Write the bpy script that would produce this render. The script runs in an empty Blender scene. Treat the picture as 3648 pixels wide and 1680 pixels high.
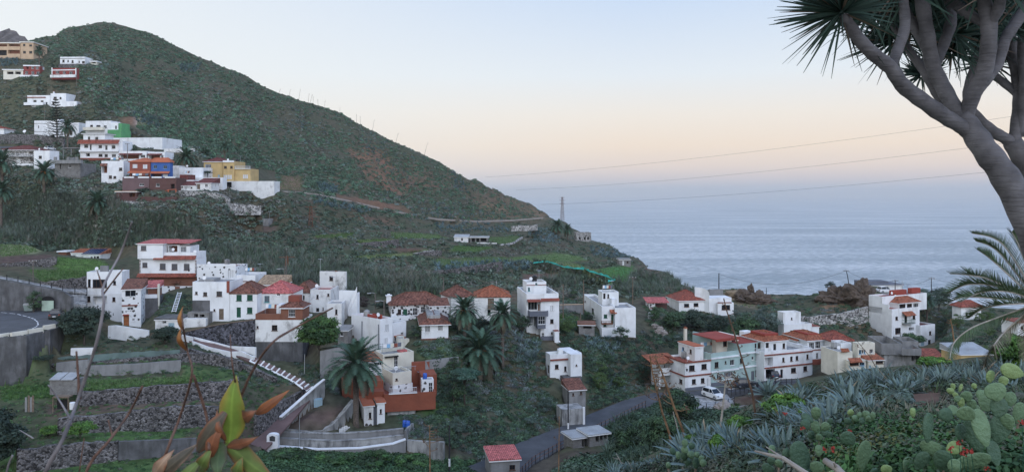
import bpy,math,random
import numpy as np
from mathutils import Vector,Matrix
rnd = random.Random(7)
rng = np.random.default_rng(11)
C = bpy.context.scene.collection
SC = bpy.context.scene
# ------------------------------------------------------------------ camera, sky, light
# camera at the origin, level, looking along +Y; a lens shift sets the horizon. F is its focal length in pixels of the 3648 px wide photo
F,U0,VH = 2736.0,1824.0,688.0
SEA = -150.0; HAZE = 9e-5; VEG = 1.3
cam = bpy.data.cameras.new('camera')
cam.sensor_width = 36.0; cam.lens = 36.0 * F / 3648.0
cam.shift_y = -(840.0 - VH) / 3648.0
cam.clip_start = 0.05; cam.clip_end = 200000
cam.dof.use_dof = True; cam.dof.focus_distance = 110.0; cam.dof.aperture_fstop = 13.0
co = bpy.data.objects.new('camera',cam); C.objects.link(co)
co.rotation_euler = (math.radians(90),0,0)
SC.camera = co
def lin(r,g,b):
 f = lambda c: c / 12.92 if c <= 0.04045 else ((c + 0.055) / 1.055) ** 2.4
 return (f(r / 255.0),f(g / 255.0),f(b / 255.0),1.0)
W = bpy.data.worlds.new("World"); SC.world = W; W.use_nodes = True
nt = W.node_tree; nt.nodes.clear(); N = nt.nodes.new; L = nt.links.new
out = N('ShaderNodeOutputWorld'); bg = N('ShaderNodeBackground'); L(bg.outputs[0],out.inputs[0])
tc = N('ShaderNodeTexCoord'); sx = N('ShaderNodeSeparateXYZ'); L(tc.outputs['Generated'],sx.inputs[0])
ramp = N('ShaderNodeValToRGB'); L(sx.outputs['Z'],ramp.inputs[0])
ramp.color_ramp.elements[0].position = 0.0
stops = [(0.0,(184,196,214)),(0.007,(196,200,212)),(0.018,(220,211,212)),(0.034,(240,224,213)),(0.06,(250,233,215)),
  (0.10,(247,240,231)),(0.15,(234,242,249)),(0.24,(208,226,250)),(0.45,(168,203,252)),(1.0,(108,162,246))]
cr = ramp.color_ramp
while len(cr.elements) < len(stops): cr.elements.new(0.5)
for e,(p,c) in zip(cr.elements,stops): e.position = p; e.color = lin(*c)
# paler towards the left, where the sun went down behind the mountain
lf = N('ShaderNodeMapRange'); L(sx.outputs['X'],lf.inputs[0])
lf.inputs[1].default_value = 0.15; lf.inputs[2].default_value = -0.55; lf.inputs[3].default_value = 0.0; lf.inputs[4].default_value = 0.8
pale = N('ShaderNodeMix'); pale.data_type = 'RGBA'; L(lf.outputs[0],pale.inputs[0]); L(ramp.outputs[0],pale.inputs[6])
pale.inputs[7].default_value = lin(246,250,251)
sky = N('ShaderNodeTexSky'); sky.sky_type = 'NISHITA'; sky.sun_disc = False
SUN_EL,SUN_AZ = 34.0,152.0       # direction the soft evening light comes from (behind the camera,to the right)
sky.sun_elevation = math.radians(4.0); sky.sun_rotation = math.radians(SUN_AZ)
sk = N('ShaderNodeVectorMath'); sk.operation = 'SCALE'; sk.inputs['Scale'].default_value = 0.12; L(sky.outputs[0],sk.inputs[0])
mixs = N('ShaderNodeMix'); mixs.data_type = 'RGBA'; mixs.inputs[0].default_value = 0.03
L(pale.outputs[2],mixs.inputs[6]); L(sk.outputs[0],mixs.inputs[7])
bk = N('ShaderNodeMapRange'); L(sx.outputs['Y'],bk.inputs[0]); bk.inputs[1].default_value = 0.1; bk.inputs[2].default_value = -0.9; bk.inputs[3].default_value = 1.0; bk.inputs[4].default_value = 1.6   # brighter afterglow behind the camera
bs = N('ShaderNodeVectorMath'); bs.operation = 'SCALE'; L(mixs.outputs[2],bs.inputs[0]); L(bk.outputs[0],bs.inputs['Scale'])
L(bs.outputs[0],bg.inputs[0]); bg.inputs[1].default_value = 1.0
W.cycles.sampling_method = 'MANUAL'; W.cycles.sample_map_resolution = 512
sl = bpy.data.lights.new('sun','SUN'); sl.energy = 1.15; sl.angle = math.radians(45); sl.color = (1.0,0.97,0.95)
so = bpy.data.objects.new('sun',sl); C.objects.link(so)
az,el = math.radians(SUN_AZ),math.radians(SUN_EL)
sd = Vector((math.sin(az) * math.cos(el),math.cos(az) * math.cos(el),math.sin(el)))
so.rotation_euler = sd.to_track_quat('Z','Y').to_euler()
SC.view_settings.view_transform = 'Standard'; SC.view_settings.look = 'None'
SC.view_settings.exposure = 0.0; SC.view_settings.gamma = 1.0; SC.view_settings.use_curve_mapping = False
SC.cycles.max_bounces = 5; SC.cycles.diffuse_bounces = 2; SC.cycles.glossy_bounces = 2; SC.cycles.transmission_bounces = 2
# ------------------------------------------------------------------ helpers
def P(u,v,d): return Vector((d * (u - U0) / F,d,d * (VH - v) / F))
def ray(u,v): return Vector(((u - U0) / F,1.0,(VH - v) / F))
def tag(o,label=None,cat=None,group=None,kind=None):
 if label: o['label'] = label
 if cat: o['category'] = cat
 if group: o['group'] = group
 if kind: o['kind'] = kind
 return o
def empty(name,loc,rz=0.0,label=None,cat=None,group=None):
 o = bpy.data.objects.new(name,None); C.objects.link(o); o.location = loc; o.rotation_euler = (0,0,rz)
 o.empty_display_size = 0.3
 return tag(o,label,cat,group)
def copy_tree(o,parent=None):
 c = o.copy(); C.objects.link(c)
 if parent is not None: c.parent = parent
 for ch in list(o.children): copy_tree(ch,c)
 return c
class MB:
 def __init__(s): s.v = []; s.f = []; s.m = []
 def add(s,pts,faces,m=0):
  b = len(s.v); s.v.extend([tuple(p) for p in pts])
  for f in faces: s.f.append(tuple(b + i for i in f)); s.m.append(m)
 def poly(s,pts,m=0): s.add(pts,[tuple(range(len(pts)))],m)
 def box(s,x0,x1,y0,y1,z0,z1,m=0):
  p = [(x0,y0,z0),(x1,y0,z0),(x1,y1,z0),(x0,y1,z0),(x0,y0,z1),(x1,y0,z1),(x1,y1,z1),(x0,y1,z1)]
  s.add(p,[(3,2,1,0),(4,5,6,7),(0,1,5,4),(1,2,6,5),(2,3,7,6),(3,0,4,7)],m)
 def obox(s,c,ax,ay,az,m=0):
  c,ax,ay,az = Vector(c),Vector(ax),Vector(ay),Vector(az)
  p = [c - ax - ay - az,c + ax - ay - az,c + ax + ay - az,c - ax + ay - az,c - ax - ay + az,c + ax - ay + az,c + ax + ay + az,c - ax + ay + az]
  s.add(p,[(3,2,1,0),(4,5,6,7),(0,1,5,4),(1,2,6,5),(2,3,7,6),(3,0,4,7)],m)
 def tube(s,path,radii,n=8,m=0,cap=True,jit=0.0):
  path = [Vector(p) for p in path]
  if not hasattr(radii,'__len__'): radii = [radii] * len(path)
  b = len(s.v); k = len(path); up = Vector((0.13,0.21,1)); a = None
  for i in range(k):
   t = (path[min(i + 1,k - 1)] - path[max(i - 1,0)])
   if t.length < 1e-9: t = Vector((0,0,1))
   t.normalize()
   if a is None:
    a = t.cross(Vector((1,0,0)) if abs(t.x) < 0.8 else Vector((0,1,0))).normalized()
   a = (a - t * a.dot(t)).normalized(); c = t.cross(a)
   for j in range(n):
    w = 2 * math.pi * j / n; r = radii[i] * (1 + (rnd.uniform(-jit,jit) if jit else 0))
    s.v.append(tuple(path[i] + a * (math.cos(w) * r) + c * (math.sin(w) * r)))
  for i in range(k - 1):
   for j in range(n):
    j2 = (j + 1) % n
    s.f.append((b + i * n + j,b + i * n + j2,b + (i + 1) * n + j2,b + (i + 1) * n + j)); s.m.append(m)
  if cap:
   s.f.append(tuple(b + j for j in reversed(range(n)))); s.m.append(m)
   s.f.append(tuple(b + (k - 1) * n + j for j in range(n))); s.m.append(m)
 def lathe(s,prof,n=12,c=(0,0,0),m=0):
  s.tube([(c[0],c[1],c[2] + z) for r,z in prof],[max(r,1e-4) for r,z in prof],n,m)
 def build(s,name,mats,parent=None,smooth=False,loc=None):
  me = bpy.data.meshes.new(name); me.from_pydata(s.v,[],s.f)
  if not isinstance(mats,(list,tuple)): mats = [mats]
  for mt in mats: me.materials.append(mt)
  if len(mats) > 1: me.polygons.foreach_set('material_index',s.m)
  if smooth: me.polygons.foreach_set('use_smooth',[True] * len(me.polygons))
  uvl = me.uv_layers.new(name='UVMap'); me.update()
  nl = len(me.loops); vi = np.empty(nl,np.int32); me.loops.foreach_get('vertex_index',vi)
  V = np.array(s.v,np.float64); nf = len(me.polygons)
  nr = np.empty(nf * 3); me.polygons.foreach_get('normal',nr); nr = nr.reshape(-1,3)
  lt = np.empty(nf,np.int32); me.polygons.foreach_get('loop_total',lt)
  t = np.stack([-nr[:,1],nr[:,0],np.zeros(nf)],1); ln = np.linalg.norm(t,axis=1); fl = ln < 1e-3
  t[fl] = (1,0,0); ln[fl] = 1; t /= ln[:,None]; bt = np.cross(nr,t)
  ti = np.repeat(np.arange(nf),lt); pv = V[vi]
  uv = np.stack([(pv * t[ti]).sum(1),(pv * bt[ti]).sum(1)],1)
  uvl.data.foreach_set('uv',uv.ravel().astype(np.float32))
  o = bpy.data.objects.new(name,me); C.objects.link(o)
  if parent is not None: o.parent = parent
  if loc is not None: o.location = loc
  return o
def np_mesh(name,V,Q,mat,parent=None,col=None,smooth=False,loc=None):
 """V (n,3), Q (k,4) or (k,3) faces; col (n,3) albedo per vertex"""
 me = bpy.data.meshes.new(name); k,w = Q.shape
 me.vertices.add(len(V)); me.vertices.foreach_set('co',np.ascontiguousarray(V,np.float32).ravel())
 me.loops.add(k * w); me.loops.foreach_set('vertex_index',np.ascontiguousarray(Q,np.int32).ravel())
 me.polygons.add(k); me.polygons.foreach_set('loop_start',np.arange(0,k * w,w,dtype=np.int32))
 if smooth: me.polygons.foreach_set('use_smooth',np.ones(k,bool))
 for mt in (mat if isinstance(mat,(list,tuple)) else [mat]): me.materials.append(mt)
 if col is not None:
  if name != 'terrain' and len(me.materials) and me.materials[0].name == 'foliage': col = col * VEG * np.array([.88,1.0,1.06])
  a = me.color_attributes.new('Col','FLOAT_COLOR','POINT')
  a.data.foreach_set('color',np.concatenate([col,np.ones((len(V),1))],1).astype(np.float32).ravel())
 me.update(calc_edges=True)
 o = bpy.data.objects.new(name,me); C.objects.link(o)
 if parent is not None: o.parent = parent
 if loc is not None: o.location = loc
 return o
# ------------------------------------------------------------------ materials
def newmat(name):
 m = bpy.data.materials.new(name); m.use_nodes = True; t = m.node_tree
 return m,t,t.nodes['Principled BSDF']
def mk(name,col,rough=0.85,var=0.12,scale=0.6,bump=0.0,bscale=8.0,stain=0.0,stcol=(0.12,0.11,0.10),metallic=0.0,spec=0.3,kind=None,attr=False,streak=False):
 """painted / plastered / stone surface: colour varied by noise, optional dark stains (world space), optional bump"""
 m,t,b = newmat(name); n = t.nodes.new; l = t.links.new
 b.inputs['Roughness'].default_value = rough; b.inputs['Metallic'].default_value = metallic; b.inputs['Specular IOR Level'].default_value = spec
 geo = n('ShaderNodeNewGeometry')
 nz = n('ShaderNodeTexNoise'); nz.inputs['Scale'].default_value = scale; nz.inputs['Detail'].default_value = 5.0; l(geo.outputs['Position'],nz.inputs['Vector'])
 mr = n('ShaderNodeMapRange'); l(nz.outputs[0],mr.inputs[0]); mr.inputs[1].default_value = 0.3; mr.inputs[2].default_value = 0.7
 mr.inputs[3].default_value = 1 - var; mr.inputs[4].default_value = 1 + var
 if attr:
  at = n('ShaderNodeAttribute'); at.attribute_name = 'Col'; src = at.outputs['Color']
 else:
  rg = n('ShaderNodeRGB'); rg.outputs[0].default_value = (*col[:3],1); src = rg.outputs[0]
 mu = n('ShaderNodeVectorMath'); mu.operation = 'SCALE'; l(src,mu.inputs[0]); l(mr.outputs[0],mu.inputs['Scale'])
 cur = mu.outputs[0]
 if stain > 0:
  mp = n('ShaderNodeMapping'); l(geo.outputs['Position'],mp.inputs[0])
  mp.inputs['Scale'].default_value = (1.0,1.0,0.25) if streak else (1,1,0.7)
  n2 = n('ShaderNodeTexNoise'); cs_ = 'concrete' in name; n2.inputs['Scale'].default_value = 1.3 if cs_ else 0.55; n2.inputs['Detail'].default_value = 8; n2.inputs['Roughness'].default_value = 0.65; l(mp.outputs[0],n2.inputs['Vector'])
  m2 = n('ShaderNodeMapRange'); l(n2.outputs[0],m2.inputs[0]); m2.inputs[1].default_value = .45 if cs_ else 0.52; m2.inputs[2].default_value = .62 if cs_ else 0.72; m2.inputs[4].default_value = stain
  mx = n('ShaderNodeMix'); mx.data_type = 'RGBA'; l(m2.outputs[0],mx.inputs[0]); l(cur,mx.inputs[6]); mx.inputs[7].default_value = (*stcol,1); cur = mx.outputs[2]
 hgt = None
 if kind in ('stone','speckle','block'):
  vo = n('ShaderNodeTexVoronoi'); l(geo.outputs['Position'],vo.inputs['Vector'])
  if kind == 'stone':
   vo.inputs['Scale'].default_value = bscale; vo.feature = 'F1'
   cm = n('ShaderNodeMapRange'); sp = n('ShaderNodeSeparateColor'); l(vo.outputs['Color'],sp.inputs[0]); l(sp.outputs[0],cm.inputs[0]); cm.inputs[3].default_value = 0.3; cm.inputs[4].default_value = 3.0
   mm = n('ShaderNodeVectorMath'); mm.operation = 'SCALE'; l(cur,mm.inputs[0]); l(cm.outputs[0],mm.inputs['Scale']); cur = mm.outputs[0]
   vd = n('ShaderNodeTexVoronoi'); vd.feature = 'DISTANCE_TO_EDGE'; vd.inputs['Scale'].default_value = bscale; l(geo.outputs['Position'],vd.inputs['Vector'])
   hr = n('ShaderNodeMapRange'); l(vd.outputs['Distance'],hr.inputs[0]); hr.inputs[2].default_value = 0.25; hgt = hr.outputs[0]
  else:   # dark stones set in whitewash
   vo.inputs['Scale'].default_value = bscale; vo.feature = 'F1'; vo.inputs['Randomness'].default_value = 1.0
   nv = n('ShaderNodeTexNoise'); nv.inputs['Scale'].default_value = 5.0; l(geo.outputs['Position'],nv.inputs['Vector'])
   ad = n('ShaderNodeMath'); ad.operation = 'MULTIPLY_ADD'; l(nv.outputs[0],ad.inputs[0]); ad.inputs[1].default_value = 0.45; l(vo.outputs['Distance'],ad.inputs[2])
   lt = n('ShaderNodeMapRange'); l(ad.outputs[0],lt.inputs[0]); th_ = .60 if 'dense' in name else .47; lt.inputs[1].default_value = th_; lt.inputs[2].default_value = th_ + .06; lt.inputs[3].default_value = 1.0; lt.inputs[4].default_value = 0.0
   mx = n('ShaderNodeMix'); mx.data_type = 'RGBA'; l(lt.outputs[0],mx.inputs[0]); l(cur,mx.inputs[6]); mx.inputs[7].default_value = (0.06,0.055,0.055,1); cur = mx.outputs[2]
   hgt = lt.outputs[0]
 if kind in ('tile','corr','brick','plank'):
  uv = n('ShaderNodeUVMap'); uv.uv_map = 'UVMap'
  if kind == 'brick':
   br = n('ShaderNodeTexBrick'); l(uv.outputs[0],br.inputs['Vector']); br.inputs['Scale'].default_value = bscale
   br.inputs['Color1'].default_value = (1,1,1,1); br.inputs['Color2'].default_value = (0.75,0.75,0.75,1); br.inputs['Mortar'].default_value = (0.55,0.55,0.55,1)
   br.inputs['Brick Width'].default_value = 0.5; br.inputs['Row Height'].default_value = 0.25
   mm = n('ShaderNodeMix'); mm.data_type = 'RGBA'; mm.blend_type = 'MULTIPLY'; mm.inputs[0].default_value = 1.0; l(cur,mm.inputs[6]); l(br.outputs[0],mm.inputs[7]); cur = mm.outputs[2]
  else:
   wv = n('ShaderNodeTexWave'); wv.wave_type = 'BANDS'; wv.bands_direction = 'X'; wv.inputs['Scale'].default_value = {'tile': 1.3,'corr': 2.2,'plank': 0.8}[kind]
   wv.inputs['Distortion'].default_value = 0.4; wv.inputs['Detail'].default_value = 1; l(uv.outputs[0],wv.inputs['Vector'])
   wr = n('ShaderNodeMapRange'); l(wv.outputs['Fac'],wr.inputs[0]); wr.inputs[3].default_value = 0.62; wr.inputs[4].default_value = 1.15
   mm = n('ShaderNodeVectorMath'); mm.operation = 'SCALE'; l(cur,mm.inputs[0]); l(wr.outputs[0],mm.inputs['Scale']); cur = mm.outputs[0]
   hgt = wv.outputs['Fac']
   if kind == 'tile':
    n3 = n('ShaderNodeTexNoise'); n3.inputs['Scale'].default_value = 3.0; n3.inputs['Detail'].default_value = 6; l(geo.outputs['Position'],n3.inputs['Vector'])
    r3 = n('ShaderNodeMapRange'); l(n3.outputs[0],r3.inputs[0]); r3.inputs[1].default_value = 0.35; r3.inputs[2].default_value = 0.65; r3.inputs[3].default_value = 0.6; r3.inputs[4].default_value = 1.35
    m3 = n('ShaderNodeVectorMath'); m3.operation = 'SCALE'; l(cur,m3.inputs[0]); l(r3.outputs[0],m3.inputs['Scale']); cur = m3.outputs[0]
 l(cur,b.inputs['Base Color'])
 if bump > 0:
  bp = n('ShaderNodeBump'); bp.inputs['Strength'].default_value = min(1.0,bump); bp.inputs['Distance'].default_value = 0.08
  if hgt is None:
   nb = n('ShaderNodeTexNoise'); nb.inputs['Scale'].default_value = bscale; nb.inputs['Detail'].default_value = 6; l(geo.outputs['Position'],nb.inputs['Vector']); hgt = nb.outputs[0]
  l(hgt,bp.inputs['Height']); l(bp.outputs[0],b.inputs['Normal'])
 return m
class M: pass
PL = dict(bump=0.25,bscale=6)
M.white = mk('white_plaster',(0.76,0.77,0.78),var=0.09,stain=0.6,stcol=(0.42,0.41,0.39),streak=True,**PL)
M.white2 = mk('weathered_white_plaster',(0.70,0.70,0.69),var=0.1,stain=0.75,stcol=(0.30,0.29,0.27),**PL)
M.peel = mk('peeling_white_plaster',(0.70,0.70,0.69),var=0.1,stain=0.95,stcol=(0.16,0.15,0.14),bump=0.5,bscale=4)
M.cream = mk('cream_paint',(0.66,0.63,0.54),stain=0.3,stcol=(0.4,0.38,0.33),**PL)
M.ochre = mk('ochre_paint',(0.50,0.36,0.17),stain=0.3,stcol=(0.33,0.25,0.14),**PL)
M.tan = mk('tan_paint',(0.50,0.36,0.24),stain=0.35,stcol=(0.3,0.22,0.16),**PL)
M.mint = mk('mint_paint',(0.36,0.47,0.45),stain=0.3,stcol=(0.26,0.33,0.33),streak=True,**PL)
M.red = mk('dark_red_paint',(0.22,0.05,0.045),stain=0.2,**PL)
M.redwall = mk('brick_red_paint',(0.23,0.07,0.05),stain=0.3,**PL)
M.blue = mk('blue_paint',(0.05,0.12,0.34),stain=0.2,stcol=(0.05,0.1,0.22),**PL)
M.lightblue = mk('light_blue_paint',(0.22,0.40,0.58),**PL)
M.brown = mk('brown_paint',(0.115,0.060,0.055),stain=0.3,stcol=(0.08,0.05,0.05),**PL)
M.brown2 = mk('mauve_brown_paint',(0.145,0.095,0.10),stain=0.3,stcol=(0.1,0.07,0.07),**PL)
M.chest = mk('chestnut_paint',(0.20,0.085,0.055),stain=0.3,**PL)
M.orange = mk('terracotta_wall_paint',(0.25,0.078,0.046),stain=0.5,stcol=(0.18,0.06,0.04),bump=0.6,bscale=2.5)
M.deck = mk('red_roof_deck',(0.29,0.058,0.042),stain=0.4,stcol=(0.22,0.06,0.05))
M.green = mk('green_roof_deck',(0.05,0.14,0.09),stain=0.3)
M.greenp = mk('bright_green_paint',(0.10,0.30,0.13),stain=0.3)
M.greydeck = mk('grey_roof_deck',(0.30,0.30,0.30),stain=0.5)
M.tile = mk('old_clay_tiles',(0.20,0.085,0.06),var=0.35,scale=1.5,stain=0.5,stcol=(0.10,0.07,0.055),bump=0.8,kind='tile')
M.tileo = mk('orange_clay_tiles',(0.34,0.115,0.062),var=0.2,scale=1.5,stain=0.35,stcol=(0.25,0.10,0.06),bump=0.8,kind='tile')
M.tiler = mk('red_clay_tiles',(0.29,0.085,0.058),var=0.2,scale=1.5,stain=0.25,bump=0.8,kind='tile')
M.tilep = mk('pink_painted_tiles',(0.52,0.15,0.14),var=0.12,scale=1.5,stain=0.25,stcol=(0.36,0.12,0.11),bump=0.8,kind='tile')
M.tilet = mk('tan_clay_tiles',(0.40,0.28,0.18),var=0.25,scale=1.5,stain=0.3,bump=0.8,kind='tile')
M.tilem = mk('maroon_tiles',(0.17,0.05,0.045),var=0.2,scale=1.5,stain=0.25,bump=0.8,kind='tile')
M.orangep = mk('orange_painted_roof',(0.40,0.125,0.065),var=0.15,stain=0.2,stcol=(0.3,0.11,0.07))
M.conc = mk('concrete',(0.24,0.24,0.24),var=0.15,stain=0.6,stcol=(0.15,0.15,0.15),bump=0.5,bscale=3,streak=True)
M.dconc = mk('dark_concrete',(0.12,0.12,0.125),var=0.4,stain=0.85,stcol=(0.07,0.07,0.07),bump=0.6,bscale=2,streak=True)
M.lconc = mk('pale_weathered_concrete',(0.33,0.33,0.325),var=0.3,stain=0.95,stcol=(0.13,0.13,0.13),bump=0.6,bscale=3,streak=True)
M.block = mk('bare_concrete_block',(0.25,0.245,0.24),var=0.15,stain=0.5,bump=0.3,kind='brick',bscale=2.4)
M.greyp = mk('grey_paint',(0.13,0.14,0.17),stain=0.2)
M.stone = mk('dark_dry_stone',(0.085,0.08,0.08),var=0.3,bump=1.0,bscale=4.6,kind='stone')
M.stonel = mk('grey_dry_stone',(0.20,0.195,0.19),var=0.3,bump=1.0,bscale=3.4,kind='stone',stain=0.4)
M.basalt = mk('black_basalt_wall',(0.055,0.055,0.065),var=0.3,bump=1.0,bscale=3.6,kind='stone')
M.speck = mk('whitewash_with_dark_stones',(0.72,0.73,0.74),var=0.06,bump=0.4,bscale=1.25,kind='speckle')
M.specks = mk('whitewash_dense_dark_stones',(0.66,0.66,0.66),var=0.08,bump=0.4,bscale=1.9,kind='speckle')
M.asph = mk('asphalt',(0.085,0.089,0.098),var=0.25,scale=0.35,stain=0.4,stcol=(0.04,0.04,0.045),bump=0.2,bscale=20)
M.path = mk('reddish_path_paving',(0.15,0.10,0.095),var=0.2,stain=0.5,stcol=(0.08,0.06,0.06))
M.soil = mk('brown_soil',(0.085,0.060,0.050),var=0.3,scale=1.2,bump=0.5,bscale=4)
M.wframe = mk('white_frame',(0.75,0.75,0.75),var=0.03)
M.bframe = mk('brown_wood',(0.10,0.05,0.03),var=0.2)
M.wood = mk('orange_wood_door',(0.30,0.11,0.045),var=0.25,scale=3)
M.dwood = mk('weathered_wood',(0.16,0.12,0.09),var=0.3,scale=4)
M.gframe = mk('green_shutter',(0.012,0.075,0.045),var=0.1,rough=0.5)
M.teal = mk('teal_frame',(0.05,0.26,0.26),var=0.1)
M.pblue = mk('pale_blue_door',(0.30,0.42,0.48),var=0.15,stain=0.4)
M.pgreen = mk('pale_green_door',(0.42,0.52,0.42),var=0.15,stain=0.3)
M.shut = mk('white_shutter',(0.66,0.67,0.68),var=0.05,kind='plank')
M.metal = mk('galvanised_metal',(0.42,0.44,0.46),rough=0.45,metallic=0.6,var=0.1,stain=0.3)
M.corr = mk('corrugated_sheet',(0.46,0.48,0.50),rough=0.5,metallic=0.3,var=0.15,stain=0.5,stcol=(0.25,0.2,0.17),bump=0.6,kind='corr')
M.rust = mk('rusty_metal',(0.17,0.075,0.045),rough=0.8,var=0.35,scale=5)
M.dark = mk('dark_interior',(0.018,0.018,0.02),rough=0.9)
M.black = mk('black_paint',(0.012,0.012,0.014),rough=0.35,spec=0.5)
M.plastic = mk('blue_plastic',(0.02,0.10,0.45),rough=0.4,spec=0.5)
M.tank = mk('pale_blue_plastic',(0.35,0.52,0.60),rough=0.4)
M.cable = mk('dark_cable',(0.03,0.03,0.035))
M.polew = mk('grey_wooden_pole',(0.14,0.12,0.105),var=0.25,scale=5)
M.skin = mk('skin',(0.40,0.22,0.15),var=0.05)
M.cloth = mk('dark_cloth',(0.018,0.018,0.022),var=0.2)
M.hair = mk('dark_hair',(0.02,0.015,0.012))
def glassm(name,col,rough=0.08):
 m,t,b = newmat(name); b.inputs['Base Color'].default_value = (*col,1); b.inputs['Roughness'].default_value = rough
 b.inputs['Specular IOR Level'].default_value = 0.5
 n = t.nodes.new; l = t.links.new
 g = n('ShaderNodeNewGeometry'); z = n('ShaderNodeTexNoise'); z.inputs['Scale'].default_value = 1.3; l(g.outputs['Position'],z.inputs['Vector'])
 b2 = n('ShaderNodeBump'); b2.inputs['Strength'].default_value = 0.15; b2.inputs['Distance'].default_value = 0.05; l(z.outputs[0],b2.inputs['Height']); l(b2.outputs[0],b.inputs['Normal'])
 return m
M.glass = glassm('window_glass',(0.015,0.018,0.024))
M.glassb = glassm('window_glass_with_curtain',(0.12,0.13,0.15),0.2)
M.solar = glassm('solar_cells',(0.012,0.03,0.10),0.15)
# ------------------------------------------------------------------ houses
FOOT = []; STAMP = []; FRONT = []; HOUSES = []
def stamp(u,v,d,w=1.0): STAMP.append((u,math.log(d),d * (VH - v) / F,w))
def style(frame=None,pane=None,nx=2,ny=1,rec=0.14,sill=True,name='window',bar=0.05):
 return dict(frame=frame,pane=pane,nx=nx,ny=ny,rec=rec,sill=sill,name=name,bar=bar)
WS = dict(w=style('wframe','glass'),w4=style('wframe','glass',2,2),w1=style('wframe','glass',1,1),wg=style('wframe','glass',3,2),wgrid=style('wframe','glass',4,5,bar=0.06),
  b=style('bframe','glass'),b4=style('bframe','glass',2,2),b1=style('bframe','glass',1,1),b3=style('bframe','glass',3,1),bl=style('lightblue','glass'),t=style('teal','glassb'),
  bars=style('bframe','glassb',4,3,bar=0.035),g=style('gframe','gframe',2,1),s=style('shut','shut',2,1,rec=0.05),lou=style('wframe','glassb',4,1),lou3=style('wframe','glass',3,1),loub=style('bframe','glass',4,1),
  dw=style('bframe','wood',1,1,name='door',sill=False),dg=style('gframe','gframe',1,1,name='door',sill=False),dd=style('bframe','glass',1,1,name='door',sill=False),
  dwh=style('wframe','shut',1,1,name='door',sill=False,rec=0.06),dwg=style('wframe','glass',2,3,name='door',sill=False),db=style('pblue','pblue',1,2,name='door',sill=False,rec=0.08),dgy=style('greyp','greyp',1,1,name='door',sill=False),
  dow=style('dwood','dwood',1,2,name='door',sill=False),
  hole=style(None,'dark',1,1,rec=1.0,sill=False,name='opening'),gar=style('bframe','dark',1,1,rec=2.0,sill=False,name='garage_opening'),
  log=style(None,'white',1,1,rec=1.3,sill=False,name='loggia'),veranda=style(None,'chest',1,1,rec=1.6,sill=False,name='veranda'),mintlog=style(None,'cream',1,1,rec=2.2,sill=False,name='loggia'))
G = lambda n: getattr(M,n) if isinstance(n,str) else n
class Vol: pass
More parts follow.
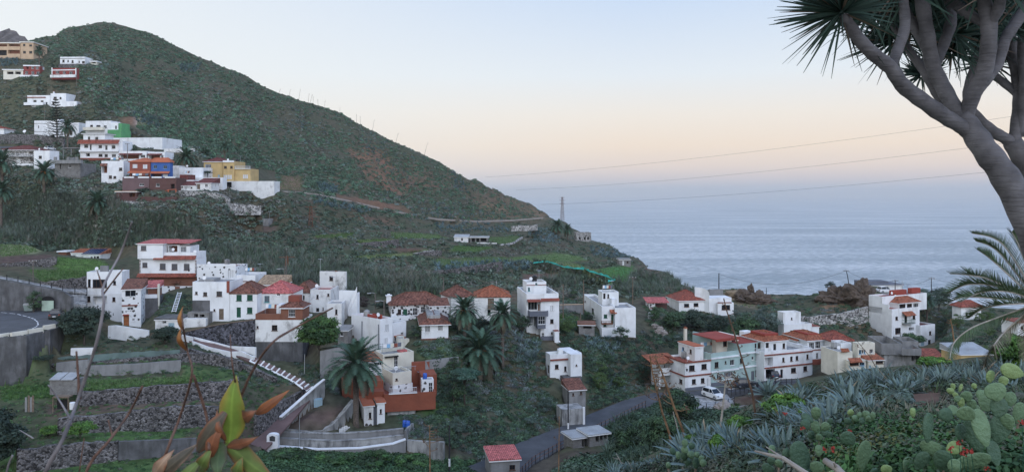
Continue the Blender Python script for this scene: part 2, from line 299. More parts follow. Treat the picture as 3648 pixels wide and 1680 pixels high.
class House:
 def __init__(s,name,label,u,v,d,yaw=0.0,cat='house',group=None,st=True):
  s.b = P(u,v,d); s.d = d; s.yaw = math.radians(yaw); s.root = empty(name,s.b,s.yaw,label,cat,group)
  s.R = Matrix.Rotation(-s.yaw,3,'Z'); s.o = s.R @ (-s.b); s.vols = []; s.u = u; s.v = v
  if st: stamp(u,v,d)
 def at(s,u,v,ax,val):
  r = s.R @ ray(u,v); t = (val - s.o[ax]) / r[ax]; return s.o + r * t
 def world(s,x,y,z): return s.root_m() @ Vector((x,y,z))
 def root_m(s): return Matrix.Translation(s.b) @ Matrix.Rotation(s.yaw,4,'Z')
 def vol(s,name,uL,uR,vT,vB,mat,y0=0.0,D=6.0,ref='L',found=2.0,par=None,deck='greydeck',bL=None,bR=None,foot=True,st=None,walls='FRBL',thick=0.18):
  q = Vol(); q.h = s; q.name = name; q.mat = mat
  vm = 0.5 * (vT + vB)
  q.x0 = s.at(uL,vm,1,y0).x; q.x1 = s.at(uR,vm,1,y0).x; ur = uL if ref == 'L' else uR
  q.z1 = s.at(ur,vT,1,y0).z; q.z0 = s.at(ur,vB,1,y0).z; q.y0 = y0
  if bL is not None: D = s.at(bL,vm,0,q.x0).y - y0
  if bR is not None: D = s.at(bR,vm,0,q.x1).y - y0
  q.y1 = y0 + min(max(D,0.6),30.0); q.found = found; q.par = par; q.deck = deck; q.holes = {'F': [],'R': [],'L': [],'B': []}; q.walls = walls; q.thick = thick
  s.vols.append(q)
  if foot: FOOT.append([tuple(s.world(x,y,q.z0)) for x,y in ((q.x0,q.y0),(q.x1,q.y0),(q.x1,q.y1),(q.x0,q.y1))])
  q.st = st if st is not None else (foot and y0 < 1.5)
  return q
 def fpt(s,q,f,u,v):
  ax,val = {'F': (1,q.y0),'R': (0,q.x1),'L': (0,q.x0)}[f]
  p = s.at(u,v,ax,val); a = {'F': p.x - q.x0,'R': p.y - q.y0,'L': q.y1 - p.y}[f]
  return a,p.z
 def frame(s,q,f):
  return {'F': (Vector((q.x0,q.y0,0)),Vector((1,0,0)),Vector((0,-1,0)),q.x1 - q.x0),'R': (Vector((q.x1,q.y0,0)),Vector((0,1,0)),Vector((1,0,0)),q.y1 - q.y0),
    'L': (Vector((q.x0,q.y1,0)),Vector((0,-1,0)),Vector((-1,0,0)),q.y1 - q.y0),'B': (Vector((q.x1,q.y1,0)),Vector((-1,0,0)),Vector((0,1,0)),q.x1 - q.x0)}[f]
 def win(s,q,f,items):
  """items: (u0, v0, u1, v1, style)"""
  for it in items:
   u0,v0,u1,v1,sty = it
   a0,zt = s.fpt(q,f,u0,v0); a1,zb = s.fpt(q,f,u1,v1)
   W_ = s.frame(q,f)[3]
   lo,hi = max(0.06,min(a0,a1)),min(W_ - 0.06,max(a0,a1)); z0,z1 = max(q.z0 + 0.02,min(zt,zb)),min(q.z1 - 0.08,max(zt,zb))
   if hi - lo < 0.12 or z1 - z0 < 0.12: continue
   if any(not (hi + .02 < h[0] or lo - .02 > h[1] or z1 + .02 < h[2] or z0 - .02 > h[3]) for h in q.holes[f]): continue
   q.holes[f].append((lo,hi,z0,z1,WS[sty] if isinstance(sty,str) else sty))
 def strip(s,q,f,u0,u1,vT,vB,mat,proj=0.08,name='cornice',uref=None):
  a0,zt = s.fpt(q,f,u0 if uref is None else uref,vT); _,zb = s.fpt(q,f,u0 if uref is None else uref,vB); aa,_ = s.fpt(q,f,u0,vT); a1,_ = s.fpt(q,f,u1,vB)
  O,X,Nn,W_ = s.frame(q,f); lo,hi = min(aa,a1),max(aa,a1)
  mb = MB(); mid = O + X * ((lo + hi) / 2) + Vector((0,0,(zt + zb) / 2)) + Nn * (proj / 2)
  mb.obox(mid,X * ((hi - lo) / 2),Nn * (proj / 2),Vector((0,0,abs(zt - zb) / 2))); return mb.build(name,G(mat),s.root)
 def canopy(s,q,f,u0,u1,vT,vB,proj,mat,name='tiled_canopy',th=0.10,uref=None):
  ur = u0 if uref is None else uref
  aa,_ = s.fpt(q,f,u0,vT); a1,_ = s.fpt(q,f,u1,vT); _,zt = s.fpt(q,f,ur,vT); _,zb = s.fpt(q,f,ur,vB)
  O,X,Nn,W_ = s.frame(q,f); lo,hi = min(aa,a1),max(aa,a1); k = proj / max(s.d,1)
  zb = zb + k * 0.0; pts = []
  for a in (lo,hi):
   B0 = O + X * a
   pts += [B0 + Vector((0,0,zt)),B0 + Nn * proj + Vector((0,0,zb)),B0 + Nn * proj + Vector((0,0,zb - th)),B0 + Vector((0,0,zt - th))]
  mb = MB(); mb.add(pts,[(0,1,5,4),(1,2,6,5),(2,3,7,6),(0,3,2,1),(4,5,6,7)]); return mb.build(name,G(mat),s.root)
 def balcony(s,q,f,u0,u1,vT,vB,proj,mat,bars=False,name='balcony',uref=None,rail=None):
  ur = u0 if uref is None else uref
  aa,_ = s.fpt(q,f,u0,vT); a1,_ = s.fpt(q,f,u1,vT); _,zt = s.fpt(q,f,ur,vT); _,zb = s.fpt(q,f,ur,vB)
  O,X,Nn,W_ = s.frame(q,f); lo,hi = min(aa,a1),max(aa,a1); mb = MB(); T = 0.08; Z = Vector((0,0,1)); Nn = Nn.copy()
  mid = O + X * ((lo + hi) / 2)
  mb.obox(mid + Nn * (proj / 2 + 0.003) + Z * (zb + 0.07),X * ((hi - lo) / 2),Nn * (proj / 2),Z * 0.07)
  if not bars:
   mb.obox(mid + Nn * (proj - T / 2) + Z * ((zt + zb) / 2 + 0.07),X * ((hi - lo) / 2),Nn * (T / 2),Z * ((zt - zb) / 2 - 0.07))
   for a in (lo,hi): mb.obox(O + X * (a + (T / 2 if a == lo else -T / 2)) + Nn * ((proj - T) / 2 + 0.003) + Z * ((zt + zb) / 2 + 0.07),X * (T / 2),Nn * ((proj - T) / 2),Z * ((zt - zb) / 2 - 0.07))
   return mb.build(name,G(mat),s.root)
  o = mb.build(name,G(mat),s.root); r = MB()
  def bar(p0,p1,n):
   p0,p1 = Vector(p0),Vector(p1); r.tube([p0 + Z * (zt - zb),p1 + Z * (zt - zb)],0.035,4); r.tube([p0 + Z * 0.25,p1 + Z * 0.25],0.025,4)
   for i in range(n + 1):
    p = p0.lerp(p1,i / n); r.tube([p + Z * 0.1,p + Z * (zt - zb)],0.022,4)
  A,B = O + X * (lo + .05) + Z * zb,O + X * (hi - .05) + Z * zb
  bar(A + Nn * (proj - .05),B + Nn * (proj - .05),max(3,int((hi - lo) / 0.28))); bar(A,A + Nn * (proj - .05),3); bar(B,B + Nn * (proj - .05),3)
  r.build('railing',G(rail or mat),o); return o
 def roof(s,q,kind,mat,rh=1.0,over=0.35,eave='wframe',axis=None,name='roof'):
  x0,x1,y0,y1,z = q.x0 - over,q.x1 + over,q.y0 - over,q.y1 + over,q.z1 + 0.02
  mb = MB(); w,dp = x1 - x0,y1 - y0; ax = axis or ('x' if w >= dp else 'y'); e = 0.14
  mb.box(x0,x1,y0,y1,z - e,z,1)
  z += 0.004; jog = 0.06
  a,b_,c,d_ = Vector((x0,y0,z)),Vector((x1,y0,z)),Vector((x1,y1,z)),Vector((x0,y1,z))
  if kind == 'hip':
   h = min(w,dp) / 2
   if ax == 'x': r0,r1 = Vector((x0 + h,(y0 + y1) / 2,z + rh)),Vector((x1 - h,(y0 + y1) / 2,z + rh))
   else: r0,r1 = Vector(((x0 + x1) / 2,y0 + h,z + rh)),Vector(((x0 + x1) / 2,y1 - h,z + rh))
   if (r1 - r0).length < 0.05: r1 = r0 + Vector((0.05,0,0)) if ax == 'x' else r0 + Vector((0,0.05,0))
   if ax == 'x': mb.add([a,b_,c,d_,r0,r1],[(0,1,5,4),(1,2,5),(2,3,4,5),(3,0,4)])
   else: mb.add([a,b_,c,d_,r0,r1],[(0,1,4),(1,2,5,4),(2,3,5),(3,0,4,5)])
   rid = [(r0,r1)] + ([(a,r0),(d_,r0),(b_,r1),(c,r1)] if ax == 'x' else [(a,r0),(b_,r0),(c,r1),(d_,r1)])
   for p,t in rid: mb.tube([p + Vector((0,0,.02)),t + Vector((0,0,.04))],0.09,5)
  elif kind == 'gable':
   if ax == 'x': r0,r1 = Vector((x0,(y0 + y1) / 2,z + rh)),Vector((x1,(y0 + y1) / 2,z + rh)); mb.add([a,b_,c,d_,r0,r1],[(0,1,5,4),(2,3,4,5),(1,2,5),(3,0,4)])
   else: r0,r1 = Vector(((x0 + x1) / 2,y0,z + rh)),Vector(((x0 + x1) / 2,y1,z + rh)); mb.add([a,b_,c,d_,r0,r1],[(1,2,5,4),(3,0,4,5),(0,1,4),(2,3,5)])
   mb.tube([r0,r1],0.09,5)
  elif kind == 'shed':      # high at the back
   mb.add([a,b_,c + Vector((0,0,rh)),d_ + Vector((0,0,rh)),c,d_],[(0,1,2,3),(1,4,2),(5,0,3),(4,5,3,2)])
  elif kind == 'slab':
   mb.box(x0,x1,y0,y1,z,z + rh)
  q.roofo = mb.build(name,[G(mat),G(eave)],s.root); return q.roofo
 def chimney(s,q,x,y,h,w=0.5,mat='white',cap='tileo'):
  X = q.x0 + x * (q.x1 - q.x0); Y = q.y0 + y * (q.y1 - q.y0); mb = MB(); z = q.z1 - 0.1
  mb.box(X - w / 2,X + w / 2,Y - w / 2,Y + w / 2,z,z + h); mb.box(X - w * .7,X + w * .7,Y - w * .7,Y + w * .7,z + h + .002,z + h + .1,1)
  mb.box(X - w * .3,X + w * .3,Y - w * .3,Y + w * .3,z + h + .101,z + h + .3,1)
  return mb.build('chimney',[G(mat),G(cap)],getattr(q,'roofo',None) or s.root)
 def block(s,name,q,x,y,z,mat,bot=-0.02):
  """small box on a flat roof; fractions in x, y, metres in z above the deck"""
  zb = q.z1 - (q.par or 0) ; mb = MB(); fx = lambda t: q.x0 + t * (q.x1 - q.x0); fy = lambda t: q.y0 + t * (q.y1 - q.y0)
  mb.box(fx(x[0]),fx(x[1]),fy(y[0]),fy(y[1]),zb + z[0] + 0.003,zb + z[1]); return mb.build(name,G(mat),s.root)
 def dish(s,q,x,y,h=0.9,r=0.35):
  X = q.x0 + x * (q.x1 - q.x0); Y = q.y0 + y * (q.y1 - q.y0); z = q.z1 - (q.par or 0); mb = MB(); mb.tube([(X,Y,z),(X,Y,z + h)],0.03,5)
  c = Vector((X,Y - .08,z + h)); mb.tube([c + Vector((0,-.16,.05)),c + Vector((0,-.12,.04)),c + Vector((0,-.02,0))],[r,r * .75,0.06],12)
  return mb.build('satellite_dish',M.wframe,s.root)
 def aerial(s,q,x,y,h=2.5):
  X = q.x0 + x * (q.x1 - q.x0); Y = q.y0 + y * (q.y1 - q.y0); z = q.z1 - (q.par or 0); mb = MB(); mb.tube([(X,Y,z),(X,Y,z + h)],0.035,5)
  for i in range(5): mb.tube([(X - .5 + .05 * i,Y + .1 - .15 * i,z + h - .1),(X + .5 - .05 * i,Y + .1 - .15 * i,z + h - .1)],0.018,4)
  mb.tube([(X,Y + .2,z + h - .1),(X,Y - .6,z + h - .1)],0.02,4); return mb.build('aerial',M.metal,s.root)
 def done(s):
  HOUSES.append(s)
  Z = Vector((0,0,1))
  for q in s.vols:
   if q.st and not any(o is not q and o.z0 < q.z0 - .4 and o.x0 < q.x1 - .3 and o.x1 > q.x0 + .3 and abs(o.y0 - q.y0) < 2.5 for o in s.vols):
    for x in (q.x0,q.x1): w = s.world(x,q.y0,q.z0); STAMP.append((U0 + F * w.x / w.y,math.log(w.y),w.z,1.0))
    FRONT.append([tuple(s.world(x,y,q.z0)) for x,y in ((q.x0,q.y0 - 2.6),(q.x1,q.y0 - 2.6),(q.x1,q.y0 + .4),(q.x0,q.y0 + .4))])
  for q in s.vols:
   mb = MB(); z0 = q.z0 - q.found
   for f in q.walls:
    O,X,Nn,W_ = s.frame(q,f); H = q.holes[f]
    xs = sorted({0.0,W_} | {h[0] for h in H} | {h[1] for h in H}); zs = sorted({z0,q.z1} | {h[2] for h in H} | {h[3] for h in H})
    idx = {}; pts = []
    def vid(i,j):
     if (i,j) not in idx: idx[(i,j)] = len(pts); pts.append(O + X * xs[i] + Z * zs[j])
     return idx[(i,j)]
    fs = []
    for i in range(len(xs) - 1):
     for j in range(len(zs) - 1):
      cx,cz = (xs[i] + xs[i + 1]) / 2,(zs[j] + zs[j + 1]) / 2
      if any(h[0] < cx < h[1] and h[2] < cz < h[3] for h in H): continue
      fs.append((vid(i,j),vid(i + 1,j),vid(i + 1,j + 1),vid(i,j + 1)))
    mb.add(pts,fs)
    for lo,hi,zb,zt,sty in H:
     r = sty['rec']; a,b_ = O + X * lo,O + X * hi; I = -Nn * r
     for p,t in (((a,zb),(b_,zb)),((b_,zb),(b_,zt)),((b_,zt),(a,zt)),((a,zt),(a,zb))):
      p0,p1 = p[0] + Z * p[1],t[0] + Z * t[1]; mb.poly([p0,p1,p1 + I,p0 + I])
   if q.par is None or q.par < 0: mb.poly([(q.x0,q.y0,q.z1),(q.x1,q.y0,q.z1),(q.x1,q.y1,q.z1),(q.x0,q.y1,q.z1)])
   else:
    t = min(q.thick,(q.x1 - q.x0) / 4,(q.y1 - q.y0) / 4); zd = q.z1 - q.par
    A = [(q.x0,q.y0),(q.x1,q.y0),(q.x1,q.y1),(q.x0,q.y1)]; B = [(q.x0 + t,q.y0 + t),(q.x1 - t,q.y0 + t),(q.x1 - t,q.y1 - t),(q.x0 + t,q.y1 - t)]
    for i in range(4):
     j = (i + 1) % 4; mb.poly([(*A[i],q.z1),(*A[j],q.z1),(*B[j],q.z1),(*B[i],q.z1)]); mb.poly([(*B[i],q.z1),(*B[j],q.z1),(*B[j],zd),(*B[i],zd)])
    dk = MB(); dk.poly([(*B[0],zd),(*B[1],zd),(*B[2],zd),(*B[3],zd)]); dk.build('roof_terrace',G(q.deck),s.root)
   mb.build(q.name,G(q.mat),s.root)
   for f in q.walls:
    O,X,Nn,W_ = s.frame(q,f)
    for lo,hi,zb,zt,sty in q.holes[f]:
     r = sty['rec']; I = -Nn * (r - 0.004); fr = None; cx = O + X * ((lo + hi) / 2) + Z * ((zb + zt) / 2); w2,h2 = (hi - lo) / 2,(zt - zb) / 2
     if sty['frame']:
      fm = MB(); bt = min(sty['bar'],w2 / 3); th = 0.025; c0 = cx + I + Nn * (th + 0.012)
      for sg in (-1,1):
       fm.obox(c0 + X * sg * (w2 - bt / 2),X * (bt / 2),Nn * th,Z * h2); fm.obox(c0 + Z * sg * (h2 - bt / 2),X * (w2 - bt),Nn * (th - .001),Z * (bt / 2))
      for i in range(1,sty['nx']): fm.obox(c0 + X * (-w2 + 2 * w2 * i / sty['nx']),X * (bt / 3),Nn * (th * .8),Z * (h2 - bt))
      for i in range(1,sty['ny']): fm.obox(c0 + Z * (-h2 + 2 * h2 * i / sty['ny']),X * (w2 - bt),Nn * (th * .7),Z * (bt / 3))
      if sty['sill']: fm.obox(O + X * ((lo + hi) / 2) + Z * (zb - 0.03) + Nn * 0.052,X * (w2 + .08),Nn * 0.05,Z * 0.03)
      fr = fm.build(sty['name'],G(sty['frame']),s.root)
     pm = MB(); c1 = cx + I
     pm.add([c1 - X * w2 - Z * h2,c1 + X * w2 - Z * h2,c1 + X * w2 + Z * h2,c1 - X * w2 + Z * h2],[(0,1,2,3)])
     pm.build('pane' if fr else sty['name'],G(sty['pane']),fr or s.root)
  return s
# ---- house group 1: the upper village on the mountain side
h = House('apartment_house','tan house with recessed balconies on the mountain top',119,205,372,3)
q = h.vol('wall',74,119,151,205,'tan',D=9,bR=168); h.win(q,'F',[(82,157,90,165,'b'),(104,159,114,166,'b'),(82,182,92,191,'b'),(104,182,115,191,'b')]); h.win(q,'R',[(127,162,140,172,'w')])
h.roof(q,'slab','cream',0.25,0.5)
q2 = h.vol('balcony_wing',-70,73,153,203,'tan',y0=1.2,D=8); h.win(q2,'F',[(30,157,71,166,'veranda'),(-40,157,26,166,'veranda'),(28,178,71,192,'veranda'),(-40,178,24,198,'hole')])
h.roof(q2,'slab','cream',0.25,0.5); h.done()
h = House('white_house','long white house with five windows above a dark stone wall near the mountain top',214,228,352,-2)
q = h.vol('wall',214,303,203,227,'white',D=7,par=0.3); h.win(q,'F',[(222,213,230,223,'b'),(240,214,245,222,'b1'),(255,215,262,225,'b'),(280,217,284,225,'b1'),(292,218,302,226,'b')])
h.strip(q,'F',214,303,208,210,'greydeck',0.15); h.done()
h = House('white_hut','tiny white flat roofed hut beside the long white mountain house',321,228,352,0,cat='hut')
q = h.vol('wall',323,345,220,227,'cream',D=3); h.roof(q,'slab','white',0.3,0.4); h.win(q,'F',[(327,222,341,226.5,'hole')]); h.done()
h = House('red_house','dark red two storey house with white window surrounds and a low porch wing',83,270,338,4)
q = h.vol('wall',83,143,234,270,'red',bR=158,par=0.3); h.strip(q,'F',83,143,232,236,'white',0.2)
h.win(q,'F',[(94,237,102,246,'hole'),(112,237,121,246,'w4'),(128,237,138,247,'w4'),(90,254,100,264,'w4'),(112,254,122,265,'w4'),(130,255,142,266,'w4')]); h.win(q,'R',[(152,238,158,250,'dwh')])
q2 = h.vol('porch',12,82,249,267,'cream',D=4,par=0.2); h.win(q2,'F',[(24,255,48,265,'hole'),(53,255,74,265,'hole')]); h.roof(q2,'slab','white',0.25,0.4)
q3 = h.vol('terrace_wall',70,136,267,271,'white',y0=-1.5,D=0.3,found=.3); h.done()
h = House('red_house','single storey dark red house with white corner strips and three white framed windows',184,267,330,-5)
q = h.vol('wall',184,272,243,267,'red',bR=282,par=0.35,deck='deck'); h.strip(q,'F',184,272,249,252,'white',0.15); h.strip(q,'F',184,187,241,266,'white',0.1); h.strip(q,'F',269,272,243,267,'white',0.1)
h.win(q,'F',[(199,253,211,262,'w4'),(224,254,234,264,'w4'),(247,255,259,265,'w4')])
h.vol('terrace_wall',178,268,267,274,'white2',y0=-1.5,D=0.3,found=.3); h.done()
h = House('white_house','white house with red canopy and taller block behind the conifer',97,375,318,-3)
q = h.vol('wall',97,179,340,374,'white',D=7,par=0.4); h.strip(q,'F',97,163,346,349,'tiler',0.4); h.win(q,'F',[(119,357,130,368,'b'),(145,358,155,370,'b'),(163,364,169,375,'dd')])
h.balcony(q,'F',92,160,366,376,1.3,'white')
q2 = h.vol('tall_block',180,235,333,382,'white',D=7,par=0.4); h.win(q2,'F',[(191,345,202,352,'b'),(212,346,219,354,'b1'),(186,362,194,372,'b')])
h.chimney(q2,.08,.2,1.0); q3 = h.vol('annex',236,273,361,380,'white',D=5,par=0.3); h.done()
h = House('white_house','blank white house with stepped parapet behind palm and conifer',122,492,300,-3)
q = h.vol('wall',122,208,430,490,'white',D=9,par=0.4); h.strip(q,'F',122,208,439,441,'greydeck',0.06); h.strip(q,'F',122,208,468,470,'greydeck',0.06); h.win(q,'F',[(136,447,139,456,'b1'),(127,479,135,485,'b'),(175,481,195,489,'hole')])
q2 = h.vol('side_wing',209,281,437,490,'white',y0=.6,D=9,par=0.3); h.block('stair_head',q,(.9,1.0),(.1,.4),(0,1.1),'white'); h.done()
h = House('red_roofed_house','corner of a white house with red roof at the photo edge above the stone wall',-30,477,292,0)
q = h.vol('wall',-50,14,459,476,'white',D=6); h.roof(q,'hip','tiler',1.2); h.done()
h = House('white_house','white house with bright green side wall below the rock cut',305,472,292,-6)
q = h.vol('wall',305,394,431,472,'white',D=6,par=0.35); h.win(q,'F',[(321,445,331,454,'b'),(343,446,358,456,'b3'),(369,447,380,457,'w4')]); h.balcony(q,'F',303,374,454,465,1.4,'cream')
q2 = h.vol('stair_block',395,421,437,466,'white',y0=.3,D=5,par=0.2); h.win(q2,'F',[(410,448,416,460,'dd')])
q3 = h.vol('green_wall',383,432,462,487,'greenp',y0=-1.2,D=6,ref='R'); q4 = h.vol('green_side',422,434,439,463,'greenp',y0=.4,D=5); h.done()
h = House('white_hall','large windowless white hall with a long blank wall',400,540,284,-5,cat='hall')
q = h.vol('wall',400,578,491,540,'white',D=14,par=0.4,found=5); h.done()
h = House('three_storey_house','white three storey house with red roof bands and balconies',286,566,255,-3)
q = h.vol('wall',286,425,510,566,'white',D=7,par=0.3,st=True)
h.win(q,'F',[(300,515,314,526,'b'),(320,515,326,536,'dd'),(351,517,363,527,'b'),(375,518,383,538,'dd'),(398,518,411,529,'b'),(305,546,320,557,'hole'),(351,548,365,558,'b'),(373,549,384,559,'b'),(398,549,413,560,'w')])
h.canopy(q,'F',280,427,498,512,0.9,'tiler'); h.balcony(q,'F',286,425,535,541,0.8,'white'); h.strip(q,'F',290,424,563,572,'redwall',0.9,'red_parapet')
q2 = h.vol('penthouse',297,374,477,499,'white',y0=1.5,D=5); h.win(q2,'F',[(313,487,321,497,'b1'),(339,488,350,498,'b1')]); h.roof(q2,'slab','greydeck',0.2,0.5)
q3 = h.vol('side_wing',426,437,502,545,'white',y0=.5,D=6); h.done()
for (nm,lb,a,b_,vt,vb,c,v0,v1) in [('white_house','low white house with deep red brown veranda above the red gabled house',426,522,538,570,'tilem',549,566),('white_house','low white house with grey shaded porch above the blue gabled house',527,587,541,570,'tilem',550,567)]:
 h = House(nm,lb,a,vb,250,-3,st=False); q = h.vol('wall',a,b_,vt,vb,'white',D=6,par=0.4,found=4); h.win(q,'F',[(a + 4,v0,a + (b_ - a) * .72,v1,'veranda'),(a + (b_ - a) * .78,v0 + 3,b_ - 5,v1 - 4,'w')]); h.canopy(q,'F',a,a + (b_ - a) * .85,v0 - 3,v0 + 2,0.8,c); h.done()
h = House('stone_house','old stone house with dull red hipped roof and white balcony',30,590,246,-2)
q = h.vol('wall',8,122,535,592,'stonel',D=8,st=True); h.roof(q,'hip','tilem',1.7,0.9); h.win(q,'F',[(56,540,66,556,'dwg'),(104,540,118,549,'b'),(58,566,72,580,'dwh'),(108,562,120,573,'b')]); h.balcony(q,'F',36,118,549,559,1.2,'lconc',bars=True,rail='white'); h.strip(q,'F',45,118,583,590,'white',0.1,'low_wall'); h.done()
h = House('white_house','plain white cube house with one window beside the stone house',121,600,240,-12)
q = h.vol('wall',121,177,537,602,'white',bR=211,par=0.4,st=True); h.win(q,'F',[(138,555,149,565,'b')]); h.done()
h = House('unfinished_house','unfinished grey block house with crenellated parapet',195,628,232,-8)
q = h.vol('wall',195,286,582,631,'block',D=7,par=0.2,st=True); h.win(q,'F',[(244,584,253,597,'w1'),(213,580,218,602,'hole')])
h.strip(q,'F',184,296,571,583,'conc',1.0,'parapet')
for a in (194,240,270): h.strip(q,'F',a,a + 9,559,571.2,'conc',0.35,'parapet_pier')
h.block('roof_box',q,(.5,.68),(.1,.4),(.9,2.0),'conc'); h.done()
h = House('white_house','white cube house with three small windows and recessed corner balcony',361,650,226,2)
q = h.vol('wall',361,440,573,652,'white',D=7,par=0.3,st=True); h.win(q,'F',[(424,597,436,608,'b4'),(388,625,399,636,'b4'),(404,627,414,636,'b4'),(362,591,382,616,'veranda')]); h.canopy(q,'F',358,383,582,591,0.5,'tile'); h.strip(q,'F',361,380,650,672,'conc',.2,'plinth'); h.done()
h = House('red_house','red gabled house adjoining the blue one',462,632,222,-2)
q = h.vol('wall',462,535,576,634,'redwall',D=7); h.roof(q,'hip','orangep',1.15,0.3,'orangep'); h.win(q,'F',[(473,585,489,598,'s'),(509,586,525,600,'s'),(466,619,530,631,'veranda')]); h.canopy(q,'F',459,536,609,616,0.9,'orangep'); h.done()
h = House('blue_house','bright blue gabled house with orange roof',536,632,222.2,-2)
q = h.vol('wall',536,606,577,634,'blue',D=7,bR=616); h.roof(q,'hip','orangep',1.15,0.3,'orangep'); h.win(q,'F',[(547,588,559,600,'bl'),(582,589,595,601,'bl'),(540,619,576,631,'veranda'),(580,620,597,631,'dwh')]); h.canopy(q,'F',537,606,610,617,0.9,'orangep'); h.done()
h = House('brown_house','big dark brown flat roofed house under the red and blue gables',436,676,215,-3)
q = h.vol('wall',436,531,631,678,'brown2',D=6,par=0.5,st=True,found=5); h.win(q,'F',[(497,653,513,662,'w')])
q2 = h.vol('second_wall',532,628,633,676,'brown',y0=.05,D=6,par=0.5,st=True,found=5); h.win(q2,'F',[(556,653,569,664,'w1'),(608,655,622,672,'hole')])
for a,b_ in ((443,478),(492,531),(541,576),(588,625)): h.strip(q,'F',a,b_,629,634,'white',0.12,'balustrade')
h.done()
h = House('brown_hut','low dark brown annex with pale roof edge on the stone terrace',414,712,211,-3,cat='annex')
q = h.vol('wall',414,486,683,712,'brown',D=4,st=True); h.roof(q,'slab','tan',0.2,0.3); h.win(q,'F',[(428,690,433,696,'b1'),(460,688,482,703,'veranda')])
h.vol('terrace_wall',414,629,701,715,'brown',y0=-.8,D=.3,ref='R',foot=False); h.done()
h = House('orange_porch','open porch with orange posts and sloping beam on the brown terrace',545,706,213,-3,cat='porch',st=False)
mb = MB(); pp = lambda u,v,y=0: h.at(u,v,1,y)
for a,t in ((552,700),(578,688),(600,676),(627,676)):
 p = pp(a,t); mb = MB(); mb.box(p.x - .15,p.x + .15,-.15,.15,pp(a,708).z,p.z); mb.build('post',M.orangep,h.root)
mb = MB(); mb.tube([pp(546,699),pp(600,676),pp(628,674)],0.1,4); mb.build('beam',M.orangep,h.root); h.done()
h = House('white_cottage','low white cottage with maroon tiled roofs beside the brown house',634,677,217,-4)
q = h.vol('wall',634,698,661,678,'peel',D=4,st=True); h.roof(q,'shed','tilem',1.3,0.15); h.win(q,'F',[(646,663,651,669,'b1'),(680,666,685,671,'b1')])
q2 = h.vol('main_wall',699,752,652,676,'peel',y0=.4,D=5,st=True); h.roof(q2,'shed','tilem',1.5,0.25); h.win(q2,'F',[(702,656,713,674,'dow'),(730,655,740,666,'w4')])
q3 = h.vol('back_block',640,672,622,645,'tilem',y0=5,D=4,par=.3); q4 = h.vol('white_block',632,690,641,660,'white',y0=4.2,D=4); h.done()
h = House('white_house','white retaining block below the big palm',638,640,231,-3)
q = h.vol('wall',638,722,597,642,'white',D=8,par=.3); q2 = h.vol('lower_wall',676,793,632,660,'white',y0=-3,D=3); h.vol('corner_block',613,638,590,640,'white2',y0=.2,D=5); h.done()
h = House('yellow_house','ochre yellow two storey house with maroon hipped roofs',795,647,236,-2)
q = h.vol('wall',795,834,574,648,'ochre',D=9,par=.35,st=True,found=4); h.win(q,'F',[(798,591,808,600,'b'),(820,591,829,600,'b'),(797,623,803,637,'s'),(804.5,623,810.5,637,'s'),(812,623,818,637,'s'),(819.5,623,825.5,637,'s')])
q2 = h.vol('side_wall',726,794,576,650,'ochre',y0=1.2,D=9); h.win(q2,'F',[(731,585,752,598,'lou'),(776,622,783,638,'db')]); h.roof(q2,'hip','tilem',1.4,0.3,'white')
q3 = h.vol('low_wing',835,892,601,643,'ochre',y0=.6,D=7,par=.2,st=True); h.win(q3,'F',[(866,622,871,635,'s'),(872,622,877,635,'s'),(878,622,883,635,'s')]); h.balcony(q3,'F',838,892,592,602,.5,'cream',bars=True,rail='white')
h.strip(q,'F',795,834,572,578,'white',.25); h.strip(q3,'F',835,892,600,603,'white',.15)
q4 = h.vol('garden_wall',827,977,645,681,'white2',y0=-3,D=5,st=True,found=3); q5 = h.vol('garage',794,826,645,669,'white2',y0=-2.9,D=3); h.win(q5,'F',[(796,648,825,668,'hole')]); h.done()
# low white boundary wall higher up
h = House('white_garden_wall','white boundary wall behind the big palm on the slope',584,541,262,-4,cat='wall'); h.vol('wall',584,692,530,542,'white2',D=.4,st=True); h.done()
h = House('carport','flat roofed carport beside the three storey house',228,548,258,0,cat='carport',st=False)
mb = MB()
a,b_ = h.at(222,529,1,0),h.at(288,532,1,0); mb.box(a.x,b_.x,-.3,4,a.z,a.z + .3); mb.build('roof',M.conc,h.root)
for u in (226,254,284):
 p = h.at(u,532,1,0); mb = MB(); mb.box(p.x - .12,p.x + .12,-.1,.14,p.z - 3.5,a.z - .003); mb.build('post',M.conc,h.root)
h.done()
# ---- house group 2: the middle row
h = House('solar_house','small white cottage with a row of blue solar panels on its roof',297,924,190,-3,cat='cottage')
q = h.vol('wall',297,357,906,924,'white',D=4.5,st=True); h.win(q,'F',[(322,914,330,923,'b1'),(334,912,341,922.5,'b1'),(343,912,353,922,'b1')]); h.roof(q,'shed','tileo',1.15,0.15)
zz,yy = q.z1 + .05,q.y0 - .2; slope = 1.15 / (q.y1 - q.y0 + .3); w = (q.x1 - q.x0) / 6.2
for i in range(6):
 pm = MB(); x = q.x0 - .5 + w * 1.08 * i; pts = [(x,yy,zz),(x + w,yy,zz),(x + w,yy + 4.2,zz + 4.2 * slope),(x,yy + 4.2,zz + 4.2 * slope)]; pts += [(a,b_,c + .09) for a,b_,c in pts]
 pm.add(pts,[(0,1,5,4),(1,2,6,5),(2,3,7,6),(3,0,4,7)],1); pm.add([(a,b_,c + .005) for a,b_,c in pts[4:]],[(0,1,2,3)],0); pm.build('solar_panel',[M.solar,M.metal],h.root)
q2 = h.vol('side_wing',252,296,900,920,'white2',y0=1.0,D=4); h.roof(q2,'shed','tileo',.8,.1); h.done()
h = House('white_shed','small white roofed shed beside the solar cottage',206,908,192,0,cat='shed'); q = h.vol('wall',208,236,896,908,'chest',D=3); h.roof(q,'slab','white',.15,.3); h.done()
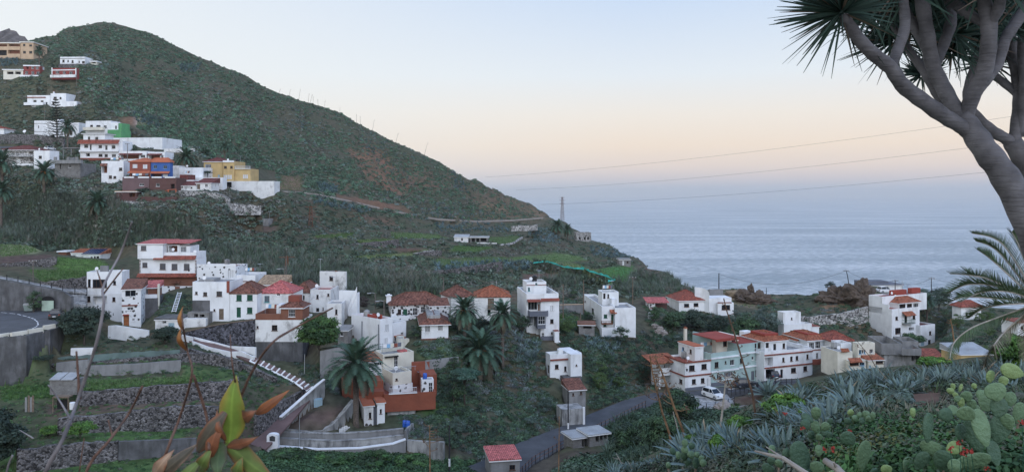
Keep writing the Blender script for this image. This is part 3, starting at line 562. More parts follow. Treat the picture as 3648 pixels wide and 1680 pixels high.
h = House('white_house','white two storey house with wide upper window strip on grey concrete base',309,1160,140,6)
q = h.vol('wall',309,434,968,1108,'white',bR=461,par=.5,deck='lconc',st=True)
h.win(q,'F',[(330,995,381,1024,'loub'),(313,994,323,1023,'b1'),(403,1000,413,1014,'b1'),(331,1054,381,1085,'log'),(400,1058,411,1073,'b4'),(310,1054,322,1075,'b')])
h.vol('plinth',309,434,1108.5,1162,'dconc',y0=.03,bR=461); h.block('roof_box',q,(.2,.42),(.75,.95),(0,1.3),'conc'); h.strip(q,'F',309,434,1046,1049,'white',.04); h.done()
h = House('narrow_house','narrow white house speckled with dark stones with an orange wooden door',434,1166,131,17)
q = h.vol('wall',434,502,1031,1168,'speck',D=6,st=True); h.roof(q,'shed','tile',1.2,.2); h.win(q,'F',[(445,1034,484,1055,'w'),(453,1094,475,1103,'w'),(440,1123,460,1165,'dw'),(471,1134,480,1142,'w4')])
h.strip(q,'F',434,490,1086,1090,'redwall',.15); h.strip(q,'F',438,460,1119,1123,'deck',.3,'door_hood'); h.done()
h = House('porch_house','small porch house with pink sheet roof and white balcony on bare stone wall',505,1130,136,15)
q = h.vol('wall',505,563,1062,1132,'dconc',D=5,st=True); q2 = h.vol('porch_room',505,563,1025,1061.5,'chest',y0=1.2,D=3.8); h.win(q2,'F',[(509,1029,527,1048,'w1')]); h.roof(q2,'shed','tilep',.9,.3)
mb = MB(); a = h.at(505,1049,1,0); b_ = h.at(560,1061,1,0); mb.box(a.x,b_.x,0.0,.15,b_.z,a.z); mb.build('balcony_wall',M.white,h.root); q3 = h.vol('side_wall',561,568,1012,1061,'cream',y0=.02,D=.6); h.done()
h = House('banded_house','large white house with red tile bands and dark quoins over a brown ground floor',490,1044,152,1)
q = h.vol('wall',497,699,922,986,'white',bR=735,st=True,found=0); h.win(q,'F',[(507,935,525,952,'bars'),(569,938,590,960,'bars'),(611,939,632,961,'bars'),(655,939,675,962,'bars')])
q1 = h.vol('ground_floor',497,699,986.5,1018,'chest',y0=.02,bR=734); h.win(q1,'F',[(534,993,548,1006,'w1'),(512,989,522,999,'b')]); q0 = h.vol('stone_base',497,699,1018.5,1046,'speck',y0=.0,bR=735); h.win(q0,'F',[(623,1019,641,1045,'dow')])
h.win(q1,'F',[(624,1006,640,1017.5,style(None,'dwood',1,1,rec=.14,sill=False,name='door'))]); h.canopy(q1,'F',616,643,1000,1005,.6,'tile'); h.canopy(q,'F',492,700,973,984,.8,'tiler'); h.canopy(q,'F',551,700,910,922,.8,'tiler')
q3 = h.vol('top_floor',490,580,868,921.5,'white',y0=-.5,D=7,foot=False,found=0); h.win(q3,'F',[(502,875,521,892,'bars')]); h.roof(q3,'shed','tilep',.5,.25)
q4 = h.vol('parapet',581,699,899,921.5,'white',y0=.01,bR=734,par=.9,deck='deck',found=0,foot=False)
q5 = h.vol('pavilion',582,640,872,899,'white',y0=1.4,D=5,found=1,foot=False); h.win(q5,'F',[(584,875,598,896,'b1'),(600,875,632,897,'veranda')]); q6 = h.vol('pavilion_side',641,678,876,900,'white',y0=1.4,D=4.5,found=1,foot=False); h.win(q6,'F',[(643,878,664,898,'lou')])
mb = MB(); a = h.at(580,866,1,0.9); b_ = h.at(680,866,1,.9); mb.obox(((a.x + b_.x) / 2,3.6,a.z + .2),((b_.x - a.x) / 2,0,0),(0,2.9,.18),(0,0,.07)); mb.build('roof',M.tilep,h.root)
for k in range(9):   # quoin stones
 for uu in (498,697):
  h.strip(q,'F',uu - 2,uu + 3.5,928 + k * 5,930.6 + k * 5,'bframe',.05,'quoin')
h.dish(q4,.9,.25); h.done()
h = House('white_annex','white annex with scattered dark stones and grey shutter beside the banded house',702,1000,150,-2)
q = h.vol('wall',702,840,948,1002,'speck',D=6,st=True,par=.25,deck='tilem'); h.win(q,'F',[(811,961,835,989,'s')]); h.strip(q,'F',702,840,940,948,'white',.04); h.done()
h = House('white_house','low flat roofed white house with maroon line under its parapet',842,1026,146,-2)
q = h.vol('wall',842,909,979,1028,'white',D=6,st=True,par=.5); h.strip(q,'F',842,909,1000,1003,'tilem',.06); h.done()
h = House('green_shutter_house','white house with green shutters and a red hipped roof',686,1137,128,-1)
q = h.vol('wall',686,818,1003,1142,'white',D=6,st=True,par=.25,found=3); h.win(q,'F',[(695,1038,704,1048,'b1'),(724,1040,738,1054,'b4'),(771,1037,791,1055,'b'),(780,1099,797,1138,'dow'),(760,1100,767,1108,'b1')])
h.strip(q,'F',686,748,1069,1112,'dconc',.05,'bare_render_patch'); h.strip(q,'F',808,818,1000,1042,'redwall',.1,'red_firewall'); h.block('roof_box',q,(.05,.45),(.3,.8),(0,.5),'greydeck')
q2 = h.vol('hip_wall',819,916,1044,1134,'white',y0=-.1,D=6,st=True,found=3); h.roof(q2,'hip','tile',1.65,.1,'tile'); h.win(q2,'F',[(842,1049,861,1071,'g'),(880,1049,900,1070,'g'),(843,1094,858,1130,'dg'),(880,1094,899,1116,'g')]); h.done()
h = House('pink_roof_house','white house with bright pink hipped tile roof and teal window',917,1120,130,0)
q = h.vol('wall',917,1042,1043,1125,'white2',D=6.5,st=True); h.roof(q,'hip','tilep',1.7,.1,'tilep'); h.win(q,'F',[(942,1053,960,1076,'t'),(986,1043.5,998,1053,'w')]); h.done()
h = House('tan_roof_house','house with pale tan tile roof behind the pink roof',912,1040,142,0,st=False)
q = h.vol('wall',914,1008,1014,1045,'cream',D=5); h.roof(q,'shed','tilet',1.3,.2); h.done()
h = House('old_tiled_house','old white house with dark mossy tile roof and red parapet wing',1043,1105,138,-3)
q = h.vol('wall',1043,1106,1040,1108,'white2',D=6.5,st=True); h.roof(q,'hip','tile',1.6,.2,'tile'); h.win(q,'F',[(1072,1052,1085,1066,'b4'),(1084,1095,1096,1112,'b')])
q2 = h.vol('wing',1105,1178,1030,1110,'peel',y0=-.5,D=5.5,st=True,par=.4,deck='deck'); h.win(q2,'F',[(1127,1049,1135,1064,'b1'),(1166,1045,1173,1054,'b1'),(1126,1096,1137,1116,'dd'),(1149,1094,1153,1104,'b1')]); h.done()
h = House('tower_house','damaged white cube house with peeling parapet standing apart above the row',1139,1040,152,-8)
q = h.vol('wall',1139,1232,966,1045,'peel',bL=1126,st=True,par=.5,deck='conc'); h.win(q,'F',[(1173,983,1186,999,'b')])
for i in range(7): h.block('rubble',q,(.1 + .12 * i,.18 + .12 * i),(.1 + .1 * (i % 3),.25 + .1 * (i % 3)),(.45,.62 + .1 * (i % 2)),'tileo' if i == 4 else 'conc')
h.aerial(q,.0,.5,3.0); h.done()
h = House('terrace_house','white house with green roof terrace and outside staircase',1208,1108,132,-14)
q = h.vol('wall',1208,1264,1034,1112,'white',bL=1191,st=True,par=.7,deck='green'); h.win(q,'F',[(1215,1069,1228,1100,'dwg'),(1249,1067,1258,1084,'hole')])
mb = MB(); p0,p1 = h.at(1272,1036,1,-1.0),h.at(1240,1112,1,-1.0); n_ = 12
for i in range(n_):
 t0,t1 = i / n_,(i + 1) / n_; xa,xb = p1.x + (p0.x - p1.x) * t0,p1.x + (p0.x - p1.x) * t1; zt = p1.z + (p0.z - p1.z) * t1; mb.box(xa,xb,-1.0,-.02,p1.z - .6,zt - .3)
mb.build('staircase',M.white,h.root); mb = MB(); mb.obox(((p0.x + p1.x) / 2,-1.06,(p0.z + p1.z) / 2 + .2),((p0.x - p1.x) / 2,0,(p0.z - p1.z) / 2),(0,.05,0),(0,0,.55)); mb.build('stair_wall',M.white,h.root)
h.done()
h = House('white_annex','narrow white box annex with dark roof in front of the staircase house',1165,1167,127,2)
q = h.vol('wall',1165,1217,1080,1170,'white2',D=4,st=True,par=.25,deck='greydeck'); h.win(q,'F',[(1194,1101,1202,1120,'b1')]); h.done()
h = House('grey_hut','small bare grey hut with a white framed window below the annex',1203,1230,122,-3,cat='hut')
q = h.vol('wall',1203,1238,1176,1232,'block',D=3,st=True); h.roof(q,'shed','conc',.4,.15); h.win(q,'F',[(1213,1183,1222,1196,'w1')]); h.done()
h = House('tower_cottage','white cottage with chestnut upper tower and red terrace beside the big leafy tree',910,1210,122,0)
q = h.vol('wall',910,1078,1139,1212,'peel',D=6,st=True,found=.2,par=.02); h.win(q,'F',[(968,1157,988,1177,'b4'),(914,1160,921,1169,'b1')])
q1 = h.vol('plinth',910,1078,1212.5,1287,'dconc',y0=.05,D=6,found=2); q2 = h.vol('terrace_parapet',910,1000,1117,1138.5,'chest',y0=.01,D=5.9,par=1.0,deck='deck',foot=False,found=0)
q3 = h.vol('tower',1001,1078,1096,1138.5,'chest',y0=.01,D=4,foot=False,found=0); h.win(q3,'F',[(1028,1101,1051,1128,'wg')]); h.roof(q3,'hip','tile',1.1,.25,'white'); q5 = h.vol('tower_side',985,1000.5,1086,1122,'white',y0=1.4,D=2.5,foot=False,found=1)
mb = MB(); mb.box((q3.x0 + q3.x1) / 2 - .9,(q3.x0 + q3.x1) / 2 + .9,1.2,2.8,q3.z1 + .75,q3.z1 + 1.75); mb.build('roof_box',M.redwall,h.root); h.done()
h = House('white_cottage','weathered white outbuilding with pale blue door under the bare stone wall',596,1158,125,0)
q = h.vol('wall',553,642,1138,1190,'white2',D=4,st=True); h.roof(q,'slab','dconc',.25,.15); h.win(q,'F',[(600,1149,621,1187,'db'),(578,1143,592,1151,'hole')])
q2 = h.vol('low_wall',643,733,1134,1160,'peel',y0=.6,D=3,st=True); h.win(q2,'F',[(690,1118,706,1134,'hole')])
q3 = h.vol('bare_block',668,744,1112,1134,'block',y0=1.4,D=3); h.win(q3,'F',[(691,1117,705,1133,'hole'),(712,1119,728,1132,'hole')]); h.done()
# ---- house group 3: the centre
h = House('stepped_house','tall white house stepping down the hill with red roof terrace and drainpipe',1354,1255,121,47)
q = h.vol('wall',1354,1399,1137,1258,'white',bL=1252,st=True,par=.5,deck='deck',found=2); h.win(q,'F',[(1371,1156,1384,1176,'s'),(1368,1204,1381,1224,'s')])
for x in ((.15,.25),(.55,.65)): h.block('roof_box',q,x,(.2,.5),(0,.9),'deck')
mb = MB()
for uu in (1350,1291):
 p = h.at(uu,1150,0,q.x0); mb.tube([(q.x0 - .08,p.y,q.z1 - .8),(q.x0 - .08,p.y,q.z0 - .5)],.07,6)
mb.build('drainpipe',M.greyp,h.root)
q2 = h.vol('rear_wing',1400,1447,1150,1250,'white',y0=1.6,D=5,par=.5,st=False); h.win(q2,'F',[(1428,1183,1438,1196,'w4'),(1402,1217,1408,1226,'b1')]); h.canopy(q2,'F',1403,1434,1195,1206,1.0,'tileo')
for i,(a,b_,vt) in enumerate(((1420,1440,1198),(1440.5,1458,1208),(1458.5,1475,1222))): h.vol('stepped_wall',a,b_,vt,1254,'cream',y0=-.3,D=.25,foot=False,found=.0)
h.done()
h = House('cream_house','cream lower house with an orange canopy and dark awning below the tall stepped house',1364,1318,117,30)
q = h.vol('wall',1364,1474,1262,1325,'cream',bL=1330,st=True,par=.5,deck='lconc',found=3); h.win(q,'F',[(1404,1270,1418,1311,'dwg')]); h.strip(q,'F',1370,1417,1269,1273,'black',.35,'awning'); h.block('roof_box',q,(.55,.8),(.05,.3),(.45,.75),'tilep')
q2 = h.vol('porch',1309,1363,1283,1334,'white',y0=.4,D=3.5,found=2,ref='R'); h.win(q2,'F',[(1335,1281,1361,1299,'lou3')]); h.roof(q2,'shed','tileo',.7,.25); h.done()
h = House('terrace_room','pale flat roofed room with speckled base on the terracotta terrace',1399,1388,112,32)
q = h.vol('wall',1399,1466,1328,1372,'cream',bL=1364,st=True,par=.35,deck='lconc',found=0); h.win(q,'F',[(1409,1347,1417,1354,'b1')]); h.vol('speckled_base',1399,1470,1372.5,1390,'speck',y0=-.02,bL=1364,found=1.5,ref='L')
mb = MB()
for a,b_ in (((.1,.1),(4.2,.1)),((.1,.1),(.1,3))): mb.tube([(q.x0 + a[0],a[1],q.z1 + .6),(q.x0 + b_[0] * .9,b_[1],q.z1 + .6)],.03,5)
for t in (0,1.3,2.6,3.9): mb.tube([(q.x0 + .1 + t * .9,.1,q.z1),(q.x0 + .1 + t * .9,.1,q.z1 + .62)],.03,5)
mb.build('railing',M.metal,h.root); h.done()
h = House('terracotta_terrace','terracotta painted retaining terrace wrapping the hill below the cream house',1368,1436,108.5,13,cat='terrace')
q = h.vol('wall',1368,1552,1404,1442,'orange',D=9,par=.8,deck='redwall',st=True,found=1.0); q2 = h.vol('upper_wall',1467,1530,1290,1380,'orange',y0=7.2,D=.5,foot=False,found=2)
q3 = h.vol('rear_wall',1218,1366,1362,1420,'orange',y0=3.0,D=3.5,found=2); q4 = h.vol('stepped_buttress',1310,1367,1396,1450,'orange',y0=.8,D=2.5,found=2)
q5 = h.vol('corner_wall',1500,1556,1336,1404,'orange',y0=3.5,D=4,foot=False,found=3); q6 = h.vol('arched_porch',1503,1545,1352,1402,'speck',y0=1.6,D=1.5,foot=False,found=.2,par=.1); h.win(q6,'F',[(1527,1362,1541,1400,'dwg')])
q7 = h.vol('lower_wall',1380,1480,1440,1478,'lconc',y0=.3,D=4,found=2)
o = h.balcony(q,'F',1385,1486,1383,1404,.12,'white',bars=True); h.done()
h = House('garden_cottage','small white garden cottage with red roof tiles and grey door behind the palm',1297,1515,106,18,cat='cottage')
q = h.vol('wall',1297,1330,1445,1516,'white2',D=3.6,bL=1271,st=True); h.win(q,'F',[(1314,1468,1323,1490,'b1')]); h.roof(q,'slab','orangep',.18,.2)
q2 = h.vol('recess',1331,1343,1450,1512,'greyp',y0=.6,D=3); q3 = h.vol('second_wall',1344,1371,1434,1506,'white',y0=.0,D=3.6); h.win(q3,'F',[(1353,1456,1360,1472,'b1')]); h.roof(q3,'slab','orangep',.18,.15)
h.win(q,'L',[(1280,1478,1293,1514,'dgy')]); h.strip(q,'F',1297,1330,1498,1516,'specks',.05,'stone_plinth'); h.done()
h = House('stone_speckled_house','long whitewashed house studded with dark stones under a mossy clay roof',1394,1120,133,14)
q = h.vol('wall',1394,1582,1085,1128,'specks',D=5.5,st=True,ref='L'); h.roof(q,'hip','tile',1.7,.45,'tile'); h.win(q,'F',[(1417,1101,1429,1119,'b4'),(1436,1100,1451,1124,'dg'),(1470,1096,1488,1122,'wg'),(1499,1092,1515,1112,'w4'),(1522,1093,1527,1122,'dg')])
h.chimney(q,-.02,.55,1.3,.8,'white','white')
q2 = h.vol('side_wall',1532,1600,1090,1134,'specks',y0=-2.6,D=2.7,ref='L'); h.win(q2,'F',[(1541,1106,1547,1132,'dd'),(1551,1113,1556,1120,'b1')]); h.roof(q2,'shed','tile',1.0,.15)
q3 = h.vol('white_base',1394,1460,1126,1142,'speck',y0=-.8,D=.8); h.done()
h = House('veranda_house','white lower house with lattice windows and dark tile skirt roof',1502,1203,125,9)
q = h.vol('wall',1502,1597,1156,1206,'white',bL=1472,st=True,found=.5); h.win(q,'F',[(1513,1159,1533,1183,'wgrid'),(1559,1152,1578,1177,'wgrid')]); h.win(q,'L',[(1484,1157,1493,1198,'dg')]); h.roof(q,'hip','tile',1.25,.45,'white')
mb = MB(); mb.box(q.x0 + 1,q.x1 - 1.2,q.y0 + 1.2,q.y1 - 1,q.z1 + .6,q.z1 + 1.3); mb.build('roof_terrace_block',M.lconc,h.root)
q2 = h.vol('tile_edge',1500,1600,1206,1213,'tile',y0=-.12,D=4,found=0,foot=False); mb = MB()
for uu in (1504,1590): p = h.at(uu,1210,1,.3); mb.box(p.x - .15,p.x + .15,.2,.5,p.z - 3.5,p.z)
mb.build('stilt',M.conc,h.root); h.done()
h = House('faded_roof_house','old house with faded red hipped roof and grey side wall behind the palms',1607,1100,141,25)
q = h.vol('wall',1607,1690,1058,1135,'white2',D=5.5,st=True); h.roof(q,'hip','tile',1.7,.2,'tile'); h.done()
h = House('orange_roof_house','white house with bright orange broken tile roof and a wrecked wooden balcony',1690,1122,140,3)
q = h.vol('wall',1690,1818,1057,1126,'white2',D=6.5,st=True); h.roof(q,'hip','tileo',1.7,.15,'tile'); h.win(q,'F',[(1738,1062,1760,1096,'dow'),(1737,1103,1748,1125,'hole')]); h.balcony(q,'F',1737,1763,1085,1097,.7,'dwood',bars=True); h.done()
h = House('modern_house','tall white house with grey balconies and glazed loggias',1877,1208,139,9)
q = h.vol('wall',1926,1992,1066,1212,'white',y0=.0,bL=None,D=9,st=True,found=2); h.win(q,'F',[(1960,1088,1974,1104,'s'),(1960,1136,1972,1151,'b'),(1963,1182,1969,1190,'b1'),(1929,1185,1939,1212,'dwg')])
q1 = h.vol('loggia_wall',1876,1925.5,1066,1170,'white',y0=1.0,D=8,st=True,bL=1843,found=3); h.win(q1,'F',[(1881,1075,1914,1103,'lou3'),(1917,1083,1925,1106,'dw'),(1874,1124,1899,1150,'lou'),(1903,1126,1920,1160,'log')])
h.canopy(q1,'F',1876,1926,1062,1070,1.4,'redwall'); h.canopy(q,'F',1926,1992,1062,1070,.35,'redwall'); h.balcony(q1,'F',1881,1946,1103,1122,1.8,'greyp')
q2 = h.vol('bay',1915,1944,1124,1170,'greyp',y0=-.9,D=1.8,found=0,foot=False); h.win(q2,'F',[(1917,1126,1942,1154,'wg')]); h.win(q2,'L',[])
q5 = h.vol('parapet',1876,1990,1046,1064,'white',y0=.6,bL=1842,par=.9,found=.2,foot=False)
q6 = h.vol('roof_room',1876,1946,1004,1046,'white',y0=5.5,D=5,par=.4,bL=1862,found=1,foot=False); h.win(q6,'F',[(1881,1023,1888,1036,'t'),(1907,1007,1914,1014,'t')]); h.strip(q6,'F',1876,1946,1014,1016,'redwall',.1)
h.strip(q,'F',1926,1992,1197,1214,'greyp',.06,'plinth'); q7 = h.vol('meter_box',1976,1992,1180,1212,'white',y0=-1.3,D=1.2,foot=False); h.roof(q7,'slab','redwall',.08,.06); h.strip(q,'F',1920,1992,1213,1217,'white',1.0,'kerb'); h.done()
h = House('l_shaped_house','small white house with red band and courtyard corner above the stone shed',2033,1350,129,16)
q = h.vol('wall',2033,2073,1262,1352,'white',D=6,st=True,found=2); h.win(q,'F',[(2051,1297,2056,1303,'b1')])
q1 = h.vol('courtyard_wall',1960,2032.5,1280,1342,'white',y0=1.4,D=5,bL=1944,st=True,par=.0,deck='green'); h.win(q1,'F',[(1977,1298,1990,1313,'b'),(2010,1304,2018,1322,'b1'),(2023,1308,2032,1338,'dd')]); h.win(q1,'L',[(1951,1297,1957,1330,'dd')])
h.strip(q1,'F',1960,2032,1279,1284,'redwall',.25); q2 = h.vol('parapet',1960,2072,1262,1279.5,'white',y0=1.42,D=5,bL=1944,par=.8,deck='green',found=0,foot=False); h.block('roof_box',q2,(.35,.5),(.6,.9),(.5,1.3),'white')
h.vol('plinth',2010,2073,1345,1372,'dconc',y0=-.6,D=6); h.done()
h = House('stone_shed','tall grey shed with rusty tile roof above the road',2028,1455,121,12,cat='shed')
q = h.vol('wall',2028,2086,1389,1456,'conc',bL=2004,st=True); h.roof(q,'shed','tile',.9,.2); h.win(q,'F',[(2039,1399,2045,1408,'b1'),(2067,1393,2073,1403,'b1')]); h.done()
h = House('concrete_yard','weathered concrete yard wall with white post at the roadside',2003,1527,117,14,cat='wall')
q = h.vol('wall',2003,2080,1458,1529,'lconc',D=3,st=True); mb = MB(); p = h.at(2080,1500,1,-.2); mb.box(p.x - .15,p.x + .15,-.3,0,p.z - 1.5,p.z + 2.2); mb.build('post',M.white,h.root); h.done()
h = House('white_house','white house with long sloping white flank and iron stair landing',2144,1195,150,6)
q = h.vol('wall',2144,2190,1090,1172,'white',bL=2079,st=True,found=3,par=.5); h.win(q,'F',[(2151,1119,2163,1132,'g'),(2177,1119,2186,1152,'dg'),(2150,1148,2160,1162,'g')]); h.win(q,'L',[(2107,1094,2115,1123,'dd'),(2082,1068,2087,1077,'b1')]); h.canopy(q,'F',2171,2194,1102,1112,1.0,'tileo')
q1 = h.vol('blank_wall',2191,2265,1096,1196,'white',y0=-.8,D=7,st=True,found=3,par=.4,ref='L'); q2 = h.vol('base_wall',2144,2215,1168,1198,'white',y0=-1.0,D=2,found=2)
q3 = h.vol('top_room',2146,2204,1040,1082,'white',y0=4.5,D=4,found=1,foot=False,par=.3); h.win(q3,'F',[(2149,1044,2157,1064,'dd'),(2164,1047,2170,1061,'b1')]); h.block('roof_box',q1,(.05,.3),(.5,.8),(.3,1.6),'white'); h.balcony(q,'F',2140,2180,1140,1152,1.0,'rust',bars=True); h.done()
h = House('rusty_hut','low block hut with rusty patchwork roof below the white flank house',2062,1186,142,-4,cat='hut')
q = h.vol('wall',2062,2118,1156,1188,'block',D=3.5,st=True); h.win(q,'F',[(2078,1157,2108,1170,'hole')]); h.roof(q,'slab','rust',.18,.25); h.done()
# ---- house group 4: towards the sea and along the lower road
h = House('red_tile_house','single storey white house with a wide red clay roof near the rock ridge',2419,1106,172,9)
q = h.vol('wall',2419,2514,1071,1108,'white',bL=2377,st=True); h.roof(q,'hip','tiler',1.9,.35,'white'); h.win(q,'F',[(2437,1081,2455,1093,'b1'),(2471,1079,2488,1091,'b1')]); h.done()
h = House('curved_house','white house with a tall curved white wall and wide dark window',2536,1120,171,6)
q = h.vol('wall',2558,2614,1078,1122,'white',D=6,st=True,par=.05); h.win(q,'F',[(2571,1086,2601,1103,'b')]); q1 = h.vol('side_block',2526,2557.5,1062,1116,'white',y0=1.0,D=6,bL=None,st=True); h.strip(q,'F',2556,2606,1076,1079,'redwall',.1)
q3 = h.vol('upper_box',2556,2606,1060,1078,'white',y0=1.5,D=4,found=.5,foot=False); q4 = h.vol('terrace_wall',2528,2576,1030,1062,'conc',y0=7,D=.3,foot=False)
mb = MB(); A = [h.at(u,v,1,y) for u,v,y in ((2476,1022,3.0),(2495,1024,2.6),(2510,1027,2.0),(2521,1033,1.4),(2527,1042,1.0))]
for i in range(4):
 a,b_ = A[i],A[i + 1]; lo = -3.2; mb.add([(a.x,a.y,lo),(b_.x,b_.y,lo),(b_.x,b_.y,b_.z),(a.x,a.y,a.z),(a.x,a.y + .3,lo),(b_.x,b_.y + .3,lo),(b_.x,b_.y + .3,b_.z),(a.x,a.y + .3,a.z)],[(0,1,2,3),(5,4,7,6),(3,2,6,7)])
mb.build('curved_wall',M.white,h.root); h.done()
h = House('pink_roof_shed','open shed with pink sheet roof and stone post beside the red tile house',2318,1098,170,4,cat='shed')
q = h.vol('wall',2312,2334,1079,1098,'specks',D=3,st=True); q2 = h.vol('back_wall',2335,2376,1082,1098,'brown',y0=1.8,D=1.2)
mb = MB(); a,b_ = h.at(2305,1078,1,-.4),h.at(2384,1078,1,-.4); mb.obox(((a.x + b_.x) / 2,1.5,a.z + .35),((b_.x - a.x) / 2,0,0),(0,2.0,.35),(0,0,.06)); mb.build('roof',M.tilep,h.root); h.done()
h = House('white_row_house','white end house of the lower row with red bands and a rooftop hut',2441,1390,133,22,group=None)
q = h.vol('wall',2441,2532,1292,1392,'white',bL=2366,st=True,par=.35,deck='redwall',found=2)
h.win(q,'F',[(2455,1301,2475,1320,'b3'),(2499,1296,2518,1314,'b3'),(2465,1350,2479,1367,'b'),(2497,1346,2510,1363,'b'),(2514,1346,2525,1377,'dwh')]); h.win(q,'L',[(2419,1347,2431,1368,'b')])
for f,a,b_ in (('F',2441,2531.5),('L',2368,2441)):
 h.strip(q,f,a,b_,1288,1293,'tiler',.22,'red_band',uref=2441); h.strip(q,f,a,b_,1337,1341.5,'tiler',.18,'red_band',uref=2441)
h.strip(q,'F',2441,2512,1381,1392,'greyp',.08,'plinth')
q2 = h.vol('rooftop_hut',2475,2506,1235,1278,'white2',y0=1.6,D=3.4,bL=2417,found=.7,foot=False,ref='L'); h.win(q2,'L',[(2429,1234,2437,1251,'bl'),(2456,1242,2464,1260,'b4')]); h.roof(q2,'slab','orangep',.12,.12)
q3 = h.vol('porch',2362,2399,1290,1385,'white',y0=6.3,D=4,found=2,par=.2); h.win(q3,'F',[(2368,1345,2394,1380,'hole'),(2365,1296,2396,1332,'hole')])
mb = MB(); a,b_ = h.at(2318,1296,1,4.2),h.at(2412,1296,1,4.2); mb.obox(((a.x + b_.x) / 2,5.4,a.z + .55),((b_.x - a.x) / 2,0,0),(0,1.9,.42),(0,0,.07)); mb.build('porch_roof',M.tileo,h.root)
mb = MB(); a,b_ = h.at(2350,1312,1,4.4),h.at(2408,1333,1,4.4); mb.box(a.x,b_.x,4.4,4.55,b_.z,a.z); mb.box(a.x,b_.x,4.56,6.2,b_.z,b_.z + .15); mb.build('balcony',M.speck,h.root)
mb = MB()
for uu in (2352,2406): p = h.at(uu,1300,1,4.5); mb.box(p.x - .12,p.x + .12,4.6,4.84,h.at(uu,1385,1,4.5).z,h.at(uu,1292,1,4.5).z)
mb.build('porch_post',M.white,h.root); h.done()
h = House('mint_row_house','mint green house with white bands and open roof loggia in the lower row',2533,1377,135,26)
q = h.vol('wall',2533,2631,1258,1379,'mint',D=8,st=True,found=2,par=.9,deck='redwall'); h.win(q,'F',[(2546,1289,2560,1308,'b'),(2582,1285,2588,1294,'b1'),(2601,1281,2616,1299,'w'),(2554,1331,2573,1353,'lou3'),(2580,1325,2610,1347,'lou'),(2628,1327,2630.5,1355,'dgy')])
q1 = h.vol('right_wall',2631.3,2722,1216,1356,'mint',y0=.0,D=8,st=True,found=2,ref='R',par=.05,deck='deck'); h.win(q1,'F',[(2636,1276,2648,1292,'b'),(2678,1269,2685,1280,'w1'),(2692,1267,2704,1284,'w'),(2676,1321,2687,1352,'dgy'),(2690,1318,2702,1337,'b'),(2689,1222,2695,1250,'dd'),(2699,1220,2709,1240,'b')])
h.balcony(q1,'F',2688,2716,1238,1254,.9,'white',bars=True,uref=2700)
for qq,a,b_ in ((q,2533,2631),(q1,2631.5,2721.5)):
 h.strip(qq,'F',a,b_,1274 if qq is q else 1257,1279 if qq is q else 1262,'white',.2,'white_band'); h.strip(qq,'F',a,b_,1322 if qq is q else 1306,1327 if qq is q else 1311,'white',.2,'white_band')
h.strip(q,'F',2533,2590,1363,1378,'greyp',.06,'plinth')
q2 = h.vol('loggia_back_wall',2552,2631,1203,1258,'cream',y0=2.8,D=5,found=0,foot=False); h.win(q2,'F',[(2576,1212,2590,1232,'b'),(2606,1208,2620,1240,'dd')]); q3 = h.vol('flank_wall',2533,2538,1196,1258,'mint',y0=4.0,D=5.2,found=0,foot=False)
mb = MB(); a = h.at(2545,1200,1,1.0); b_ = h.at(2631,1200,1,1.0); zr = h.at(2631,1203,1,1.0).z; mb.obox(((a.x + b_.x) / 2,3.8,zr + .2),((b_.x - a.x) / 2,0,0),(0,3.2,.02),(0,0,.08)); mb.obox(((a.x + b_.x) / 2,.6,zr - .05),((b_.x - a.x) / 2,0,0),(0,.1,0),(0,0,.12)); mb.build('loggia_roof',M.deck,h.root)
q4 = h.vol('red_parapet',2560,2690,1190,1212,'deck',y0=7.0,D=1.0,found=.5,foot=False,ref='R'); q5 = h.vol('water_tank',2650,2678,1180,1203,'white',y0=5.5,D=1.2,found=0,foot=False)
h.chimney(q,.02,.9,3.4,.45,'cream','tileo')
h.done()
h = House('white_row_house','long white house with garage in the lower row, two red bands and terrace',2723,1352,137.5,21)
q = h.vol('wall',2723,2894,1253,1353,'white',D=8,st=True,par=.7,deck='lconc',found=2)
h.win(q,'F',[(2728,1315,2761,1350,'gar'),(2725,1273,2754,1304,'log'),(2787,1273,2795,1288,'b'),(2815,1269,2824,1285,'b'),(2835,1267,2844,1282,'b'),(2873,1261,2881,1278,'b'),(2780,1315,2789,1345,'dd'),(2818,1310,2836,1326,'b'),(2862,1304,2876,1321,'b')])
h.strip(q,'F',2723,2894,1263,1267,'tiler',.18,'red_band'); h.strip(q,'F',2723,2894,1308,1312.5,'tiler',.18,'red_band')
q1 = h.vol('upper_room',2724,2802,1216,1250,'white',y0=1.2,D=6,found=.5,foot=False); h.win(q1,'F',[(2728,1220,2739,1238,'dd'),(2755,1224,2765,1246,'dd'),(2788,1222,2797,1240,'b')]); h.roof(q1,'hip','tileo',1.3,.3,'white')
mb = MB(); mb.box(q1.x0 + .9,q1.x1 - .9,q1.y0 + 1.2,q1.y1 - .9,q1.z1 + .7,q1.z1 + 1.12); mb.build('roof_top',M.deck,h.root); q2 = h.vol('terrace_back_wall',2803,2890,1228,1250,'white',y0=6.5,D=.3,found=.3,foot=False); h.done()
h = House('white_row_house','white corner house with orange hipped roof and red base at the row end',2897,1289,148,15)
q = h.vol('wall',2875,2953,1212,1280,'white',D=7,st=True,found=0); h.win(q,'F',[(2883,1220,2901,1242,'wg'),(2905,1216,2923,1239,'wg'),(2936,1223,2942,1235,'b1'),(2907,1256,2916,1279,'dwg'),(2931,1255,2939,1268,'b1')]); h.roof(q,'hip','tileo',1.2,.4,'white')
mb = MB(); mb.box(q.x0 + 1.2,q.x1 - 1.2,q.y0 + 1.4,q.y1 - 1,q.z1 + .6,q.z1 + .98); mb.build('roof_top',M.deck,h.root)
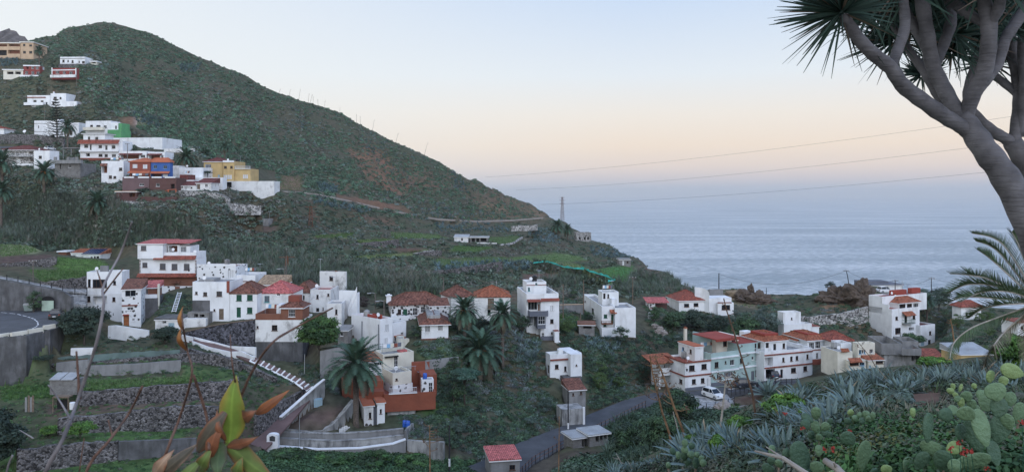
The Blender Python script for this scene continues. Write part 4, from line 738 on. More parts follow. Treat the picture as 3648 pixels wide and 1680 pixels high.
h.vol('red_base',2875,2953,1280.5,1300,'redwall',y0=.01,D=7); q2 = h.vol('side_wing',2840,2874,1214,1280,'white',y0=2.5,D=5); h.roof(q2,'hip','tileo',1.0,.3,'white'); h.strip(q,'F',2875,2953,1246,1249,'tiler',.12,'red_band'); h.done()
h = House('white_house','white stepped house standing behind the lower row against the dark trees',2793,1207,160,10)
q = h.vol('wall',2793,2892,1155,1212,'white',D=7,st=True,par=.5,bL=2772); h.win(q,'F',[(2815,1176,2834,1192,'b3'),(2854,1176,2860,1189,'b1'),(2872,1174,2880,1186,'b1')]); q2 = h.vol('upper_box',2790,2853,1112,1156,'white',y0=1.5,D=5,par=.4,bL=2770,found=.3,foot=False); h.win(q2,'F',[(2818,1130,2823,1138,'b1')]); q3 = h.vol('annex',2893,2918,1163,1196,'white',y0=.8,D=4); h.roof(q3,'slab','tiler',.1,.15); h.done()
h = House('tall_white_house','tall white house with orange roofed sun room on the slope by the sea',3177,1202,168,26)
q = h.vol('wall',3177,3276,1101,1204,'white',bL=3095,st=True,par=.1,deck='deck',found=3); h.win(q,'F',[(3190,1127,3199,1139,'b4'),(3222,1122,3232,1150,'dd'),(3251,1123,3261,1136,'b4'),(3189,1168,3209,1187,'b3'),(3238,1166,3256,1176,'hole')])
q2 = h.vol('rear_tower',3180,3262,1062,1101,'white',y0=5.2,D=8,found=.1,foot=False,par=.4,deck='deck',bL=None); q2.x0 = q.x0; p_ = h.at(3143,1056,0,q.x0); q2.y0,q2.z1,q2.y1 = p_.y,p_.z,q.y1
mb = MB(); mb.box(q.x0 + .01,q.x0 + .2,q2.y0 - 1.6,q2.y0 - .01,q.z1 - .05,q.z1 + .9); mb.build('flank_wall',M.white,h.root)
q3 = h.vol('sun_room',3202,3275,1080,1100.5,'white',y0=.25,D=3.5,found=0,foot=False); h.win(q3,'F',[(3204,1082,3226,1098,'loub'),(3231,1082,3249,1098,'loub'),(3254,1081,3272,1097,'lou3')]); h.roof(q3,'hip','tileo',1.1,.3,'white'); h.chimney(q3,.35,.8,1.6,.4)
h.balcony(q,'F',3213,3247,1138,1153,1.0,'lconc',bars=True,rail='green'); h.canopy(q,'F',3213,3249,1110,1122,1.1,'tileo'); h.block('roof_box',q2,(.3,.6),(.2,.5),(.3,1.4),'deck'); h.block('roof_box',q2,(.75,.95),(.3,.6),(.3,1.5),'deck')
q4 = h.vol('annex',3279,3331,1159,1232,'white',y0=-1.0,D=5,par=.3,deck='tilem',st=True); h.win(q4,'F',[(3310,1179,3318,1192,'b1'),(3279.5,1208,3292,1230,'db'),(3306,1210,3316,1230,'dd')]); h.done()
h = House('cream_house','cream house with blue shutters and stepped orange tile porches',3045,1320,132,10)
q = h.vol('wall',3056,3117,1222,1282,'cream',y0=1.0,bL=3037,st=False,par=.3,deck='cream'); h.win(q,'F',[(3060,1245,3069,1260,'bl'),(3070,1245,3077,1259,'w1'),(3077.5,1244,3083,1259,'bl'),(3098,1243,3110,1257,'w')])
q1 = h.vol('stair_wing',2984,3037,1252,1305,'ochre',y0=.8,D=5,par=.2); q1.mat = 'cream'; h.canopy(q1,'F',2994,3022,1240,1250,.4,'tileo'); q2 = h.vol('lower_room',3026,3085,1285,1335,'cream',y0=-.4,D=2,st=True); h.win(q2,'F',[(3027.5,1288,3060,1300,'loub'),(3063,1290,3080,1301,'bl')]); h.canopy(q2,'F',3020,3064,1274,1286,.8,'tileo')
q3 = h.vol('side_room',3094,3148,1282,1345,'cream',y0=-.8,D=3,st=True); h.win(q3,'F',[(3120,1284,3146,1294,'loub'),(3095,1300,3104,1324,'db')]); h.roof(q3,'shed','tileo',.8,.2); q4 = h.vol('balcony_block',2996,3034,1222,1250,'white',y0=4,D=3,par=.9); h.done()
h = House('dull_roof_house','low house with dull red tiled roof beside the cream house',2962,1245,146,8)
q = h.vol('wall',2962,3034,1213,1248,'white2',D=5,st=True); h.roof(q,'hip','tiler',1.4,.4,'tiler'); h.win(q,'F',[(2968,1214,2985,1232,'b'),(2990,1216,3006,1236,'hole')]); h.done()
h = House('concrete_shell','unfinished bare concrete house with curved balcony parapet',3145,1320,143,-8)
q = h.vol('wall',3150,3262,1262,1335,'lconc',y0=.6,D=8,st=True,par=.1); h.win(q,'F',[(3247,1268,3258,1284,'hole'),(3142,1258,3152,1272,'hole')]); q1 = h.vol('parapet',3140,3213,1222,1262,'conc',y0=.3,D=8,par=2.0,deck='lconc',found=0,foot=False); q2 = h.vol('room',3214,3272,1214,1262,'conc',y0=3.5,D=5,par=2.0,deck='lconc',found=0,foot=False)
mb = MB(); a,b_ = h.at(3212,1240,1,-.8),h.at(3283,1262,1,-.8); mb.box(a.x,b_.x,-.8,3.2,b_.z - .2,b_.z); mb.box(a.x,b_.x,-.8,-.65,b_.z + .001,a.z); mb.box(b_.x - .15,b_.x,-.64,3.2,b_.z + .001,a.z); mb.build('balcony',M.conc,h.root); h.done()
h = House('tile_shed','low sheds under flat orange tile roofs behind the agaves',3275,1300,141,0,cat='shed')
q = h.vol('wall',3290,3360,1270,1300,'block',D=3,st=True); h.roof(q,'shed','tiler',.9,.3); h.done()
h = House('seaside_house','white house with flat red tile roof seen behind the palm fronds',3420,1136,172,6)
q = h.vol('wall',3424,3495,1092,1138,'white',bL=3392,st=True); h.roof(q,'hip','tiler',1.2,.4,'tiler'); h.win(q,'F',[(3440,1112,3448,1125,'b1'),(3458,1112,3465,1124,'b1')]); h.done()
h = House('ochre_house','ochre walled building with white sheets on its roof behind the agaves',3440,1300,122,4)
q = h.vol('wall',3424,3540,1262,1310,'ochre',D=5,st=True); h.roof(q,'shed','corr',.9,.2); h.done()
h = House('white_house','white house glimpsed under the palm crown',3615,1190,150,0); q = h.vol('wall',3626,3690,1150,1195,'white',D=5); h.win(q,'F',[(3637,1160,3646,1172,'b')]); h.roof(q,'slab','tiler',.2,.3); h.done()
h = House('sea_side_house','long low house with blue grey flat roof on the sea side of the rust rock',3105,1044,205,4,st=False); q = h.vol('wall',3105,3215,1016,1046,'white',D=6,found=8,st=False); h.roof(q,'slab','greyp',.25,.3); q2 = h.vol('roof_room',3070,3165,1002,1018,'greyp',y0=2,D=4,foot=False); h.done()
# ---- sheds and ruins on the terraces
h = House('goat_shed','white and grey stable with sheet roof on the far terrace',1618,860,255,-2,cat='stable')
q = h.vol('wall',1618,1668,844,862,'white2',D=4,st=True); h.roof(q,'shed','corr',.7,.2); h.win(q,'F',[(1620,846,1628,856,'dwh'),(1643,848,1649,856,'b1')]); q2 = h.vol('open_stall',1675,1738,845,862,'block',D=4); h.roof(q2,'slab','corr',.2,.3); h.win(q2,'F',[(1680,848,1692,861,'hole'),(1696,848,1707,861,'hole'),(1712,848,1733,860,'hole')])
mb = MB(); a,b_ = h.at(1700,864,1,-3),h.at(1770,872,1,-3); mb.box(a.x,b_.x,-3,-2.7,b_.z - 1,a.z); mb.build('yard_wall',M.white2,h.root); h.done()
h = House('block_shed','grey block shed with white door by the green field',2206,944,242,2,cat='shed'); q = h.vol('wall',2205,2247,924,945,'block',D=4,st=True); h.roof(q,'slab','conc',.2,.15); h.win(q,'F',[(2217,929,2223,944,'dwh'),(2233,930,2239,937,'b')]); h.done()
h = House('ruined_house','roofless brown stone ruin on the ridge above the sea',2052,856,335,6,cat='ruin'); q = h.vol('wall',2052,2106,828,857,'stonel',D=5,par=2,deck='conc',st=True); h.win(q,'F',[(2062,838,2069,852,'hole'),(2080,840,2087,853,'hole'),(2092,840,2099,853,'hole')]); h.done()
h = House('grey_cistern','small concrete cistern block in the undergrowth below the yellow house',908,800,222,-10,cat='cistern'); q = h.vol('wall',908,956,779,803,'lconc',D=3,st=True,par=.2); q2 = h.vol('slab_ramp',896,934,750,775,'lconc',y0=5,D=.6,found=1); h.done()
h = House('road_shed','long roadside shed with corrugated roof and dark openings',2041,1590,104,22,cat='shed')
q = h.vol('wall',2100,2166,1548,1590,'block',y0=-.3,D=3,st=True); h.win(q,'F',[(2122,1549,2134,1572,'hole'),(2137,1545,2149,1567,'hole'),(2152,1541,2162,1562,'hole')]); h.roof(q,'slab','corr',.08,.35)
q2 = h.vol('left_room',2042,2082,1560,1596,'block',y0=.2,D=3,st=True); h.win(q2,'F',[(2073,1566,2081,1592,'hole')]); h.roof(q2,'slab','corr',.08,.3); h.done()
h = House('grey_hut','grey hut with patched red and white roof at the lower edge',1748,1690,94,10,cat='hut'); q = h.vol('wall',1748,1852,1640,1700,'greyp',D=5,st=True); q.mat = 'conc'; h.roof(q,'slab','tilep',.15,.2); h.win(q,'F',[(1815,1655,1835,1672,'b')]); h.done()
# ---- small things on the flat roofs: aerials, dishes, water tanks, washing
for i,hh in enumerate(HOUSES):
 qs = [q for q in hh.vols if q.par is not None and .15 < q.par < 1.2 and q.x1 - q.x0 > 2.5 and q.y1 - q.y0 > 2.5]
 if not qs or hh.d > 245: continue
 q = max(qs,key=lambda t: t.z1); X = lambda t: q.x0 + t * (q.x1 - q.x0); Y = lambda t: q.y0 + t * (q.y1 - q.y0); z = q.z1 - q.par
 if i % 2 == 0: hh.aerial(q,.8,.75,2.3)
 if i % 3 != 1: hh.dish(q,.25,.2,q.par + .5,.32)
 if i % 3 == 0: mb = MB(); mb.lathe([(.45,.25),(.5,.3),(.5,1.15),(.2,1.3),(.19,1.36),(.01,1.37)],12,(X(.55),Y(.7),z)); [mb.box(X(.55) + a - .05,X(.55) + a + .05,Y(.7) - .4,Y(.7) + .4,z,z + .24) for a in (-.3,.3)]; mb.build('water_drum',M.lconc if i % 2 else M.black,hh.root)
 if i % 3 == 1:
  mb = MB(); [mb.tube([(X(t),Y(.5),z),(X(t),Y(.5),z + q.par + 1.2)],.03,5) for t in (.15,.85)]; mb.tube([(X(.15),Y(.5),z + q.par + 1.15),(X(.85),Y(.5),z + q.par + 1.15)],.012,4); fr_ = mb.build('washing_line',M.metal,hh.root)
  for k in range(5): mb = MB(); w = .08 * (X(.85) - X(.15)); x = X(.22 + .12 * k); mb.obox((x,Y(.5),z + q.par + .82 - .05 * (k % 2)),(w,0,0),(0,.012,.002),(.03,.02,.3)); mb.build('washing',[M.wframe,M.lightblue,M.cream,M.redwall,M.greyp][k],fr_)
# ------------------------------------------------------------------ terrain: height profiles along sight columns, (distance, image row) pairs
COLS = {
-500: [(1.5,3600),(10,2874),(30,2235),(60,1962),(80,1690),(92,1500),(102,1400),(106,1200),(130,1105),(134,1000),(160,930),(180,880),(215,800),(240,690),(285,540),(330,410),(370,260),(420,200),(480,180)],
0: [(1.5,3600),(10,2874),(30,2235),(60,1962),(80,1690),(92,1500),(102,1400),(104.5,1372),(106.5,1215),(108,1198),(130,1106),(132.5,1010),(136,985),(160,935),(180,880),(195,868),(215,800),(240,680),(262,600),(285,530),(310,470),(330,400),(350,300),(370,215),(395,180),(430,165)],
110: [(1.5,3600),(10,2874),(30,2235),(60,1962),(80,1690),(92,1505),(102,1395),(104.5,1365),(106.5,1215),(108.5,1195),(130,1106),(132.5,1025),(136,1002),(160,937),(180,882),(195,868),(215,800),(238,690),(262,600),(285,530),(310,460),(330,375),(355,260),(375,205),(400,165),(425,135),(440,130)],
230: [(1.5,3600),(10,2874),(30,2235),(60,1962),(80,1690),(92,1510),(104,1375),(112,1335),(116.5,1300),(118.5,1165),(130,1110),(138,1050),(160,940),(180,890),(195,872),(215,800),(238,690),(262,600),(285,530),(310,450),(330,380),(360,270),(400,180),(440,118),(465,90),(480,88)],
370: [(1.5,3600),(10,2874),(30,2235),(60,1962),(80,1690),(92,1515),(104,1365),(115,1240),(122,1195),(130,1120),(142,1040),(160,960),(180,895),(195,872),(225,760),(240,690),(262,600),(285,520),(310,440),(360,300),(410,180),(455,95),(475,70),(490,69)],
450: [(1.5,3600),(10,2874),(30,2235),(60,1962),(80,1690),(92,1520),(104,1370),(116,1240),(122,1195),(126,1170),(135,1100),(145,1030),(165,960),(185,905),(195,875),(222,770),(236,700),(255,610),(275,545),(285,510),(310,430),(370,300),(425,185),(465,105),(485,84)],
560: [(1.5,3600),(10,2874),(30,2235),(60,1962),(80,1690),(92,1535),(104,1380),(116,1250),(124,1190),(130,1140),(142,1070),(152,1030),(168,950),(185,900),(215,790),(232,725),(245,665),(262,595),(288,540),(320,450),(370,320),(420,215),(465,140),(487,120)],
700: [(1.5,3600),(10,2874),(30,2235),(60,1962),(80,1690),(90,1560),(98,1450),(108,1320),(116,1255),(122,1230),(126,1150),(140,1060),(150,1030),(165,960),(185,900),(215,790),(235,725),(245,670),(262,600),(290,545),(320,490),(360,405),(410,305),(460,225),(488,193)],
830: [(1.5,3600),(10,2874),(30,2235),(60,1962),(80,1690),(90,1590),(98,1490),(108,1350),(116,1265),(122,1235),(127,1140),(140,1060),(150,1010),(165,955),(185,905),(215,810),(238,720),(250,670),(275,600),(305,550),(335,480),(380,385),(430,300),(470,252),(490,246)],
950: [(1.5,3600),(10,2874),(30,2235),(60,1962),(80,1690),(92,1600),(100,1520),(110,1350),(116,1285),(121,1270),(126,1170),(140,1070),(160,990),(185,930),(215,850),(235,780),(255,715),(270,680),(305,630),(350,550),(400,450),(450,350),(490,304)],
1200: [(1.5,3600),(10,2874),(30,2235),(60,1962),(84,1690),(96,1600),(102,1540),(108,1470),(113,1380),(120,1270),(130,1170),(145,1080),(165,1000),(190,930),(225,870),(250,830),(275,760),(300,728),(320,685),(370,600),(420,510),(470,425),(505,391)],
1450: [(1.5,3600),(10,2874),(30,2235),(60,1962),(88,1690),(98,1590),(103,1530),(110,1440),(116,1340),(122,1280),(135,1190),(150,1100),(170,1010),(195,950),(225,890),(260,850),(300,805),(330,768),(360,720),(410,650),(460,570),(512,510)],
1700: [(1.5,3600),(10,2874),(30,2235),(60,1962),(88,1700),(93,1660),(102,1590),(108,1510),(118,1400),(128,1290),(140,1190),(155,1095),(180,1010),(210,940),(245,890),(275,855),(320,820),(380,788),(420,765),(450,730),(490,680),(530,636)],
1900: [(1.5,3600),(10,2874),(30,2235),(60,1962),(82,1720),(96,1672),(103,1600),(106,1580),(112,1520),(122,1430),(132,1330),(142,1230),(158,1105),(185,1010),(215,950),(250,900),(290,860),(350,815),(430,785),(480,768),(520,748),(550,722)],
1955: [(1.5,3600),(10,2800),(30,2235),(60,1900),(82,1720),(98,1660),(107,1575),(114,1510),(122,1420),(132,1335),(142,1230),(158,1105),(185,1015),(215,955),(250,905),(290,865),(350,820),(430,790),(480,773),(520,765),(550,756)],
2000: [(1.5,3600),(10,2700),(26,1900),(60,1800),(82,1710),(98,1640),(110,1545),(115,1500),(122,1430),(132,1345),(142,1250),(158,1110),(185,1018),(215,958),(250,910),(290,870),(350,825),(420,795),(470,778),(500,777),(530,790)],
2050: [(1.5,3600),(8,2600),(22,1800),(32,1760),(60,1740),(82,1690),(98,1620),(113,1525),(118,1490),(123,1450),(134,1340),(145,1220),(160,1110),(188,1022),(220,962),(255,915),(300,876),(350,838),(400,812),(440,806),(480,830)],
2100: [(1.5,3600),(8,2500),(20,1760),(27,1700),(40,1720),(60,1730),(85,1680),(100,1610),(116,1505),(120,1482),(124,1462),(131,1380),(139,1290),(149,1200),(165,1110),(190,1030),(225,970),(265,920),(310,885),(370,850),(400,842)],
2180: [(1.5,3500),(8,2450),(18,1760),(26,1672),(36,1690),(60,1715),(85,1670),(103,1580),(120,1470),(125,1448),(129,1420),(136,1360),(142,1290),(151,1200),(168,1110),(195,1030),(228,970),(270,922),(330,888),(372,877)],
2300: [(1.5,3400),(6,2600),(12,2100),(20,1745),(27,1650),(32,1628),(42,1720),(60,1700),(80,1655),(100,1570),(115,1500),(129,1408),(134,1390),(138,1370),(143,1330),(152,1260),(162,1180),(177,1110),(200,1050),(240,1000),(290,955),(330,932)],
2400: [(1.5,3400),(6,2500),(12,2000),(20,1700),(28,1595),(34,1572),(44,1670),(60,1680),(80,1630),(100,1545),(116,1480),(129,1412),(134,1392),(140,1370),(147,1310),(158,1210),(172,1130),(200,1060),(235,1005),(265,975),(290,968)],
2480: [(1.5,3400),(6,2400),(12,1900),(20,1660),(28,1560),(36,1530),(46,1640),(65,1650),(85,1590),(102,1515),(118,1455),(130,1400),(136,1382),(143,1360),(152,1290),(167,1150),(180,1110),(200,1065),(220,1038),(240,1032)],
2650: [(1.5,3300),(6,2200),(12,1780),(20,1580),(30,1480),(38,1448),(48,1560),(65,1580),(85,1540),(105,1470),(120,1425),(129,1392),(137,1365),(145,1340),(155,1280),(167,1190),(180,1120),(200,1065),(220,1030),(232,1026)],
2850: [(1.5,3300),(5,2200),(10,1720),(16,1560),(26,1430),(36,1372),(44,1345),(53,1450),(70,1500),(90,1460),(110,1410),(130,1375),(138,1354),(146,1330),(156,1280),(165,1200),(180,1110),(195,1062),(210,1045)],
3050: [(1.5,3200),(4,2200),(7,1750),(12,1560),(20,1430),(32,1345),(42,1312),(50,1400),(70,1430),(100,1390),(130,1340),(142,1310),(152,1250),(165,1170),(178,1090),(188,1020),(198,1008)],
3160: [(1.5,3200),(4,2100),(6.5,1750),(11,1570),(19,1425),(31,1338),(42,1302),(51,1390),(80,1420),(110,1370),(130,1335),(142,1310),(152,1260),(166,1205),(180,1090),(190,1030),(200,1022)],
3300: [(1.5,3200),(3.5,2200),(6,1750),(10,1570),(18,1420),(30,1330),(42,1288),(52,1380),(90,1400),(130,1310),(141,1280),(152,1240),(168,1185),(185,1110),(200,1080),(215,1075)],
3450: [(1.5,3200),(3,2200),(5,1800),(9,1580),(16,1440),(28,1330),(40,1268),(52,1350),(90,1360),(125,1300),(160,1170),(175,1130),(195,1095),(215,1085)],
3700: [(1.5,3000),(2.5,2300),(5,1800),(8,1600),(15,1440),(28,1320),(40,1250),(55,1330),(100,1330),(150,1200),(200,1120),(230,1100)],
4300: [(1.5,3000),(2.5,2300),(5,1750),(8,1560),(15,1400),(28,1290),(40,1230),(55,1300),(100,1300),(150,1190),(200,1120),(230,1100)],
}
ug = np.arange(-520,4200,10.0)
dg = [1.5]
while dg[-1] < 68: dg.append(dg[-1] * 1.022)
while dg[-1] < 300: dg.append(dg[-1] * 1.0065)
while dg[-1] < 1300: dg.append(dg[-1] * 1.013)
dg = np.array(dg); ld = np.log(dg); NU,ND = len(ug),len(dg)
keys = sorted(COLS); prof = []
for k in keys:
 a = np.array(COLS[k],float); z = a[:,0] * (VH - a[:,1]) / F; d_,z_ = list(a[:,0]),list(z); s0 = 0.45 if k < 1960 else 0.75
 z_.append(z_[-1] - s0 * 40); d_.append(d_[-1] + 40); z_.append(SEA - 25); d_.append(d_[-1] + (z_[-2] - SEA + 25) / 0.75); z_.append(SEA - 30); d_.append(3000)
 prof.append(np.interp(dg,d_,z_))
prof = np.array(prof)
ZG = np.empty((NU,ND))
for j in range(ND): ZG[:,j] = np.interp(ug,keys,prof[:,j])
def sm(A,n,ax):
 for _ in range(n):
  B = np.pad(A,[(1,1) if i == ax else (0,0) for i in range(2)],mode='edge')
  A = 0.25 * B.take(range(0,A.shape[ax]),ax) + 0.5 * A + 0.25 * B.take(range(2,A.shape[ax] + 2),ax)
 return A
ZG = sm(sm(ZG,5,0),2,1)
UU,DD = np.meshgrid(ug,dg,indexing='ij'); XX = DD * (UU - U0) / F; YY = DD
# natural relief (world space value noise), stronger with distance
def vnoise(x,y,seed):
 r = np.random.default_rng(seed); T = r.random((256,256)); xi,yi = np.floor(x).astype(int),np.floor(y).astype(int); fx,fy = x - xi,y - yi; fx,fy = fx * fx * (3 - 2 * fx),fy * fy * (3 - 2 * fy)
 g = lambda a,b: T[a & 255,b & 255]
 return (g(xi,yi) * (1 - fx) + g(xi + 1,yi) * fx) * (1 - fy) + (g(xi,yi + 1) * (1 - fx) + g(xi + 1,yi + 1) * fx) * fy
def fbm(x,y,s,seed,o=4):
 t = 0; a = 1; tot = 0
 for i in range(o): t = t + a * vnoise(x / s + 37 * i,y / s + 11 * i,seed + i); tot += a; a *= .5; s *= .5
 return t / tot - 0.5
amp = np.interp(DD,[3,15,60,130,220,300,450],[0.1,0.35,0.8,0.6,1.6,3.5,7.0])
ZG = ZG + amp * (0.55 * fbm(XX,YY,30,5) + 0.35 * fbm(XX,YY,9,9))
# ridges and gullies that run down the mountain side
gul = np.clip((DD - 260) / 120,0,1) * np.clip((1950 - UU) / 300,0,1)
v0_ = VH - F * ZG / DD; gul = gul * np.clip((v0_ - v0_.min(1,keepdims=True)) / 110,.12,1)
wob = 18 * fbm(XX,YY,60,21)
ZG = ZG - gul * 9.0 * np.abs(fbm(XX + wob + 0.30 * YY,YY * 0.18,26,31,3)) * 2
# flat strips (roads, paths): (left u, left v, right u, right v) rows at their distances
ROADS = {}
def strip_pts(rows): return [(P(u0,v0,d0),P(u1,v1,d1)) for u0,v0,d0,u1,v1,d1 in rows]
zr = lambda v,z: -z * F / (v - VH)          # distance of a level surface z (<0) seen at image row v
ROADS['valley_road'] = strip_pts([(1560,1700,zr(1700,-35.2),1850,1700,zr(1700,-35.2)),(1720,1640,zr(1640,-35.2),1900,1652,zr(1652,-35.2)),(1850,1575,zr(1575,-35.3),1995,1600,zr(1600,-35.3)),(1990,1522,zr(1522,-35.4),2100,1548,zr(1548,-35.4)),
 (2110,1470,zr(1470,-35.3),2200,1500,zr(1500,-35.3)),(2225,1424,zr(1424,-35.0),2300,1449,zr(1449,-35.0)),(2330,1398,zr(1398,-34.6),2395,1420,zr(1420,-34.6)),(2437,1396,zr(1396,-34.2),2490,1415,zr(1415,-34.2)),
 (2540,1383,zr(1383,-34.0),2590,1400,zr(1400,-34.0)),(2640,1369,zr(1369,-33.8),2680,1384,zr(1384,-33.8)),(2724,1356,zr(1356,-33.5),2765,1370,zr(1370,-33.5)),(2800,1352,zr(1352,-33.35),2840,1368,zr(1368,-33.35)),(2890,1352,zr(1352,-33.35),2940,1372,zr(1372,-33.2)),(2960,1357,zr(1357,-33.2),3040,1380,zr(1380,-33.2))])
ROADS['parking_apron'] = strip_pts([(2445,1411,zr(1411,-34.16),2485,1460,zr(1460,-34.16)),(2520,1402,zr(1402,-34.16),2560,1450,zr(1450,-34.16)),(2588,1401,zr(1401,-34.16),2615,1432,zr(1432,-34.16))])
ROADS['hairpin_road'] = strip_pts([(-300,1112,zr(1112,-20),-300,1210,zr(1210,-20)),(0,1106,zr(1106,-20),0,1194,zr(1194,-20)),(95,1106,zr(1106,-20),95,1186,zr(1186,-20)),(165,1106,zr(1106,-20),165,1168,zr(1168,-20)),(215,1110,zr(1110,-20),215,1150,zr(1150,-20))])
ROADS['upper_walkway'] = strip_pts([(-200,962,137,-200,975,135.5),(0,982,137,0,994,135),(110,1003,137,110,1014,135.4),(225,1026,137.5,225,1036,136),(310,1030,139,310,1042,137.5)])
ROADS['lower_path'] = strip_pts([(1085,1392,108.6,1130,1400,107.9),(1052,1425,106.2,1095,1432,105.5),(1005,1475,102.5,1052,1484,101.6),(950,1530,99,1000,1542,98),(890,1580,96,945,1600,95)])
ROADS['white_path'] = strip_pts([(690,1199,123.6,672,1213,122.8),(760,1222,122.0,745,1234,121.4),(835,1243,120.4,820,1256,119.8),(905,1270,117.6,890,1287,117),(960,1296,115.8,945,1312,115),(1015,1322,113.8,1000,1338,113),(1070,1350,111.4,1052,1365,110.6),(1115,1378,109.8,1092,1395,108.8)])
ROADS['hill_path'] = strip_pts([(985,679,268,985,683,266),(1060,682,274,1060,686,272),(1130,690,282,1130,695,280),(1240,712,300,1240,717,298),(1350,738,318,1350,743,316),(1450,759,338,1450,764,336),(1560,778,372,1560,783,370),(1700,786,415,1700,791,412),(1830,782,455,1830,787,451),(1935,773,500,1935,778,496)])
ROADS['upper_road'] = strip_pts([(-60,518,282,-60,530,277),(100,522,280,100,534,275),(200,530,276,200,541,271)])
for nm,rows in ROADS.items():
 for a,b_ in rows:
  for p in (a,b_): STAMP.append((U0 + F * p.x / p.y,math.log(p.y),p.z,1.0))
# soil beds, fields, yards: level polygons
for u,v,d in ((1090,1500,103.5),(1180,1420,107.5),(1250,1450,107),(1150,1525,102.5),(1000,1520,101),(1330,1530,104),(1430,1530,105),(2680,1440,124),(2690,1405,128),(2590,1445,123),(1400,880,240),(1540,900,230),(2220,1010,195),(2200,960,225),(3098,1142,175),(3118,1156,173.5),(3140,1172,171.5),(3160,1190,169.5)): stamp(u,v,d)
S = np.array(STAMP)
def zgrid_at(u,lnd,A=None):
 A = ZG if A is None else A
 fu = np.clip((u - ug[0]) / 10.0,0,NU - 1.001); iu = fu.astype(int); fu = fu - iu
 jd = np.clip(np.searchsorted(ld,lnd) - 1,0,ND - 2); fd = np.clip((lnd - ld[jd]) / (ld[jd + 1] - ld[jd]),0,1)
 return (A[iu,jd] * (1 - fu) + A[iu + 1,jd] * fu) * (1 - fd) + (A[iu,jd + 1] * (1 - fu) + A[iu + 1,jd + 1] * fu) * fd
delta = S[:,2] - zgrid_at(S[:,0],S[:,1])
for d_,s_ in zip(delta,STAMP):
 if abs(d_) > 5: print('STAMP far off',round(s_[0]),round(math.exp(s_[1])),round(d_,1))
num = np.zeros_like(ZG); den = np.full_like(ZG,0.03)
for (u,l_,z,w),dl in zip(STAMP,delta):
 i0,i1 = np.searchsorted(ug,[u - 150,u + 150]); j0,j1 = np.searchsorted(ld,[l_ - .13,l_ + .13])
 g = np.exp(-((ug[i0:i1,None] - u) / 42) ** 2 - ((ld[None,j0:j1] - l_) / 0.036) ** 2); num[i0:i1,j0:j1] += g * dl; den[i0:i1,j0:j1] += g
ZG = ZG + num / den
# keep the ground under the floors and road sheets
def raisez(poly,z,grow=0.5,off=0.15): clampz(poly,z,grow,off,True)
def clampz(poly,z,grow=0.5,off=0.15,up=False):
 pts = np.array([(p[0],p[1]) for p in poly]); c = pts.mean(0); pts = c + (pts - c) * (1 + grow / np.maximum(np.linalg.norm(pts - c,axis=1,keepdims=True),.5))
 y0,y1 = pts[:,1].min(),pts[:,1].max(); j0,j1 = np.searchsorted(dg,[y0,y1])
 if j0 >= j1: return
 X,Y = XX[:,j0:j1],YY[:,j0:j1]; ins = np.ones(X.shape,bool); n = len(pts); sg = None; area = 0
 for i in range(n):
  a,b_ = pts[i],pts[(i + 1) % n]; area += a[0] * b_[1] - b_[0] * a[1]
 for i in range(n):
  a,b_ = pts[i],pts[(i + 1) % n]; cr_ = (b_[0] - a[0]) * (Y - a[1]) - (b_[1] - a[1]) * (X - a[0]); ins &= (cr_ * (1 if area > 0 else -1) >= 0)
 zz = ZG[:,j0:j1]; zt = z(X,Y) if callable(z) else z
 zz[ins] = (np.maximum if up else np.minimum)(zz,zt - off)[ins]; ZG[:,j0:j1] = zz
for f in FOOT: clampz(f,f[0][2],0.3,0.05)
for f in FRONT: clampz(f,f[0][2],0.2,-0.05)
def planez(p0,p1,p2):
 n = (p1 - p0).cross(p2 - p0)
 return lambda X,Y: p0.z - ((X - p0.x) * n.x + (Y - p0.y) * n.y) / n.z
for nm,rows in ROADS.items():
 for (a,b_),(c,d_) in zip(rows[:-1],rows[1:]): clampz([a,b_,d_,c],planez(a,b_,c),1.2,0.12)
